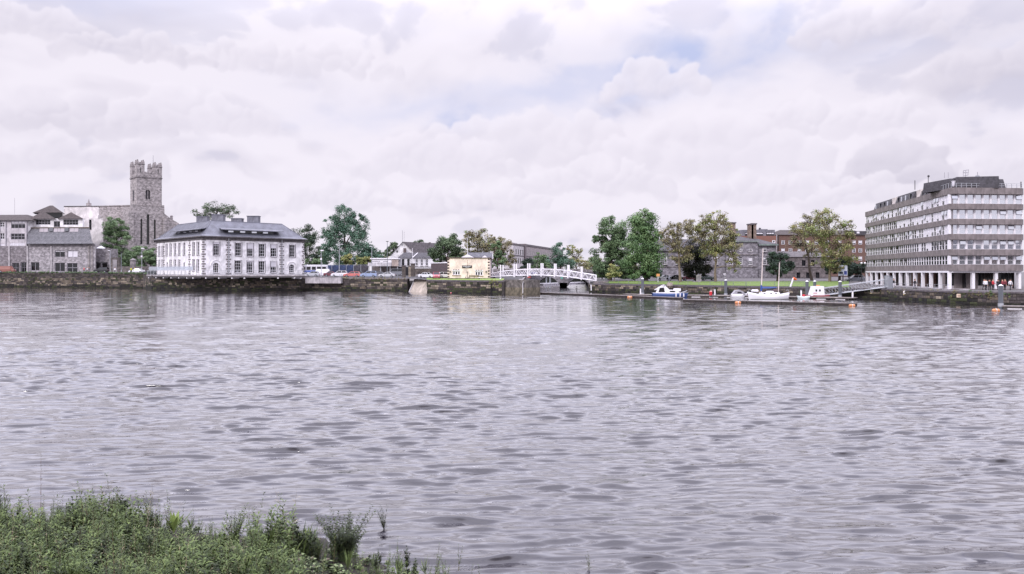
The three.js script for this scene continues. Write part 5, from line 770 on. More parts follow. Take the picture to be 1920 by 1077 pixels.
// ---------- cars ----------
function car(label, kind, color, px, D, ground, turn, group = 'cars parked along the quay') {
  const t = thing(kind === 'van' ? 'van' : 'car', label, kind === 'van' ? 'van' : 'car', [X(px, D), ground, -D], group); t.rotation.y = turn;
  const L = { hatch: 4.0, saloon: 4.5, estate: 4.5, suv: 4.4, van: 4.9 }[kind], roof = { hatch: 1.47, saloon: 1.42, estate: 1.47, suv: 1.68, van: 2.05 }[kind], h = L / 2, belt = { hatch: 0.92, saloon: 0.92, estate: 0.93, suv: 1.05, van: 1.15 }[kind], W = 1.72;
  const paint = M(color, { roughness: 0.3, clearcoat: 0.8, clearcoatRoughness: 0.1 });
  const low = new THREE.Shape(); low.moveTo(-h, 0.35); low.lineTo(-h + 0.05, belt - 0.12); low.quadraticCurveTo(-h + 0.12, belt, -h + 0.35, belt); low.lineTo(h - 1.25, belt); low.quadraticCurveTo(h - 0.35, belt - 0.08, h - 0.08, belt - 0.28); low.lineTo(h, 0.35);
  for (const c of [h - 0.85, -h + 0.8]) { low.lineTo(c + 0.36, 0.28); low.absarc(c, 0.3, 0.36, 0, Math.PI, false); } low.lineTo(-h, 0.35);
  mesh('body', new THREE.ExtrudeGeometry(low, { depth: W - 0.12, bevelEnabled: true, bevelSize: 0.05, bevelThickness: 0.06, bevelSegments: 2, curveSegments: 6 }).translate(0, 0, -W / 2 + 0.06), paint, t);
  const [r0, r1, f0, f1] = { hatch: [-h + 0.15, -h + 0.45, h - 2.0, h - 1.2], saloon: [-h + 0.75, -h + 1.35, h - 2.2, h - 1.35], estate: [-h + 0.12, -h + 0.4, h - 2.15, h - 1.3], suv: [-h + 0.1, -h + 0.35, h - 1.95, h - 1.15], van: [-h + 0.08, -h + 0.16, h - 1.35, h - 0.75] }[kind];
  const gl = faces((() => { const z0 = W / 2 - 0.03, z1 = W / 2 - 0.2, B = [[r0, belt, z0], [f1, belt, z0], [f1, belt, -z0], [r0, belt, -z0]], Tp = [[r1, roof, z1], [f0, roof, z1], [f0, roof, -z1], [r1, roof, -z1]]; return [[B[0], B[1], Tp[1], Tp[0]], [B[1], B[2], Tp[2], Tp[1]], [B[2], B[3], Tp[3], Tp[2]], [B[3], B[0], Tp[0], Tp[3]]]; })());
  const cab = mesh('glasshouse', gl, kind === 'van' && color !== '#7b7d84' && label.includes('panel') ? paint : mat.glass, t);
  mesh('roof', bx(r1 - 0.02, f0 + 0.02, roof - 0.02, roof + 0.05, -W / 2 + 0.18, W / 2 - 0.18), paint, t);
  const pil = []; for (const s of [-1, 1]) for (const [xb, xt] of [[r0, r1], [f1, f0], [(r0 + f1) / 2 - 0.1, (r1 + f0) / 2]]) pil.push(bar([xb, belt, s * (W / 2 - 0.03)], [xt, roof, s * (W / 2 - 0.19)], 0.05, 4)); mesh('pillar', merge(pil), paint, cab);
  for (const x of [h - 0.85, -h + 0.8]) for (const s of [-1, 1]) { const w = mesh('wheel', cached('wheel', () => new THREE.CylinderGeometry(0.32, 0.32, 0.2, 18).rotateX(Math.PI / 2)), mat.tyre, t, [x, 0.32, s * (W / 2 - 0.1)]); mesh('rim', cached('rim', () => new THREE.CylinderGeometry(0.2, 0.2, 0.03, 12).rotateX(Math.PI / 2)), mat.rim, w, [0, 0, s * 0.1]); }
  for (const s of [-1, 1]) { mesh('headlight', boxG(0.08, 0.14, 0.32), M('#dfe2e8', { roughness: 0.15 }), t, [h - 0.03, belt - 0.34, s * 0.62]); mesh('tail_light', boxG(0.06, 0.2, 0.24), M('#8e1b20', { roughness: 0.3 }), t, [-h - 0.01, belt - 0.22, s * 0.66]); mesh('mirror', boxG(0.1, 0.12, 0.2), paint, t, [f1 - 0.25, belt + 0.1, s * (W / 2 + 0.08)]); }
  mesh('number_plate', boxG(0.02, 0.11, 0.5), mat.paint, t, [h + 0.03, 0.45, 0]); mesh('bumper', boxG(0.1, 0.18, W - 0.2), mat.darkFrame, t, [h - 0.01, 0.38, 0]);
  return t;
}
const onQuay = (px, D) => { const [, D0, y] = along(quayL, px); return lerp(y, y + 0.12, clamp((D - D0) / 8)) + (D > D0 + 8 ? lerp(0, Math.max(4, y - 0.1) - y - 0.12, (D - D0 - 8) / 22) : 0); };
const PI = Math.PI;
for (const [label, kind, color, px, D, turn] of [
  ['silver hatchback half hidden behind the deck railing by the courthouse corner', 'hatch', '#b4b6bd', 585, 224, PI], ['white panel van beside the courthouse corner', 'van', '#e4e3e8', 602, 229, PI], ['dark red saloon behind the white estate car', 'saloon', '#6b2a33', 622, 228, 0.1],
  ['white estate car parked behind the concrete block', 'suv', '#e6e5ea', 636, 223, PI + 0.05], ['coral red estate car facing the courthouse', 'estate', '#d27068', 660, 221, PI], ['pale blue hatchback between the red and silver cars', 'suv', '#98a8c8', 691, 217, PI + 0.05],
  ['silver grey saloon beside the stone gate pillar', 'saloon', '#c9c9cd', 725, 215, PI], ['grey minibus parked before the canopy shed', 'van', '#7b7d84', 743, 232, PI], ['dark grey car in the rear parking row under the canopy', 'saloon', '#56565c', 712, 231, 0], ['black saloon in the rear row behind the lamp post', 'saloon', '#2f2f35', 675, 231, 0],
  ['white saloon at the boundary wall beside the red jeep', 'saloon', '#dcdce2', 801, 209, -0.5], ['red jeep facing the river beside the clubhouse', 'suv', '#a83244', 818, 203, -PI / 2 + 0.1], ['white car half hidden behind the clubhouse corner', 'hatch', '#dcdce2', 836, 206, 0.2],
  ['black people carrier in front of the low stone garage', 'suv', '#26262b', 190, 258, PI], ['white saloon car at the end of the boardwalk', 'saloon', '#e2e1e6', 256, 250, PI], ['dark green estate car beside the boardwalk railing', 'estate', '#3c4246', 281, 250, PI], ['brown van with fence panels before the civic offices', 'van', '#8b5a50', 13, 262, 0]])
  car(label, kind, color, px, D, onQuay(px, D), turn);
for (const [label, kind, color, px, D, turn] of [['silver car in the museum car park under the trees', 'saloon', '#c9cad0', 1246, 214, PI], ['black car before the museum arch', 'saloon', '#26262a', 1264, 214, PI], ['maroon car parked between the tree trunks', 'saloon', '#6a3040', 1294, 214, 0], ['dark green car beside the museum wall', 'hatch', '#2d3d3c', 1328, 214, 0], ['grey jeep in the shade beside the office block', 'suv', '#6d7078', 1603, 205, PI]]) car(label, kind, color, px, D, D > 210 ? 2.75 : 2.5, turn, 'cars parked by the museum');
for (const [px, label] of [[998, 'white bus roof showing above the footbridge']]) { const t = coach(988, 1008, 503, 252, 4.0, label); t.userData.group = undefined; delete t.userData.group; t.scale.set(0.9, 0.6, 0.9); t.position.y = 3.9; }
car('white car crossing the stone bridge', 'hatch', '#dfdfe4', 1068, 250, 4.35, 0, 'cars on the stone bridge');

// ---------- people ----------
const humanGeo = (pose) => cached('human' + pose, () => {
  const J = { head: [0, 1.62, 0, 0.115], neck: [0, 1.45, 0, 0.06], chest: [0, 1.3, 0, 0.165], waist: [0, 1.05, 0, 0.14], hip: [0, 0.93, 0, 0.155] };
  const sw = pose === 1 ? 0.25 : 0.05, bones = [['head', 'head'], ['neck', 'head'], ['neck', 'chest'], ['chest', 'waist'], ['waist', 'hip']].map(([a, b]) => [...J[a], ...J[b]]);
  for (const s of [-1, 1]) { const k = s * sw, x = 0.19 * s; bones.push([0.1 * s, 1.4, 0, 0.09, x, 1.38, 0, 0.07], [x, 1.38, 0, 0.062, x * 1.25, 1.1, -k * 0.5, 0.05], [x * 1.25, 1.1, -k * 0.5, 0.048, pose === 2 ? x * 0.6 : x * 1.25, pose === 2 ? 1.12 : 0.84, pose === 2 ? 0.26 : -k * 0.5 + 0.08, 0.036], [0.09 * s, 0.92, 0, 0.1, 0.1 * s, 0.5, k * 0.6, 0.068], [0.1 * s, 0.5, k * 0.6, 0.062, 0.1 * s, 0.09, k * 0.9 - 0.03, 0.045], [0.1 * s, 0.05, k * 0.9 - 0.05, 0.045, 0.11 * s, 0.035, k * 0.9 + 0.14, 0.035]); const hx = pose === 2 ? x * 0.6 : x * 1.25, hy = pose === 2 ? 1.12 : 0.84, hz = pose === 2 ? 0.26 : -k * 0.5 + 0.08; bones.push([hx, hy, hz, 0.03, hx, hy - 0.09, hz + 0.03, 0.026]); for (let q = -1; q <= 1; q++) bones.push([hx, hy - 0.08, hz + 0.03, 0.018, hx + q * 0.02, hy - 0.16, hz + 0.04, 0.012]); }
  const N = 56, mc = new MarchingCubes(N, new THREE.MeshBasicMaterial(), false, false, 60000), span = 1.9; mc.isolation = 0;
  for (let k = 0; k < N; k++) for (let j = 0; j < N; j++) for (let i = 0; i < N; i++) {
    const x = (i / N - 0.5) * 1.0, y = j / N * span - 0.05, z = (k / N - 0.5) * 1.0; let d = 9;
    for (const [ax, ay, az, ra, bx_, by, bz, rb] of bones) { const vx = bx_ - ax, vy = by - ay, vz = bz - az, l = vx * vx + vy * vy + vz * vz, h = l ? clamp(((x - ax) * vx + (y - ay) * vy + (z - az) * vz) / l) : 0, q = Math.hypot(x - ax - vx * h, y - ay - vy * h, z - az - vz * h) - lerp(ra, rb, h), e = Math.max(0.035 - Math.abs(d - q), 0) / 0.035; d = Math.min(d, q) - e * e * 0.00875; }
    mc.field[i + j * N + k * N * N] = -d;
  }
  mc.update(); const n = mc.count, p = mc.positionArray.slice(0, n * 3), no = mc.normalArray.slice(0, n * 3);
  for (let i = 0; i < n; i++) { p[i * 3] = p[i * 3] * 0.5; p[i * 3 + 1] = (p[i * 3 + 1] + 1) / 2 * span - 0.05; p[i * 3 + 2] *= 0.5; }
  const g = new THREE.BufferGeometry(); g.setAttribute('position', new THREE.BufferAttribute(p, 3)); g.setAttribute('normal', new THREE.BufferAttribute(no, 3)); g.computeVertexNormals(); return g;
});
function person(label, px, D, ground, turn, top, legs, hair = '#33261f', pose = 0, group) {
  const t = thing('person', label, 'person', [X(px, D), ground, -D], group), base = humanGeo(pose), p = base.attributes.position, g = base.clone(), col = new Float32Array(p.count * 3), c1 = lin(top), c2 = lin(legs), sk = lin('#c99b84'), sh = lin('#1d1a1a');
  for (let i = 0; i < p.count; i += 3) { let y = 0, x = 0; for (let k = 0; k < 3; k++) { y += p.getY(i + k) / 3; x += Math.abs(p.getX(i + k)) / 3; } const c = y > 1.45 ? sk : y < 0.09 ? sh : x > 0.2 && y < 0.86 ? sk : y > 0.93 || x > 0.2 ? c1 : c2; for (let k = 0; k < 3; k++) col.set([c.r, c.g, c.b], (i + k) * 3); }
  g.setAttribute('color', new THREE.BufferAttribute(col, 3)); t.rotation.y = turn;
  const b = mesh('body', g, M('#ffffff', { vertexColors: true }), t); mesh('hair', new THREE.SphereGeometry(0.125, 10, 7, 0, 6.3, 0, 1.75).scale(1, 1.05, 1.08).translate(0, 1.65, -0.02), M(hair), b); return t;
}
const grp = 'people gathered under the office block';
person('person in white shirt and dark trousers at the edge of the column group', 1849, 129, 2.1, 2.2, '#e2dfe4', '#2c2a30', '#33261f', 0, grp); person('person in white shirt carrying a bag in front of the dark glazing', 1846, 130.5, 2.1, 1.2, '#d9d6dc', '#26242a', '#5a4436', 1, grp); person('person in black jacket facing the glazing', 1856, 129.5, 2.1, 3, '#242328', '#1f1d22', '#2a201b', 0, grp); person('person in red top with dark trousers beside the white column', 1862.5, 129, 2.1, 0.4, '#b3323c', '#2a272d', '#2a201b', 2, grp);
person('person in dark coat right of the white column', 1872, 130, 2.1, 2.6, '#2b2930', '#222026', '#2a201b', 0, grp); person('person in maroon sweater near the river pile', 1880, 129, 2.1, 1, '#8a3a44', '#26242a', '#3b2c22', 2, grp); person('person in dark red jacket talking near the river pile', 1885, 130.5, 2.1, -1, '#74343c', '#1f1d22', '#3b2c22', 0, grp); person('person in white top at the far right of the group', 1895, 130, 2.1, 2, '#dedbe0', '#34313a', '#2a201b', 1, grp);
person('person in black jacket leaning on the quay near the gangway', 1676.5, 148.5, 2.05, 1, '#202026', '#c9c6cc', '#2a201b', 2); person('person in dark coat walking under the office columns', 1716, 139.5, 2.08, 1.5, '#25242a', '#4a4a52', '#2a201b', 1);
person('person in red jacket on the quay before the civic offices', 157, 255, 4.8, 1.5, '#d2555c', '#22232a', '#2a201b', 1); person('person in white shirt walking beside the red jacket', 163, 255, 4.8, 1.5, '#d8d5da', '#3a3a42', '#2a201b', 1); person('person in grey jacket behind the white shirt', 166.5, 256, 4.8, 1.3, '#77757c', '#8a878e', '#4b3a2f', 0);
person('person in yellow vest by the white saloon car', 245.5, 247, 4.65, 0.6, '#c8d23a', '#3a4050', '#2a201b', 0); person('person in yellow vest and dark trousers near the churchyard wall', 252.5, 250, 4.68, -0.4, '#d2d84a', '#2a2c33', '#2a201b', 1); person('person in white shirt standing at the garage', 215, 252, 4.7, 0, '#e2e0e5', '#5a5862', '#2a201b', 0);
// ---------- lamp posts ----------
function lampPost(label, px, D, ground, topPy, kind, group) {
  const t = thing('lamp_post', label, 'lamp post', [X(px, D), ground, -D], group), h = Y(topPy, D) - ground;
  mesh('base', new THREE.CylinderGeometry(0.12, 0.14, 1.0, 8), mat.galv, t, [0, 0.5, 0]); mesh('pole', bar([0, 1, 0], [0, h, 0], 0.1, 8, 0.07), kind === 'dark' ? mat.steel : mat.galv, t);
  if (kind === 'twin') for (const s of [-1, 1]) { mesh('arm', bar([0, h - 0.5, 0], [s * 0.55, h + 0.05, 0], 0.05, 5), mat.galv, t); mesh('lamp_head', boxG(0.6, 0.14, 0.3), mat.paint, t, [s * 0.7, h + 0.1, 0]); }
  else if (kind === 'box') { mesh('lamp_head', boxG(0.75, 0.3, 0.5), mat.paint, t, [0.25, h, 0]); mesh('camera_box', boxG(0.4, 0.5, 0.4), mat.paint, t, [0, h * 0.68, 0.1]); mesh('arm', bar([-0.7, h * 0.8, 0], [0, h * 0.83, 0], 0.05, 5), mat.galv, t); }
  else { mesh('lamp_head', boxG(0.7, 0.16, 0.32), kind === 'dark' ? mat.iron : mat.paint, t, [kind === 'dark' ? 0 : -0.35, h, 0]); }
}
const lg = 'lamp posts along the car park';
lampPost('white post with camera boxes before the blue coach', 602, 222, 3.6, 470, 'box', lg); lampPost('tall twin-headed lamp post behind the white estate car', 636, 234, 3.8, 459, 'twin', lg); lampPost('single headed lamp post at the end of the blue fence', 697, 235, 3.8, 462, 'one', lg); lampPost('leaning tall pole with small dark head by the canopy shed', 726, 228, 3.7, 453, 'dark', lg);
lampPost('short white camera post in front of the churchyard bushes', 265.5, 246, 4.6, 466, 'box'); lampPost('slim white pole beside the low stone garage', 206, 254, 4.75, 470, 'one'); lampPost('slender grey post by the churchyard gate', 227, 252, 4.7, 474, 'dark');
for (const [px, lb] of [[1616, 'white globe street lamp in front of the dark shade tree'], [1622.5, 'white globe street lamp touching the end of the office block']]) { const t = thing('globe_lamp', lb, 'street lamp', [X(px, 188), 2.2, -188], 'globe lamps by the office block'); mesh('pole', bar([0, 0, 0], [0, 4.7, 0], 0.07, 6), mat.iron, t); mesh('globe', new THREE.SphereGeometry(0.26, 10, 8), mat.paint, t, [0, 4.9, 0]); }
// ---------- river furniture: piles, pontoons, booms, buoys ----------
function pile(label, px, D, topPy, group = 'steel mooring piles') { const h = Y(topPy, D), t = thing('mooring_pile', label, 'pile', [X(px, D), -2, -D], group); mesh('pile', new THREE.CylinderGeometry(0.3, 0.3, h + 1.7, 12), M('#6c7078', { map: T.stain, roughness: 0.6 }), t, [0, (h + 1.7) / 2, 0]); mesh('cap', new THREE.ConeGeometry(0.34, 0.22, 12), mat.paint, t, [0, h + 1.85, 0]); mesh('collar', new THREE.CylinderGeometry(0.36, 0.36, 0.45, 12), mat.galv, t, [0, 2.5, 0]); }
pile('grey steel pile with white cap beside the blue cruiser', 1205, 166, 521); pile('grey steel pile between the red barrel and the covered boat', 1361, 161, 523.5); pile('steel pile standing behind the wheelhouse boat stern', 1513.5, 151, 525.5); pile('shorter steel pile beyond the white wheelhouse', 1528, 158, 525.5); pile('steel pile beside the foot of the gangway', 1575.5, 148, 526); pile('steel pile on the small pontoon in front of the office block', 1877, 110, 532.5);
function pontoon(name, label, px0, D0, px1, D1, { w = 2.2, floats = 3.4, top = 0.45, group } = {}) {
  const t = thing(name, label, 'pontoon', [X((px0 + px1) / 2, (D0 + D1) / 2), 0, -(D0 + D1) / 2], group), f = new Facade(t, px0, D0, px1, D1, 0);
  for (let x = 0, i = 0; x < f.len - 0.5; x += 3, i++) f.box('deck_panel', x + 0.02, Math.min(f.len, x + 2.98), top - 0.12, top + rr(-0.01, 0.01), -w, 0, M(i % 3 ? '#a39a96' : '#948b88', { map: T.stain })); f.box('side_beam', 0, f.len, top - 0.3, top - 0.125, -0.1, 0.06, mat.wetTimber);
  for (let x = 0.6; x < f.len - 1.6; x += floats) f.box('float', x, x + 1.7, -0.35, top - 0.31, -w + 0.1, 0.03, M('#c9c5c8', { roughness: 0.5 })); return [t, f];
}
pontoon('floating_pontoon', 'long floating pontoon with white floats in front of the park wall', 1196, 163, 1392, 156); pontoon('floating_pontoon', 'floating pontoon with cleats beyond the white ketch', 1392, 156, 1602, 143); pontoon('floating_pontoon', 'small pontoon with one pile in front of the office block', 1880, 109, 1990, 105, { w: 1.8 });
pontoon('floating_pontoon', 'stub of pontoon behind the blue cruiser under the park wall', 1168, 168, 1200, 165, { w: 1.4 });
function boom(label, px0, D0, px1, D1) { const t = thing('floating_boom', label, 'boom', [X((px0 + px1) / 2, (D0 + D1) / 2), 0, -(D0 + D1) / 2], 'floating booms off the pontoons'), f = new Facade(t, px0, D0, px1, D1, 0), n = Math.round(f.len / 6); for (let i = 0; i < n; i++) { f.box('boom_log', f.len * i / n + 0.05, f.len * (i + 1) / n - 0.05, -0.3, 0.34, -0.8, 0, mat.wetTimber); f.box('boom_deck', f.len * i / n + 0.05, f.len * (i + 1) / n - 0.05, 0.345, 0.42, -0.8, 0.04, M('#9c9494', { map: T.stain })); } }
boom('long timber boom lying off the channel mouth', 1004, 183, 1276, 145); boom('low timber boom lying off the sailing ketch', 1280, 135, 1606, 118.5);
function buoy(label, px, D, r = 0.45, c = mat.orange, len = 1) { r *= 0.66; const t = thing('buoy', label, 'buoy', [X(px, D), 0, -D], 'orange buoys on the river'); mesh('float', new THREE.CapsuleGeometry(r, len * r * 2.2, 5, 10).rotateZ(PI / 2), c, t, [0, 0.12, 0]); mesh('band', new THREE.TorusGeometry(r * 1.02, 0.035, 5, 14).rotateY(PI / 2), mat.paint, t, [0, 0.12, 0]); mesh('ring', new THREE.TorusGeometry(0.12, 0.03, 4, 8), mat.iron, t, [0, 0.12 + r + 0.06, 0]); }
buoy('orange buoy at the channel end of the boom', 1004, 181.5, 0.42); buoy('pale orange buoy alongside the middle of the timber boom', 1181, 155.5, 0.36); buoy('orange buoy off the bow of the ketch', 1384, 128, 0.36); buoy('orange buoy at the downstream end of the boom', 1598, 117, 0.34); buoy('large orange buoy off the office block quay', 1868, 102, 0.36); buoy('tiny red buoy under the clubhouse quay', 845.5, 187, 0.22, mat.red, 0.2);
// ---------- gangway ----------
{
  const t = thing('gangway', 'grey sloping lattice gangway from the office quay down to the pontoon', 'gangway', [X(1600, 147), 0, -147]), A = P(1543, 552, 151), B = P(1668, 533, 145.5), loc = (p) => [p[0] - t.position.x, p[1], p[2] - t.position.z]; A[1] = 0.55; B[1] = 2.35;
  for (const dz of [0, -1.6]) { const a = loc([A[0], A[1], A[2] + dz]), b = loc([B[0], B[1], B[2] + dz]), at = (k, y) => [lerp(a[0], b[0], k), lerp(a[1], b[1], k) + y, lerp(a[2], b[2], k)]; mesh('handrail', bar(at(0, 1.35), at(1, 1.35), 0.06, 5), mat.galv, t); mesh('stringer', bar(a, b, 0.1, 4), mat.galv, t); const n = 10; for (let i = 0; i <= n; i++) mesh('upright', bar(at(i / n, 0), at(i / n, 1.35), 0.035, 4), mat.galv, t); for (let i = 0; i < n; i++) mesh('diagonal', bar(at(i / n, 1.3), at((i + 1) / n, 0.05), 0.03, 4), mat.galv, t); }
  const a = loc(A), b = loc(B); mesh('walkway', faces([[a, b, [b[0], b[1], b[2] - 1.6], [a[0], a[1], a[2] - 1.6]]]), mat.steel, t);
  const g = thing('gangway_gate', 'grey steel security gate panel at the top of the gangway', 'gate', [X(1667, 145.2), 2.0, -145.2]); mesh('panel', boxG(0.15, 2.3, 2.0), mat.galv, g, [0, 1.15, -0.6]); mesh('frame', merge([bar([-0.9, 0, 0.4], [-0.9, 2.4, 0.4], 0.06, 5), bar([0.5, 0, 0.4], [0.5, 2.5, 0.4], 0.06, 5), bar([-0.9, 2.4, 0.4], [0.5, 2.2, 0.4], 0.06, 5)]), mat.steel, g); mesh('infill', boxG(0.75, 2.0, 0.06), M('#8b8d94'), g, [0.1, 1.05, 0.4]);
}
// ---------- boats ----------
function hullGeo(L, B, H, sheer = 0.25, rake = 0.5, fine = 1) { // x forward, waterline at 0
  const n = 18, m = 7, pos = [], idx = [];
  for (let i = 0; i <= n; i++) { const k = i / n, x = (k - 0.5) * L, half = B / 2 * Math.pow(Math.sin(PI * clamp(0.16 + k * 0.84)), fine * 0.7) * (k > 0.98 ? 0.12 : 1), deck = H * (1 + sheer * (2 * k - 0.9) ** 2), keel = -0.45 * Math.sin(PI * clamp(k * 0.92 + 0.05)) - 0.05; for (let j = 0; j <= m * 2; j++) { const a = (j / (m * 2) - 0.5) * 2, s = Math.abs(a), y = lerp(keel, deck, s ** 1.6), w = half * (1 - (1 - s) ** 2.4); pos.push(x + rake * (k > 0.5 ? (k - 0.5) * 2 : -(0.5 - k) * 0.8) * (y / H) * 0.7, y, Math.sign(a) * w); } }
  const r = m * 2 + 1; for (let i = 0; i < n; i++) for (let j = 0; j < m * 2; j++) { const a = i * r + j; idx.push(a, a + r, a + r + 1, a, a + r + 1, a + 1); } for (let i = 0; i < n; i++) { const a = i * r, b = a + r - 1; idx.push(a, b, b + r, a, b + r, a + r); }
  const g = new THREE.BufferGeometry(); g.setAttribute('position', new THREE.Float32BufferAttribute(pos, 3)); g.setIndex(idx); g.computeVertexNormals(); return g;
}
const extr = (pts, d, z0) => new THREE.ExtrudeGeometry(new THREE.Shape(pts.map(p => new THREE.Vector2(...p))), { depth: d, bevelEnabled: true, bevelSize: 0.04, bevelThickness: 0.05, bevelSegments: 2 }).translate(0, 0, z0 ?? -d / 2);
{ // blue and white cabin cruiser, bow to the right
  const D = 157, t = thing('cabin_cruiser', 'white cabin cruiser with blue hull moored at the pontoon', 'boat', [X(1256, D), 0, -D]);
  mesh('hull', hullGeo(6.6, 2.3, 0.85, 0.12, 0.5), M('#40568a', { roughness: 0.3, clearcoat: 0.6 }), t); mesh('gunwale', hullGeo(6.7, 2.36, 0.2, 0.3, 0.5).scale(1, 0.6, 1).translate(0.05, 0.83, 0), mat.hull, t);
  const c = mesh('cabin', extr([[-2.6, 0.9], [1.9, 0.9], [1.2, 1.45], [-0.2, 1.5], [-0.9, 2.15], [-2.1, 2.1]], 1.7), mat.hull, t); mesh('windscreen', extr([[-2.35, 1.1], [-1.15, 1.1], [-1.35, 1.95], [-2.1, 1.9]], 1.78), mat.glass, c); mesh('cabin_window', extr([[-0.2, 1.1], [0.9, 1.1], [0.8, 1.32], [-0.1, 1.32]], 1.8), mat.glass, c); mesh('canopy_frame', merge([bar([-2.9, 1.5, 0.7], [-1.2, 2.5, 0.7], 0.05, 5), bar([-1.2, 2.5, 0.7], [-0.9, 2.2, 0.7], 0.05, 5), bar([-2.9, 1.5, -0.7], [-1.2, 2.5, -0.7], 0.05, 5), bar([-1.2, 2.5, -0.7], [-1.2, 2.5, 0.7], 0.05, 5)]), mat.paint, t);
  mesh('cover', extr([[0.9, 1.3], [2.0, 1.3], [2.0, 1.75], [0.9, 1.75]], 1.3), mat.paint, t); mesh('bow_rail', merge([bar([2.2, 0.95, 0.9], [3.4, 1.35, 0.2], 0.04, 5), bar([2.2, 0.95, -0.9], [3.4, 1.35, -0.2], 0.04, 5), bar([3.4, 1.35, 0.2], [3.4, 1.35, -0.2], 0.04, 5)]), mat.galv, t); for (const x of [1.0, 1.8, 2.5]) mesh('fender', new THREE.CapsuleGeometry(0.11, 0.5, 4, 8), mat.paint, t, [x, 0.5, 1.15]);
}
{ // ketch
  const D = 146, t = thing('sailing_ketch', 'white two-masted ketch with blue furled sail moored at the pontoon', 'sailboat', [X(1441, D), 0, -D]), y = (py) => Y(py, D), x = (px) => X(px, D) - t.position.x;
  mesh('hull', hullGeo(7.0, 2.1, 0.85, 0.6, 0.35, 1.15).rotateY(PI), mat.hull, t); mesh('boot_stripe', hullGeo(6.7, 2.14, 0.12, 0, 0.2, 1.15).rotateY(PI).scale(1, 0.5, 1), mat.iron, t); mesh('deckhouse', extr([[-1.6, 0.9], [2.0, 0.9], [1.8, 1.3], [0.9, 1.32], [0.7, 1.55], [-0.1, 1.55], [-0.4, 1.3], [-1.5, 1.25]], 1.1), mat.hull, t); for (const px of [-0.9, 0.3, 1.2]) mesh('port_light', boxG(0.34, 0.14, 1.24), mat.glass, t, [px, 1.12, 0]);
  mesh('main_mast', bar([x(1427.5), 0.9, 0], [x(1431), y(466.5), 0], 0.11, 8, 0.08), M('#d5c8c2', { roughness: 0.4 }), t); mesh('mizzen_mast', bar([x(1459.5), 0.9, 0], [x(1462), y(493), 0], 0.1, 8, 0.07), M('#d5c8c2', { roughness: 0.4 }), t); mesh('boom', bar([x(1428), y(540.5), 0], [x(1457), y(540.5), 0], 0.06, 6), mat.galv, t); mesh('furled_sail', bar([x(1428.5), y(540), 0], [x(1456), y(539.8), 0], 0.17, 8, 0.12), mat.blue, t); mesh('sail_cover', bar([x(1427.6), y(546), 0], [x(1428), y(535), 0], 0.16, 8), mat.blue, t);
  const rig = [[[1402.5, 545], [1430.8, 468]], [[1478, 546], [1461.8, 495]], [[1438, 549], [1430.8, 470]], [[1431, 469], [1461.5, 500]]].map(([a, b]) => bar([x(a[0]), y(a[1]), 0], [x(b[0]), y(b[1]), 0], 0.012, 3)); mesh('rigging', merge(rig), mat.greyFrame, t); mesh('pulpit', merge([bar([x(1403), y(547), 0.3], [x(1403.5), y(543), 0.3], 0.03, 4), bar([x(1403.5), y(543), 0.3], [x(1412), y(546), 0.7], 0.03, 4), bar([x(1472), y(545), 0.5], [x(1478), y(544), 0.3], 0.03, 4), bar([x(1478), y(544), 0.3], [x(1478), y(549), 0.3], 0.03, 4)]), mat.galv, t); mesh('dinghy', new THREE.CapsuleGeometry(0.22, 0.9, 4, 8).rotateZ(PI / 2), mat.paint, t, [x(1415), y(545.5), 0.2]); mesh('spray_hood', new THREE.SphereGeometry(0.5, 10, 6, 0, 6.3, 0, 1.57).scale(1.1, 0.9, 1), M('#5a4a4c'), t, [x(1454), 1.5, 0]);
}
{ const D = 156, t = thing('covered_boat', 'small white motorboat under a grey cover at the pontoon', 'boat', [X(1385, D), 0, -D]); mesh('hull', hullGeo(2.9, 1.5, 0.7, 0.2, 0.3), mat.hull, t); mesh('cover', extr([[-1.3, 0.68], [1.2, 0.68], [0.8, 1.15], [0.1, 1.5], [-0.7, 1.4]], 1.1), M('#9b989f', { roughness: 0.8 }), t); mesh('window', extr([[-0.4, 0.9], [0.5, 0.9], [0.3, 1.15], [-0.3, 1.15]], 1.2), mat.glass, t); }
{ const D = 149, t = thing('wheelhouse_boat', 'white boat with boxy wheelhouse moored beside the gangway', 'boat', [X(1531, D), 0, -D]); mesh('hull', hullGeo(4.4, 2.0, 0.7, 0.2, 0.3).rotateY(PI), M('#7a3236', { roughness: 0.4 }), t); const w = mesh('wheelhouse', extr([[-1.3, 0.6], [1.25, 0.6], [1.1, 2.35], [-0.75, 2.35]], 1.5), mat.hull, t); for (const [x, y] of [[-0.3, 1.6], [0.35, 1.6]]) mesh('window', boxG(0.3, 0.38, 1.64), mat.glass, w, [x, y, 0]); mesh('name_strip', boxG(0.7, 0.12, 1.62), M('#b04048'), w, [-0.5, 1.1, 0]); mesh('roof_hatch', boxG(0.5, 0.2, 0.5), mat.orange, w, [0.3, 2.5, 0]); }
{ const D = 148, t = thing('dinghy', 'small pale dinghy with red engine beside the wheelhouse boat', 'boat', [X(1507, D), 0, -D]); mesh('hull', hullGeo(2.0, 1.2, 0.5, 0.3, 0.3).rotateY(PI), M('#cfd8dc'), t); mesh('outboard', bx(-0.15, 0.15, 0.3, 0.9, -0.15, 0.15), mat.red, t); mesh('thwart', boxG(0.3, 0.06, 1.0), mat.timber, t, [0.3, 0.4, 0]); }
{ const D = 157.5, t = thing('barrel', 'small red barrel standing on the pontoon', 'barrel', [X(1333, D), 0.45, -D]); mesh('drum', new THREE.CylinderGeometry(0.28, 0.28, 0.75, 12), mat.red, t, [0, 0.37, 0]); mesh('lid', new THREE.CylinderGeometry(0.2, 0.28, 0.12, 12), M('#d8b4b4'), t, [0, 0.8, 0]); }
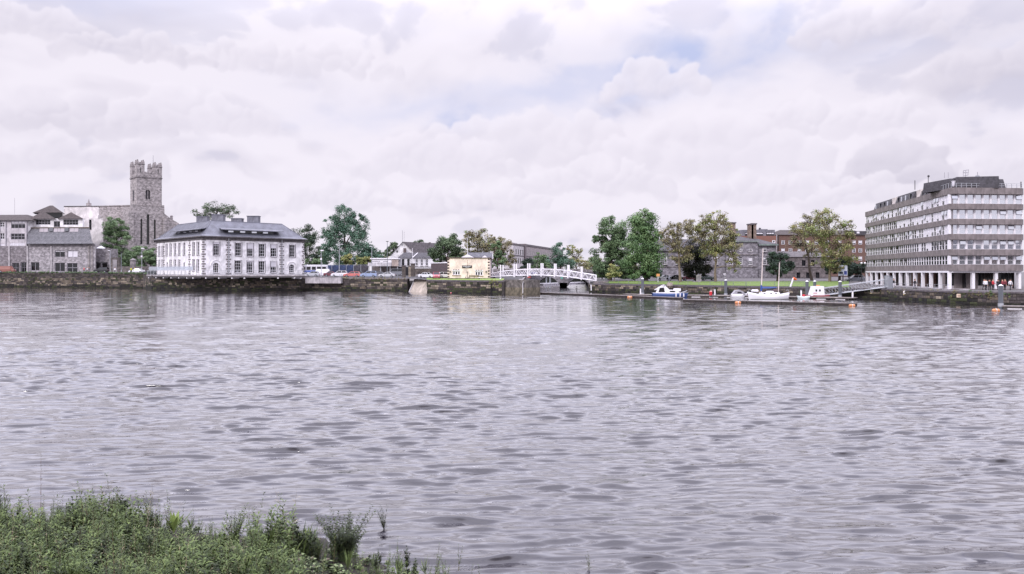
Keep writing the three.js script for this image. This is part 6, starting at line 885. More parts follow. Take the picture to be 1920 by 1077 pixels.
for (const [px, D, lb] of [[1340.5, 157, 'white service pedestal beside the red barrel'], [1201, 164, 'white service pedestal at the pile by the blue cruiser'], [1599, 143, 'white service pedestal at the downstream pontoon end'], [1502.5, 149, 'white service pedestal beside the pale dinghy']]) { const t = thing('power_pedestal', lb, 'pedestal', [X(px, D), 0.45, -D], 'service pedestals on the pontoons'); mesh('post', boxG(0.22, 1.15, 0.22), mat.paint, t, [0, 0.575, 0]); mesh('cap', boxG(0.26, 0.1, 0.26), mat.steel, t, [0, 1.2, 0]); }
// ---------- park furniture ----------
{ const D = 170, t = thing('statue', 'dark figure sculpture on pale stone plinth at the park edge', 'statue', [X(1256, 178), 1.9, -178.6]); mesh('plinth', boxG(1.1, 0.75, 1.0), M('#b9aca2', { map: T.mottle }), t, [0.1, 0.38, 0]); const g = humanGeo(2).clone().scale(0.85, 0.85, 0.85).rotateY(0.8).translate(0, 0.76, 0); mesh('figure', g, mat.steel, t); }
{ const D = 198, t = thing('notice_sign', 'orange warning notice on white post on the park lawn', 'sign', [X(1234, D), 2.5, -D]); mesh('post', boxG(0.1, 1.9, 0.1), mat.paint, t, [0, 0.9, 0]); mesh('board', boxG(0.8, 0.65, 0.06), M('#cf9060'), t, [0, 1.75, 0.06]); }
{ const D = 197, t = thing('stone_portal', 'small pale stone doorway frame standing on the park lawn', 'monument', [X(1310, D), 2.5, -D]); for (const s of [-1, 1]) mesh('jamb', boxG(0.25, 1.5, 0.3), mat.paleStone, t, [s * 0.42, 0.75, 0]); mesh('lintel', boxG(1.15, 0.25, 0.34), mat.paleStone, t, [0, 1.63, 0]); mesh('panel', boxG(0.55, 1.4, 0.06), mat.inner, t, [0, 0.75, 0]); mesh('step', boxG(1.8, 0.25, 0.7), mat.paleStone, t, [-0.6, 0.12, 0.3]); }
{ const D = 199, t = thing('info_totem', 'blue and white information board beside the office block', 'sign', [X(1581, D), 2.5, -D]); mesh('post', boxG(0.2, 2.0, 0.2), mat.iron, t, [0, 1, 0]); const b = mesh('board', boxG(2.2, 2.6, 0.12), M('#d2d6ea'), t, [0, 2.9, 0]); mesh('print', boxG(1.4, 0.6, 0.02), M('#39436f'), b, [-0.3, 0.6, 0.075]); mesh('print', boxG(0.7, 0.9, 0.02), M('#4e5aa0'), b, [0.6, -0.6, 0.075]); mesh('print', boxG(0.9, 0.5, 0.02), M('#2c2f45'), b, [-0.5, -0.6, 0.075]); }
{ const q = along(quayR, 1800), t = thing('notice_board', 'pale rectangular notice fixed to the office block quay wall', 'sign', [X(1801, q[1] - 0.22), 1.35, -q[1] + 0.22]); mesh('board', boxG(1.1, 0.55, 0.05), M('#e3cdb8'), t, [0, 0, 0]); mesh('print', boxG(0.9, 0.1, 0.02), M('#8d6a58'), t, [0, 0.08, 0.03]); mesh('print', boxG(0.7, 0.08, 0.02), M('#8d6a58'), t, [0, -0.1, 0.03]); mesh('bracket', boxG(0.1, 0.6, 0.2), mat.iron, t, [0, 0, -0.12]); }
for (const [px, k] of [[1697, 1], [1108.5, 0], [1635, 1]]) { const q = along(quayR, px), t = thing('lifebuoy_box', k ? (px > 1650 ? 'pale lifebuoy holder on the quay below the columns' : 'pale lifebuoy holder on the quay under the gangway') : 'white depth board on the park wall corner', k ? 'lifebuoy' : 'sign', [X(px, q[1] - 0.2), k ? 1.2 : 0.4, -q[1] + 0.25], k ? 'lifebuoy holders on the quay' : undefined); mesh('housing', k ? new THREE.TorusGeometry(0.22, 0.09, 6, 12) : boxG(0.25, 1.3, 0.06), mat.paint, t, [0, k ? 0.3 : 0.65, 0]); mesh('backboard', boxG(k ? 0.5 : 0.35, k ? 0.75 : 0.4, 0.05), M(k ? '#d9c9a0' : '#d8d4d8'), t, [0, k ? 0.2 : 1.3, -0.1]); }
{ const D = 160, t = thing('wind_sock', 'orange and white windsock leaning over the park wall', 'windsock', [X(1483, D), 1.9, -D]); mesh('staff', bar([-0.1, 0, 0], [0.55, 1.9, 0], 0.18, 6), mat.paint, t); mesh('sock', bar([0.5, 1.85, 0], [1.15, 1.6, 0], 0.3, 8, 0.16), M('#d8683a'), t); }
{ // white railings and fence of the park edge
  const t = thing('park_railing', 'thin grey railing along the park wall top', 'railing', [X(1300, 178), 2.1, -178]); for (let i = 0; i < 4; i++) { const A = quayR[i], B = quayR[i + 1], f = new Facade(t, A[0], A[1] + 0.6, B[0], B[1] + 0.6, 2.08); for (let x = 0; x < f.len; x += 3) f.box('rail_post', x, x + 0.05, 0, 0.95, 0, 0.05, mat.steel); for (const y of [0.48, 0.92]) f.box('rail', 0, f.len, y, y + 0.03, 0, 0.03, mat.steel); }
  const s = thing('quay_railing', 'low white rail beside the columns of the office block', 'railing', [X(1740, 138), 2.1, -138]); const f = new Facade(s, 1676, 150, 1782, 131, 2.08); for (let x = 0; x < f.len; x += 2.4) f.box('rail_post', x, x + 0.05, 0, 0.85, 0, 0.05, mat.galv); for (const y of [0.4, 0.82]) f.box('rail', 0, f.len, y, y + 0.04, 0, 0.03, mat.galv);
}
{ // chairs or bicycles stacked by the boundary wall
  let i = 0; for (const [px, D, lb] of [[784, 226, 'white bicycle beside the dark gate pier'], [790, 225, 'red bicycle between the two white ones'], [796, 224, 'white bicycle next to the white saloon']]) { const t = thing('bicycle', lb, 'bicycle', [X(px, D), 3.55, -D], 'bicycles by the boundary wall'); for (const s of [-1, 1]) mesh('wheel', new THREE.TorusGeometry(0.33, 0.03, 5, 16), mat.galv, t, [s * 0.5, 0.33, 0]); mesh('frame', merge([bar([-0.5, 0.33, 0], [-0.1, 0.8, 0], 0.03, 4), bar([-0.1, 0.8, 0], [0.4, 0.85, 0], 0.03, 4), bar([0, 0.3, 0], [0.4, 0.85, 0], 0.03, 4), bar([0, 0.3, 0], [-0.1, 0.9, 0], 0.03, 4), bar([0.5, 0.33, 0], [0.38, 0.95, 0], 0.03, 4), bar([-0.5, 0.33, 0], [0, 0.3, 0], 0.03, 4)]), ['', mat.paint, mat.red, mat.paint][++i], t); mesh('saddle', boxG(0.22, 0.06, 0.12), mat.iron, t, [-0.12, 0.93, 0]); mesh('handlebar', bar([0.38, 0.97, -0.25], [0.38, 0.97, 0.25], 0.025, 4), mat.iron, t); }
}
// ---------- trees: trunk with limbs, crown of separate leaf faces gathered in clumps ----------
function tree(name, label, { px, D, ground, lobes, leaf = 0.42, n = 5200, tones, clumps = 70, clumpR = 0.4, bark = mat.bark, trunkR = 0.35, group, twigs = 0, droop = 0, hollow = 0.4, base = null, stretch = 1 }) {
  const x0 = X(px, D), t = thing(name, label, 'tree', [x0, ground, -D], group), L = lobes.map(([lx, ly, rx, ry, dz = 0]) => ({ c: [X(lx, D) - x0, Y(ly, D) - ground, dz], rx: rx / F * D, ry: ry / F * D, rz: rx / F * D * 0.9 }));
  const vol = L.reduce((s, l) => s + l.rx * l.ry, 0), wood = [], tips = [];
  const mainTop = L[0].c, fork = [mainTop[0] * 0.3, Math.max(1.2, Math.min(...L.map(l => l.c[1] - l.ry * 0.75))), 0], trunkTop = [mainTop[0] * 0.8, mainTop[1] + L[0].ry * 0.3, mainTop[2]];
  const curve = (a, b, r0, r1, k = 3, sag = 0.12) => { let p = a; const len = Math.hypot(b[0] - a[0], b[1] - a[1], b[2] - a[2]); for (let i = 1; i <= k; i++) { const s = i / k, q = [0, 1, 2].map(m => lerp(a[m], b[m], s) + (i < k ? rr(-1, 1) * len * 0.035 : 0) + (m === 1 ? Math.sin(s * PI) * len * sag : 0)); wood.push(bar(p, q, lerp(r0, r1, (i - 1) / k), 5, lerp(r0, r1, s))); p = q; } };
  curve([0, -0.3, 0], fork, trunkR * 1.25, trunkR * 0.8, 2, 0); curve(fork, trunkTop, trunkR * 0.8, trunkR * 0.2, 4, 0);
  const pos = [], col = [], cT = tones.map(h => lin(h));
  const leafAt = (p, s, up, c) => { const ax = new THREE.Vector3(gauss(), gauss() + 0.1, gauss()).normalize(), nn = new THREE.Vector3(gauss() + up[0] * 0.9, gauss() + up[1] * 0.9 + 0.35, gauss() + up[2] * 0.9).normalize(), bx_ = new THREE.Vector3().crossVectors(ax, nn).normalize(), cx = new THREE.Vector3().crossVectors(nn, bx_).normalize(); const w = s * 0.55, a = cx.multiplyScalar(s), b = bx_.multiplyScalar(w), P0 = [p[0] - a.x * 0.5, p[1] - a.y * 0.5, p[2] - a.z * 0.5], P1 = [p[0] + b.x * 0.5, p[1] + b.y * 0.5, p[2] + b.z * 0.5], P2 = [p[0] + a.x * 0.6, p[1] + a.y * 0.6 - droop * s, p[2] + a.z * 0.6], P3 = [p[0] - b.x * 0.5, p[1] - b.y * 0.5, p[2] - b.z * 0.5]; pos.push(...P0, ...P1, ...P2, ...P0, ...P2, ...P3); for (let i = 0; i < 6; i++) col.push(c.r, c.g, c.b); };
  for (const l of L) {
    const share = l.rx * l.ry / vol, k = Math.max(5, Math.round(clumps * share)), per = Math.round(n * (twigs ? 1.2 : 2.1) * share / k);
    const lc = l.c, from = [lerp(fork[0], trunkTop[0], clamp((lc[1] - fork[1]) / (trunkTop[1] - fork[1] + 0.01) * 0.5)), lerp(fork[1], trunkTop[1], clamp((lc[1] - fork[1]) / (trunkTop[1] - fork[1] + 0.01) * 0.5)), 0];
    if (l !== L[0]) curve(from, [lc[0], lc[1] - l.ry * 0.2, lc[2]], trunkR * 0.4, trunkR * 0.16, 3);
    for (let i = 0; i < k; i++) {
      const v = new THREE.Vector3(gauss(), gauss(), gauss()).normalize(), q = Math.pow(rr(hollow ** 3, 1), 1 / 3) * rr(0.86, 1.04), c = [lc[0] + v.x * l.rx * q, lc[1] + v.y * l.ry * q, lc[2] + v.z * l.rz * q], R = clumpR * Math.min(l.rx, l.ry * 1.4) * rr(0.65, 1.4) * (1.15 - 0.4 * Math.abs(v.y));
      if (c[1] < 0.4) continue; tips.push([c, lc, l]);
      const tone = cT[Math.floor(rnd() * cT.length)];
      for (let m = 0; m < per; m++) { const d = new THREE.Vector3(gauss(), gauss() + 0.15, gauss()).normalize(), r = R * Math.pow(rnd(), 0.55), p = [c[0] + d.x * r * stretch, c[1] + d.y * r * 0.72, c[2] + d.z * r], j = rr(0.78, 1.25), w = rr(-0.05, 0.05); leafAt(p, leaf * rr(0.6, 1.35), [d.x, d.y, d.z], { r: tone.r * (j + w), g: tone.g * j, b: tone.b * (j - w) }); }
    }
  }
  const step = Math.max(1, Math.floor(tips.length / (twigs || 26)));
  tips.forEach(([c, lc, l], i) => { if (i % step) return; const b = [lc[0] * 0.8 + 0.2 * c[0], lerp(fork[1], lc[1], 0.85) - l.ry * 0.15, lc[2] * 0.9]; curve(b, c, trunkR * 0.13 + 0.03, 0.025, 3, 0.06); if (twigs) for (let k = 0; k < 5; k++) wood.push(bar(c.map((v, m) => lerp(b[m], v, 0.75)), [c[0] + gauss() * l.rx * 0.25, c[1] + Math.abs(gauss()) * l.ry * 0.3, c[2] + gauss() * l.rx * 0.2], 0.035, 3, 0.012)); });
  const trunk = mesh('trunk', merge(wood), bark, t);
  const g = new THREE.BufferGeometry(); g.setAttribute('position', new THREE.Float32BufferAttribute(pos, 3)); g.setAttribute('color', new THREE.Float32BufferAttribute(col, 3)); g.computeVertexNormals();
  mesh('crown', g, leafMat, t); return t;
}
const leafMat = new THREE.MeshPhysicalMaterial({ color: '#ffffff', vertexColors: true, roughness: 0.75, side: THREE.DoubleSide });
const G = { deep: ['#48593f', '#536648', '#3e4e38', '#5d6f50'], mid: ['#566c48', '#637854', '#4a603f', '#6f8560'], bright: ['#587347', '#658153', '#4a643d', '#70895c'], dark: ['#2c3a2e', '#34443a', '#3b4d3e', '#26332a'], blue: ['#43604e', '#52705c', '#39543f', '#5f7d68'], olive: ['#7b7452', '#8e8664', '#6a6247', '#7f7d58'], brown: ['#777152', '#888263', '#676247', '#8c8866'], gold: ['#7f8650', '#8f965f', '#6f7645', '#97935c'], black: ['#23251f', '#2a2d25', '#1d201b', '#332f2a'] };
const tg = 'trees of the far bank';
tree('churchyard_tree', 'dense dark green tree between the pale office block and the cathedral', { px: 218, D: 282, ground: 4.7, lobes: [[215, 425, 22, 22], [206, 455, 15, 24], [226, 455, 17, 24], [214, 482, 24, 20], [232, 440, 12, 18], [205, 430, 14, 20]], n: 9500, tones: G.mid, clumps: 90, group: tg });
tree('churchyard_bush', 'rounded green bush below the lancet windows', { px: 252, D: 268, ground: 4.7, lobes: [[248, 478, 17, 16], [262, 470, 12, 12], [240, 490, 14, 14], [258, 495, 14, 12]], n: 4600, tones: G.mid, clumps: 50, trunkR: 0.2, group: tg });
tree('churchyard_bush', 'green bush touching the white courthouse wall', { px: 282, D: 266, ground: 4.7, lobes: [[282, 475, 13, 20], [274, 490, 14, 16], [288, 495, 10, 14]], n: 4200, tones: G.mid, clumps: 45, trunkR: 0.2, group: tg });
tree('wide_crowned_tree', 'spreading umbrella-shaped tree rising behind the courthouse roof', { px: 402, D: 300, ground: 4.5, lobes: [[408, 390, 30, 12], [382, 398, 20, 10], [432, 399, 16, 10], [368, 408, 12, 7], [400, 402, 24, 12]], n: 3300, tones: G.deep, clumps: 85, clumpR: 0.42, twigs: 40, hollow: 0.75, trunkR: 0.5, group: tg });
tree('churchyard_tree', 'dark green tree at the right end of the courthouse', { px: 572, D: 290, ground: 4.2, lobes: [[570, 442, 24, 24], [582, 465, 18, 28], [560, 470, 16, 24], [590, 490, 12, 20]], n: 5600, tones: [...G.deep, ...G.dark], clumps: 80, group: tg });
tree('tall_bushy_tree', 'tall broad blue-green tree with feathered tips behind the parked cars', { px: 648, D: 272, ground: 4.1, lobes: [[645, 412, 26, 28], [668, 425, 22, 30], [625, 430, 22, 32], [650, 450, 40, 40], [632, 478, 30, 28], [672, 475, 26, 28], [612, 455, 12, 26], [618, 488, 18, 18], [688, 490, 16, 16]], n: 17000, tones: G.blue, clumps: 340, clumpR: 0.36, trunkR: 0.6, hollow: 0.7, leaf: 0.42, group: tg, stretch: 0.8 });
tree('hedge_tree', 'lower dark tree beside the tall blue-green tree', { px: 700, D: 276, ground: 4.1, lobes: [[698, 482, 18, 18], [708, 490, 12, 14], [690, 470, 12, 14]], n: 3200, tones: G.blue, clumps: 60, group: tg });
tree('garden_shrub', 'clipped round green shrub behind the coach', { px: 587, D: 262, ground: 4, lobes: [[585, 492, 20, 9], [596, 494, 10, 7]], n: 1700, tones: G.mid, clumps: 34, trunkR: 0.15, group: tg });
for (const [px, w, top, label] of [[647, 8, 478, 'leafy lime green shrub behind the twin lamp post'], [656, 7, 474, 'yellow green cordyline-like shrub behind the blue fence'], [671, 5, 480, 'slim yellow green shrub behind the blue fence end'], [681, 8, 481, 'bushy yellow green shrub beside the single lamp post'], [690, 6, 480, 'narrow pale green shrub at the canopy shed']]) tree('garden_shrub', label, { px, D: 254, ground: 4, lobes: [[px, (top + 498) / 2, w, (500 - top) / 2]], n: 800, tones: G.gold, clumps: 16, trunkR: 0.12, leaf: 0.38, group: tg });
tree('street_tree', 'small dark tree behind the gabled house', { px: 738, D: 320, ground: 4.2, lobes: [[737, 464, 11, 12], [728, 474, 8, 10]], n: 1800, tones: G.deep, clumps: 40, group: tg });
tree('street_tree', 'dark tree top showing over the slate ridge', { px: 785, D: 330, ground: 4.2, lobes: [[786, 455, 10, 8], [778, 462, 8, 8]], n: 1300, tones: G.deep, clumps: 30, group: tg });
tree('quay_tree', 'rounded green tree between the cottage and the cream clubhouse', { px: 838, D: 225, ground: 3.6, lobes: [[842, 460, 24, 20], [820, 472, 16, 16], [856, 478, 16, 16], [826, 488, 14, 10], [812, 482, 8, 8]], n: 6200, tones: G.deep, clumps: 95, group: tg });
tree('plane_tree', 'olive plane tree with thin upper twigs behind the clubhouse flagpole', { px: 898, D: 262, ground: 3.8, lobes: [[893, 438, 26, 14], [900, 458, 30, 18], [876, 446, 12, 14], [912, 466, 20, 18], [880, 470, 22, 14]], n: 4600, tones: [...G.olive, '#6d7a48'], clumps: 120, clumpR: 0.34, twigs: 70, bark: mat.bark, group: tg });
tree('plane_tree', 'olive brown tree beside the pale terrace beyond the bridge', { px: 938, D: 280, ground: 3.9, lobes: [[942, 462, 20, 16], [950, 486, 18, 22], [928, 448, 16, 9], [936, 480, 16, 20]], n: 4200, tones: G.olive, clumps: 95, clumpR: 0.34, twigs: 50, group: tg });
tree('quay_tree', 'narrow green tree against the olive tree behind the clubhouse', { px: 933, D: 258, ground: 3.8, lobes: [[932, 470, 11, 22], [938, 490, 12, 18], [926, 496, 9, 12]], n: 2600, tones: G.mid, clumps: 45, group: tg });
tree('quay_tree', 'dark low tree left of the bridge trees', { px: 992, D: 292, ground: 3.9, lobes: [[990, 494, 13, 11], [985, 504, 12, 7]], n: 1900, tones: G.dark, clumps: 34, group: tg });
tree('quay_tree', 'mid green tree above the footbridge posts', { px: 1013, D: 300, ground: 3.9, lobes: [[1012, 488, 15, 14], [1022, 500, 14, 10], [1004, 500, 12, 9]], n: 2900, tones: G.mid, clumps: 50, group: tg });
tree('quay_tree', 'taller blue green tree behind the middle of the footbridge', { px: 1052, D: 310, ground: 3.9, lobes: [[1050, 476, 19, 20], [1040, 494, 18, 16], [1062, 496, 18, 15]], n: 4600, tones: G.blue, clumps: 75, group: tg });
tree('plane_tree', 'pale olive tree with bare top right of the footbridge trees', { px: 1082, D: 330, ground: 3.9, lobes: [[1080, 482, 16, 22], [1092, 496, 12, 14], [1072, 466, 10, 8]], n: 3400, tones: [...G.olive, ...G.gold], clumps: 80, clumpR: 0.34, twigs: 40, group: tg });
tree('park_lime_tree', 'large bright green tree overhanging the channel corner of the park', { px: 1143, D: 214, ground: 2.7, lobes: [[1148, 430, 26, 24], [1132, 462, 22, 26], [1158, 462, 26, 32], [1138, 495, 26, 24], [1166, 497, 20, 22], [1122, 440, 10, 14], [1128, 510, 18, 14], [1172, 512, 16, 12]], n: 14500, tones: G.mid, clumps: 150, clumpR: 0.4, trunkR: 0.6, group: tg });
tree('park_lime_tree', 'tallest bright green tree with spire-like top in the park', { px: 1212, D: 206, ground: 2.6, lobes: [[1206, 416, 26, 22], [1200, 440, 22, 20], [1220, 440, 20, 18], [1205, 468, 34, 26], [1220, 496, 28, 24], [1190, 500, 26, 22], [1228, 510, 16, 14], [1200, 515, 26, 10]], n: 17500, tones: G.bright, clumps: 190, clumpR: 0.4, trunkR: 0.6, group: tg });
tree('park_shrub', 'small pale olive bush on the lawn below the tall green tree', { px: 1152, D: 202, ground: 2.5, lobes: [[1150, 503, 11, 11], [1158, 512, 9, 9], [1144, 514, 8, 8]], n: 1500, tones: G.gold, clumps: 30, trunkR: 0.12, leaf: 0.32, bark: mat.paleBark, group: tg });
const pg = 'plane trees in the park';
tree('plane_tree', 'brownish plane tree with pale trunk beside the tall green tree', { px: 1276, D: 199, ground: 2.5, lobes: [[1268, 430, 26, 16], [1290, 425, 22, 15], [1262, 455, 22, 20], [1284, 475, 22, 16], [1270, 490, 14, 12], [1306, 440, 20, 16], [1250, 440, 14, 16]], n: 5400, tones: [...G.brown, ...G.olive], clumps: 180, clumpR: 0.3, twigs: 110, bark: mat.paleBark, trunkR: 0.34, leaf: 0.34, group: pg });
tree('plane_tree', 'brownish plane tree with straight pale trunk in front of the museum', { px: 1342, D: 199, ground: 2.5, lobes: [[1338, 412, 28, 16], [1355, 425, 26, 18], [1345, 452, 34, 24], [1330, 470, 24, 18], [1372, 470, 22, 22], [1375, 498, 14, 16], [1320, 430, 24, 18], [1375, 440, 16, 18]], n: 8600, tones: [...G.brown, ...G.gold], clumps: 230, clumpR: 0.3, twigs: 130, bark: mat.paleBark, trunkR: 0.34, leaf: 0.34, group: pg });
tree('copper_tree', 'very dark copper-leaved tree behind the plane trunks', { px: 1306, D: 208, ground: 2.65, lobes: [[1306, 470, 24, 20], [1296, 495, 24, 18], [1318, 495, 22, 20], [1304, 510, 26, 10]], n: 6200, tones: G.black, clumps: 85, clumpR: 0.45, group: tg });
tree('park_evergreen', 'compact dark evergreen tree behind the ketch masts', { px: 1458, D: 203, ground: 2.6, lobes: [[1459, 482, 20, 11], [1446, 497, 16, 11], [1472, 497, 16, 12], [1459, 508, 24, 11]], n: 4300, tones: G.dark, clumps: 70, clumpR: 0.42, group: tg });
tree('plane_tree', 'large yellow green plane tree beside the concrete office block', { px: 1556, D: 199, ground: 2.5, lobes: [[1556, 425, 34, 24], [1580, 450, 24, 24], [1535, 440, 32, 20], [1560, 470, 36, 22], [1590, 478, 20, 20], [1545, 492, 22, 16], [1510, 430, 24, 15], [1570, 500, 22, 14], [1548, 405, 28, 16], [1590, 430, 18, 18]], n: 9800, tones: [...G.gold, ...G.olive, '#6f7d45'], clumps: 250, clumpR: 0.33, twigs: 120, bark: mat.paleBark, trunkR: 0.36, leaf: 0.36, group: pg });
tree('plane_tree', 'sparse brown twiggy plane tree over the low stone range', { px: 1523, D: 212, ground: 2.7, lobes: [[1500, 430, 24, 16], [1520, 412, 24, 14], [1500, 455, 22, 16], [1520, 470, 20, 14]], n: 2600, tones: G.brown, clumps: 130, clumpR: 0.3, twigs: 90, leaf: 0.34, group: pg });
tree('shade_tree', 'dark green tree in the gap beside the office block columns', { px: 1605, D: 215, ground: 2.6, lobes: [[1606, 502, 18, 14], [1594, 508, 14, 12], [1618, 506, 12, 12]], n: 3400, tones: G.dark, clumps: 50, group: tg });
tree('shade_tree', 'dark green undergrowth tree below the yellow plane tree', { px: 1574, D: 208, ground: 2.6, lobes: [[1576, 495, 18, 18], [1560, 500, 14, 14]], n: 2800, tones: G.dark, clumps: 45, group: tg });
tree('far_tree', 'distant green tree on the skyline right of the conifer', { px: 716, D: 360, ground: 4.3, lobes: [[722, 490, 12, 9], [712, 494, 10, 8]], n: 900, tones: G.olive, clumps: 22, group: tg });
tree('far_tree', 'distant low trees closing the view beyond the channel', { px: 1100, D: 430, ground: 4, lobes: [[1100, 500, 12, 9], [1110, 492, 12, 14]], n: 1300, tones: G.gold, clumps: 24, group: tg });
for (const [a, b, D, top, label] of [[1108, 1150, 226, 506, 'dark clipped hedge behind the channel corner of the park'], [1150, 1196, 228, 507, 'dark hedge behind the trunks of the tall green trees'], [1196, 1240, 230, 506, 'dark hedge next to the orange brick house']]) tree('hedge', label, { px: (a + b) / 2, D, ground: 3, lobes: [[(a + b) / 2, 514, (b - a) / 2, 9], [lerp(a, b, 0.2), 513, 9, 8], [lerp(a, b, 0.8), 512, 9, 8], [lerp(a, b, 0.5), top + 6, 12, 7]], n: 2600, tones: G.dark, clumps: 50, trunkR: 0.15, group: 'hedges behind the park' });
for (const [px, D, py, r, label] of [[1118, 360, 494, 15, 'distant green tree in the gap left of the tall park trees'], [1185, 350, 496, 20, 'distant dark tree glimpsed between the two tall park trees'], [606, 330, 478, 14, 'distant green tree behind the white camera post'], [716, 330, 484, 12, 'distant tree behind the single headed lamp post'], [870, 330, 480, 16, 'distant green tree behind the clubhouse flagpole'], [960, 400, 492, 14, 'distant tree beside the pale terrace wall']]) tree('far_tree', label, { px, D, ground: 4, lobes: [[px, py, r, r], [px + r * 0.5, py + 8, r * 0.8, r * 0.8], [px - r * 0.5, py + 9, r * 0.8, r * 0.8]], n: 1900, tones: [...G.deep, ...G.olive], clumps: 36, leaf: 0.55, group: tg });
// weeds on the quay walls
{
  const pos = [], col = [], put = (x, y, z, s, c) => { for (let i = 0; i < 26; i++) { const a = rr(0, 6.28), h = rr(0.2, 1) * s, d = rr(0, 0.7) * s, w = 0.07 + 0.05 * rnd(), bx_ = x + Math.cos(a) * d * 0.3, bz = z + Math.sin(a) * d * 0.3; pos.push(bx_ - w, y - 0.1, bz, bx_ + w, y - 0.1, bz, x + Math.cos(a) * d, y + h * rr(-0.3, 1), z + Math.sin(a) * d); const j = rr(0.8, 1.25); for (let k = 0; k < 3; k++) col.push(c.r * j, c.g * j, c.b * j); } };
  for (let i = 0; i < 190; i++) { const px = rr(-60, 276), q = along(quayL, px); put(X(px, q[1]), q[2] + rr(-0.1, 0.15), -q[1] + 0.1, rr(0.3, 0.85), lin(G.mid[i % 4])); }
  for (let i = 0; i < 70; i++) { const px = rr(590, 760), q = along(quayL, px); put(X(px, q[1]), q[2] + rr(-0.5, 0.05), -q[1] + 0.15, rr(0.25, 0.6), lin(G.olive[i % 4])); }
  for (let i = 0; i < 46; i++) { const px = rr(918, 945), q = along(quayL, px); put(X(px, q[1]), rr(1.4, 3.1), -q[1] + 0.12, rr(0.3, 0.7), lin(G.gold[i % 4])); }
  for (let i = 0; i < 150; i++) { const px = rr(1560, 1900), q = along(quayR, px); put(X(px, q[1]), q[2] * rr(0.5, 1), -q[1] + 0.1, rr(0.2, 0.5), lin((i % 3 ? G.olive : G.mid)[i % 4])); }
  for (let i = 0; i < 60; i++) { const px = rr(1110, 1540), q = along(quayR, px); put(X(px, q[1]), q[2] - rr(0, 1.2), -q[1] + 0.1, rr(0.2, 0.45), lin(G.mid[i % 4])); }
  const g = new THREE.BufferGeometry(); g.setAttribute('position', new THREE.Float32BufferAttribute(pos, 3)); g.setAttribute('color', new THREE.Float32BufferAttribute(col, 3)); g.computeVertexNormals();
  tag(mesh('wall_weeds', g, leafMat), 'straggling green weeds growing from the quay walls', 'weeds', null, 'stuff');
}
// ---------- weeds of the near bank ----------
function plantGeo({ h, leaves, len, wide, stem = 0.006, spread = 0.5, up = 0.6, branch = 1, tones, stemTone = '#6d6a45', from = 0.08, curve = 0.25 }) {
  const pos = [], col = [], tc = tones.map(c => lin(c)), sc = lin(stemTone), push = (c, ...p) => { pos.push(...p.flat()); for (let i = 0; i < p.length; i++) col.push(c.r, c.g, c.b); };
  for (let b = 0; b < branch; b++) {
    const a0 = rr(0, 6.28), lean = (b ? rr(0.12, 0.4) : rr(0, 0.12)) * spread * 2, hh = h * (b ? rr(0.5, 0.95) : 1), at = (k) => [Math.cos(a0) * lean * hh * k * (0.5 + 0.5 * k), hh * k, Math.sin(a0) * lean * hh * k * (0.5 + 0.5 * k)];
    if (stem) for (let i = 0; i < 4; i++) { const A = at(i / 4), B = at((i + 1) / 4), r = stem * (1 - i / 5); push(sc, [A[0] - r, A[1], A[2]], [A[0] + r, A[1], A[2]], B, [A[0], A[1], A[2] - r], [A[0], A[1], A[2] + r], B); }
    for (let i = 0; i < leaves; i++) {
      const k = from + (1 - from) * Math.pow((i + rnd()) / leaves, 0.85), o = at(Math.min(1, k)), a = i * 2.4 + rr(-0.4, 0.4), l = len * rr(0.65, 1.2) * (1.1 - 0.55 * k), w = wide * l, e = up + rr(-0.25, 0.35), dx = Math.cos(a) * Math.cos(e), dz = Math.sin(a) * Math.cos(e), dy = Math.sin(e), px = -Math.sin(a) * w, pz = Math.cos(a) * w, m = [o[0] + dx * l * 0.5, o[1] + dy * l * 0.5, o[2] + dz * l * 0.5], tip = [o[0] + dx * l, o[1] + dy * l - curve * l, o[2] + dz * l];
      const c0 = tc[Math.floor(rnd() * tc.length)], j = rr(0.8, 1.25), c = { r: c0.r * j, g: c0.g * j, b: c0.b * j }, L_ = [m[0] + px, m[1] + w * 0.25, m[2] + pz], R_ = [m[0] - px, m[1] + w * 0.25, m[2] - pz]; push(c, o, L_, m, o, m, R_, L_, tip, m, m, tip, R_);
    }
  }
  const g = new THREE.BufferGeometry(); g.setAttribute('position', new THREE.Float32BufferAttribute(pos, 3)); g.setAttribute('color', new THREE.Float32BufferAttribute(col, 3)); g.computeVertexNormals(); return g;
}
const herb = ['#45552a', '#536333', '#384722', '#63723f'], herbD = ['#2d3821', '#374226', '#252e1b', '#414c2c'], straw = ['#94886c', '#857a62', '#a2977c'];
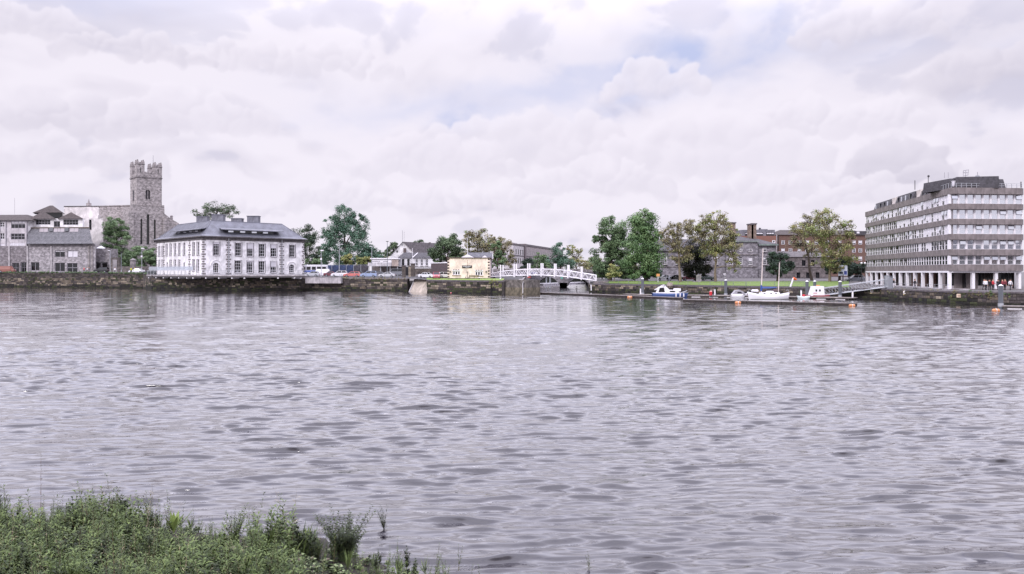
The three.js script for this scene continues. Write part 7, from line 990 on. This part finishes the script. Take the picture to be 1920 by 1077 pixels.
{
  const kinds = [
    ['leafy_weeds', 'tall leafy green weeds crowding the near bank', plantGeo({ h: 0.75, leaves: 34, len: 0.15, wide: 0.15, tones: herb, branch: 2 }), 1150, 1],
    ['leafy_weeds', 'bushy dark green weeds low on the near bank', plantGeo({ h: 0.55, leaves: 26, len: 0.13, wide: 0.3, tones: herbD, branch: 4 }), 900, 1],
    ['grass_tufts', 'long green grass tufts on the near bank', plantGeo({ h: 0.05, leaves: 26, len: 0.6, wide: 0.018, stem: 0, up: 1.15, tones: herb, curve: 0.12, from: 0 }), 1300, 1],
    ['flowering_weeds', 'upright weeds with narrow leaves along the water edge', plantGeo({ h: 0.95, leaves: 40, len: 0.11, wide: 0.12, tones: [...herbD, ...herb], branch: 3, stemTone: '#6b5a48' }), 760, 0],
    ['dead_stalks', 'pale dry stalks among the green weeds', plantGeo({ h: 1.0, leaves: 8, len: 0.12, wide: 0.05, tones: straw, branch: 3, stem: 0.006, stemTone: '#9c8f78' }), 150, 1],
    ['ground_leaves', 'broad low dark leaves covering the muddy bank', plantGeo({ h: 0.16, leaves: 16, len: 0.2, wide: 0.34, tones: [...herbD, '#5b5048', '#7d8a63'], branch: 2, up: 0.35 }), 1500, 1],
  ];
  for (const [name, label, g, n, inland] of kinds) {
    const m = new THREE.InstancedMesh(g, leafMat, n); m.name = numbered(name); m.castShadow = m.receiveShadow = true; const o = new THREE.Object3D(); let i = 0, guard = 0;
    while (i < n && guard++ < n * 60) {
      const D = rr(8.5, 19.5), x = rr(-15, 2.5), y = bankY(x, D); if (y < (inland ? 0.02 : -0.04) || y > 3) continue; const patch = n3(x * 0.9 + name.length, 2, D * 0.9) + 0.5 * n3(x * 2.3, name.length, D * 2.3); if (rnd() > sstep(-0.28, 0.4, patch) * (0.35 + 0.65 * sstep(0.02, 0.2, y))) continue;
      const edge = clamp(y / 0.25, 0, 1), left = clamp((-x - 2) / 8, 0, 1); const s = rr(0.55, 1.25) * (0.85 + 0.6 * n3(x * 0.7, 6, D * 0.7)) * (0.5 + 0.35 * edge + 0.3 * left * edge); o.position.set(x, y - 0.02, -D); o.rotation.set(rr(-0.2, 0.2), rr(0, 6.28), rr(-0.2, 0.2)); o.scale.set(s * rr(0.85, 1.15), s, s * rr(0.85, 1.15)); o.updateMatrix(); m.setMatrixAt(i++, o.matrix);
    }
    m.count = i; scene.add(m); tag(m, label, 'weeds', null, 'stuff');
  }
  const single = (name, label, px, D, y, g, s = 1) => { const t = thing(name, label, 'plant', [X(px, D), y, -D]); const o = mesh('foliage', g, leafMat, t); o.scale.setScalar(s); return t; };
  single('water_plant', 'round leafy dock plant standing in the shallow water', 222, 16.4, -0.03, plantGeo({ h: 0.42, leaves: 30, len: 0.17, wide: 0.2, tones: herbD, branch: 12, up: 0.6, spread: 1.0, stemTone: '#5d4c3a' }), 1.15);
  single('water_plant', 'dark spiky plant with clear reflection standing alone in the river', 720, 15.7, -0.03, plantGeo({ h: 0.52, leaves: 22, len: 0.12, wide: 0.07, tones: ['#3d4433', '#4a4f3a', '#34382d'], branch: 9, up: 0.7, stem: 0.007, spread: 0.8, stemTone: '#3d3a30' }));
  single('water_plant', 'thin bare stem rising from the water beside the dock plant', 282, 16.8, -0.03, plantGeo({ h: 0.62, leaves: 7, len: 0.06, wide: 0.12, tones: herbD, stem: 0.007, stemTone: '#5a5048' }));
  single('flowering_plant', 'tall reddish flowering stem above the weeds', 76, 16.4, 0.2, plantGeo({ h: 1.15, leaves: 26, len: 0.08, wide: 0.1, tones: ['#6a5a45', '#75604c', ...herbD], stem: 0.008, stemTone: '#6a4c40' }));
  single('flowering_plant', 'leafy upright stem at the water edge left of the dock plant', 175, 16.6, 0.02, plantGeo({ h: 0.62, leaves: 34, len: 0.1, wide: 0.13, tones: herbD, branch: 3 }));
  single('bank_shrub', 'tall bushy shrub at the end of the weeds', 645, 13.7, 0.02, plantGeo({ h: 0.98, leaves: 60, len: 0.1, wide: 0.28, tones: herbD, branch: 48, up: 0.4, spread: 0.85, stemTone: '#6a5c48' })); single('bank_shrub', 'bushy green shrub beside the dock leaves', 440, 14.6, 0.05, plantGeo({ h: 0.72, leaves: 46, len: 0.09, wide: 0.22, tones: [...herb, ...herbD], branch: 16, up: 0.5, spread: 1.0 }));
  single('broad_leaf_dock', 'dock with broad upright pale green leaves', 325, 15.1, 0.05, plantGeo({ h: 0.12, leaves: 9, len: 0.55, wide: 0.13, stem: 0, up: 1.2, tones: ['#6f7f42', '#66783c', '#7a8a4b'], from: 0, curve: 0.05 })); single('broad_leaf_dock', 'dock with three tall rounded leaves near the shrub', 572, 14.3, 0.03, plantGeo({ h: 0.15, leaves: 7, len: 0.5, wide: 0.12, stem: 0, up: 1.25, tones: ['#69793f', '#5c6d38', '#77864a'], from: 0, curve: 0.04 }));
  for (const [px, D, lb] of [[860, 13.6, 'slender weed in the water beyond the tall shrub'], [1105, 13.55, 'lone slender weed far out from the bank'], [8, 17.4, 'slender weed by the tall reddish flowering plant'], [480, 14.6, 'slender weed right of the bushy green shrub'], [395, 15.0, 'slender weed left of the bushy green shrub'], [540, 14.4, 'slender weed beside the rounded dock leaves']]) single('reed_plant', lb, px, D, -0.02, plantGeo({ h: rr(0.3, 0.55), leaves: 16, len: 0.08, wide: 0.11, tones: herbD, branch: 2 })).userData.group = 'slender stems along the water';
}
renderer.render(scene, camera);
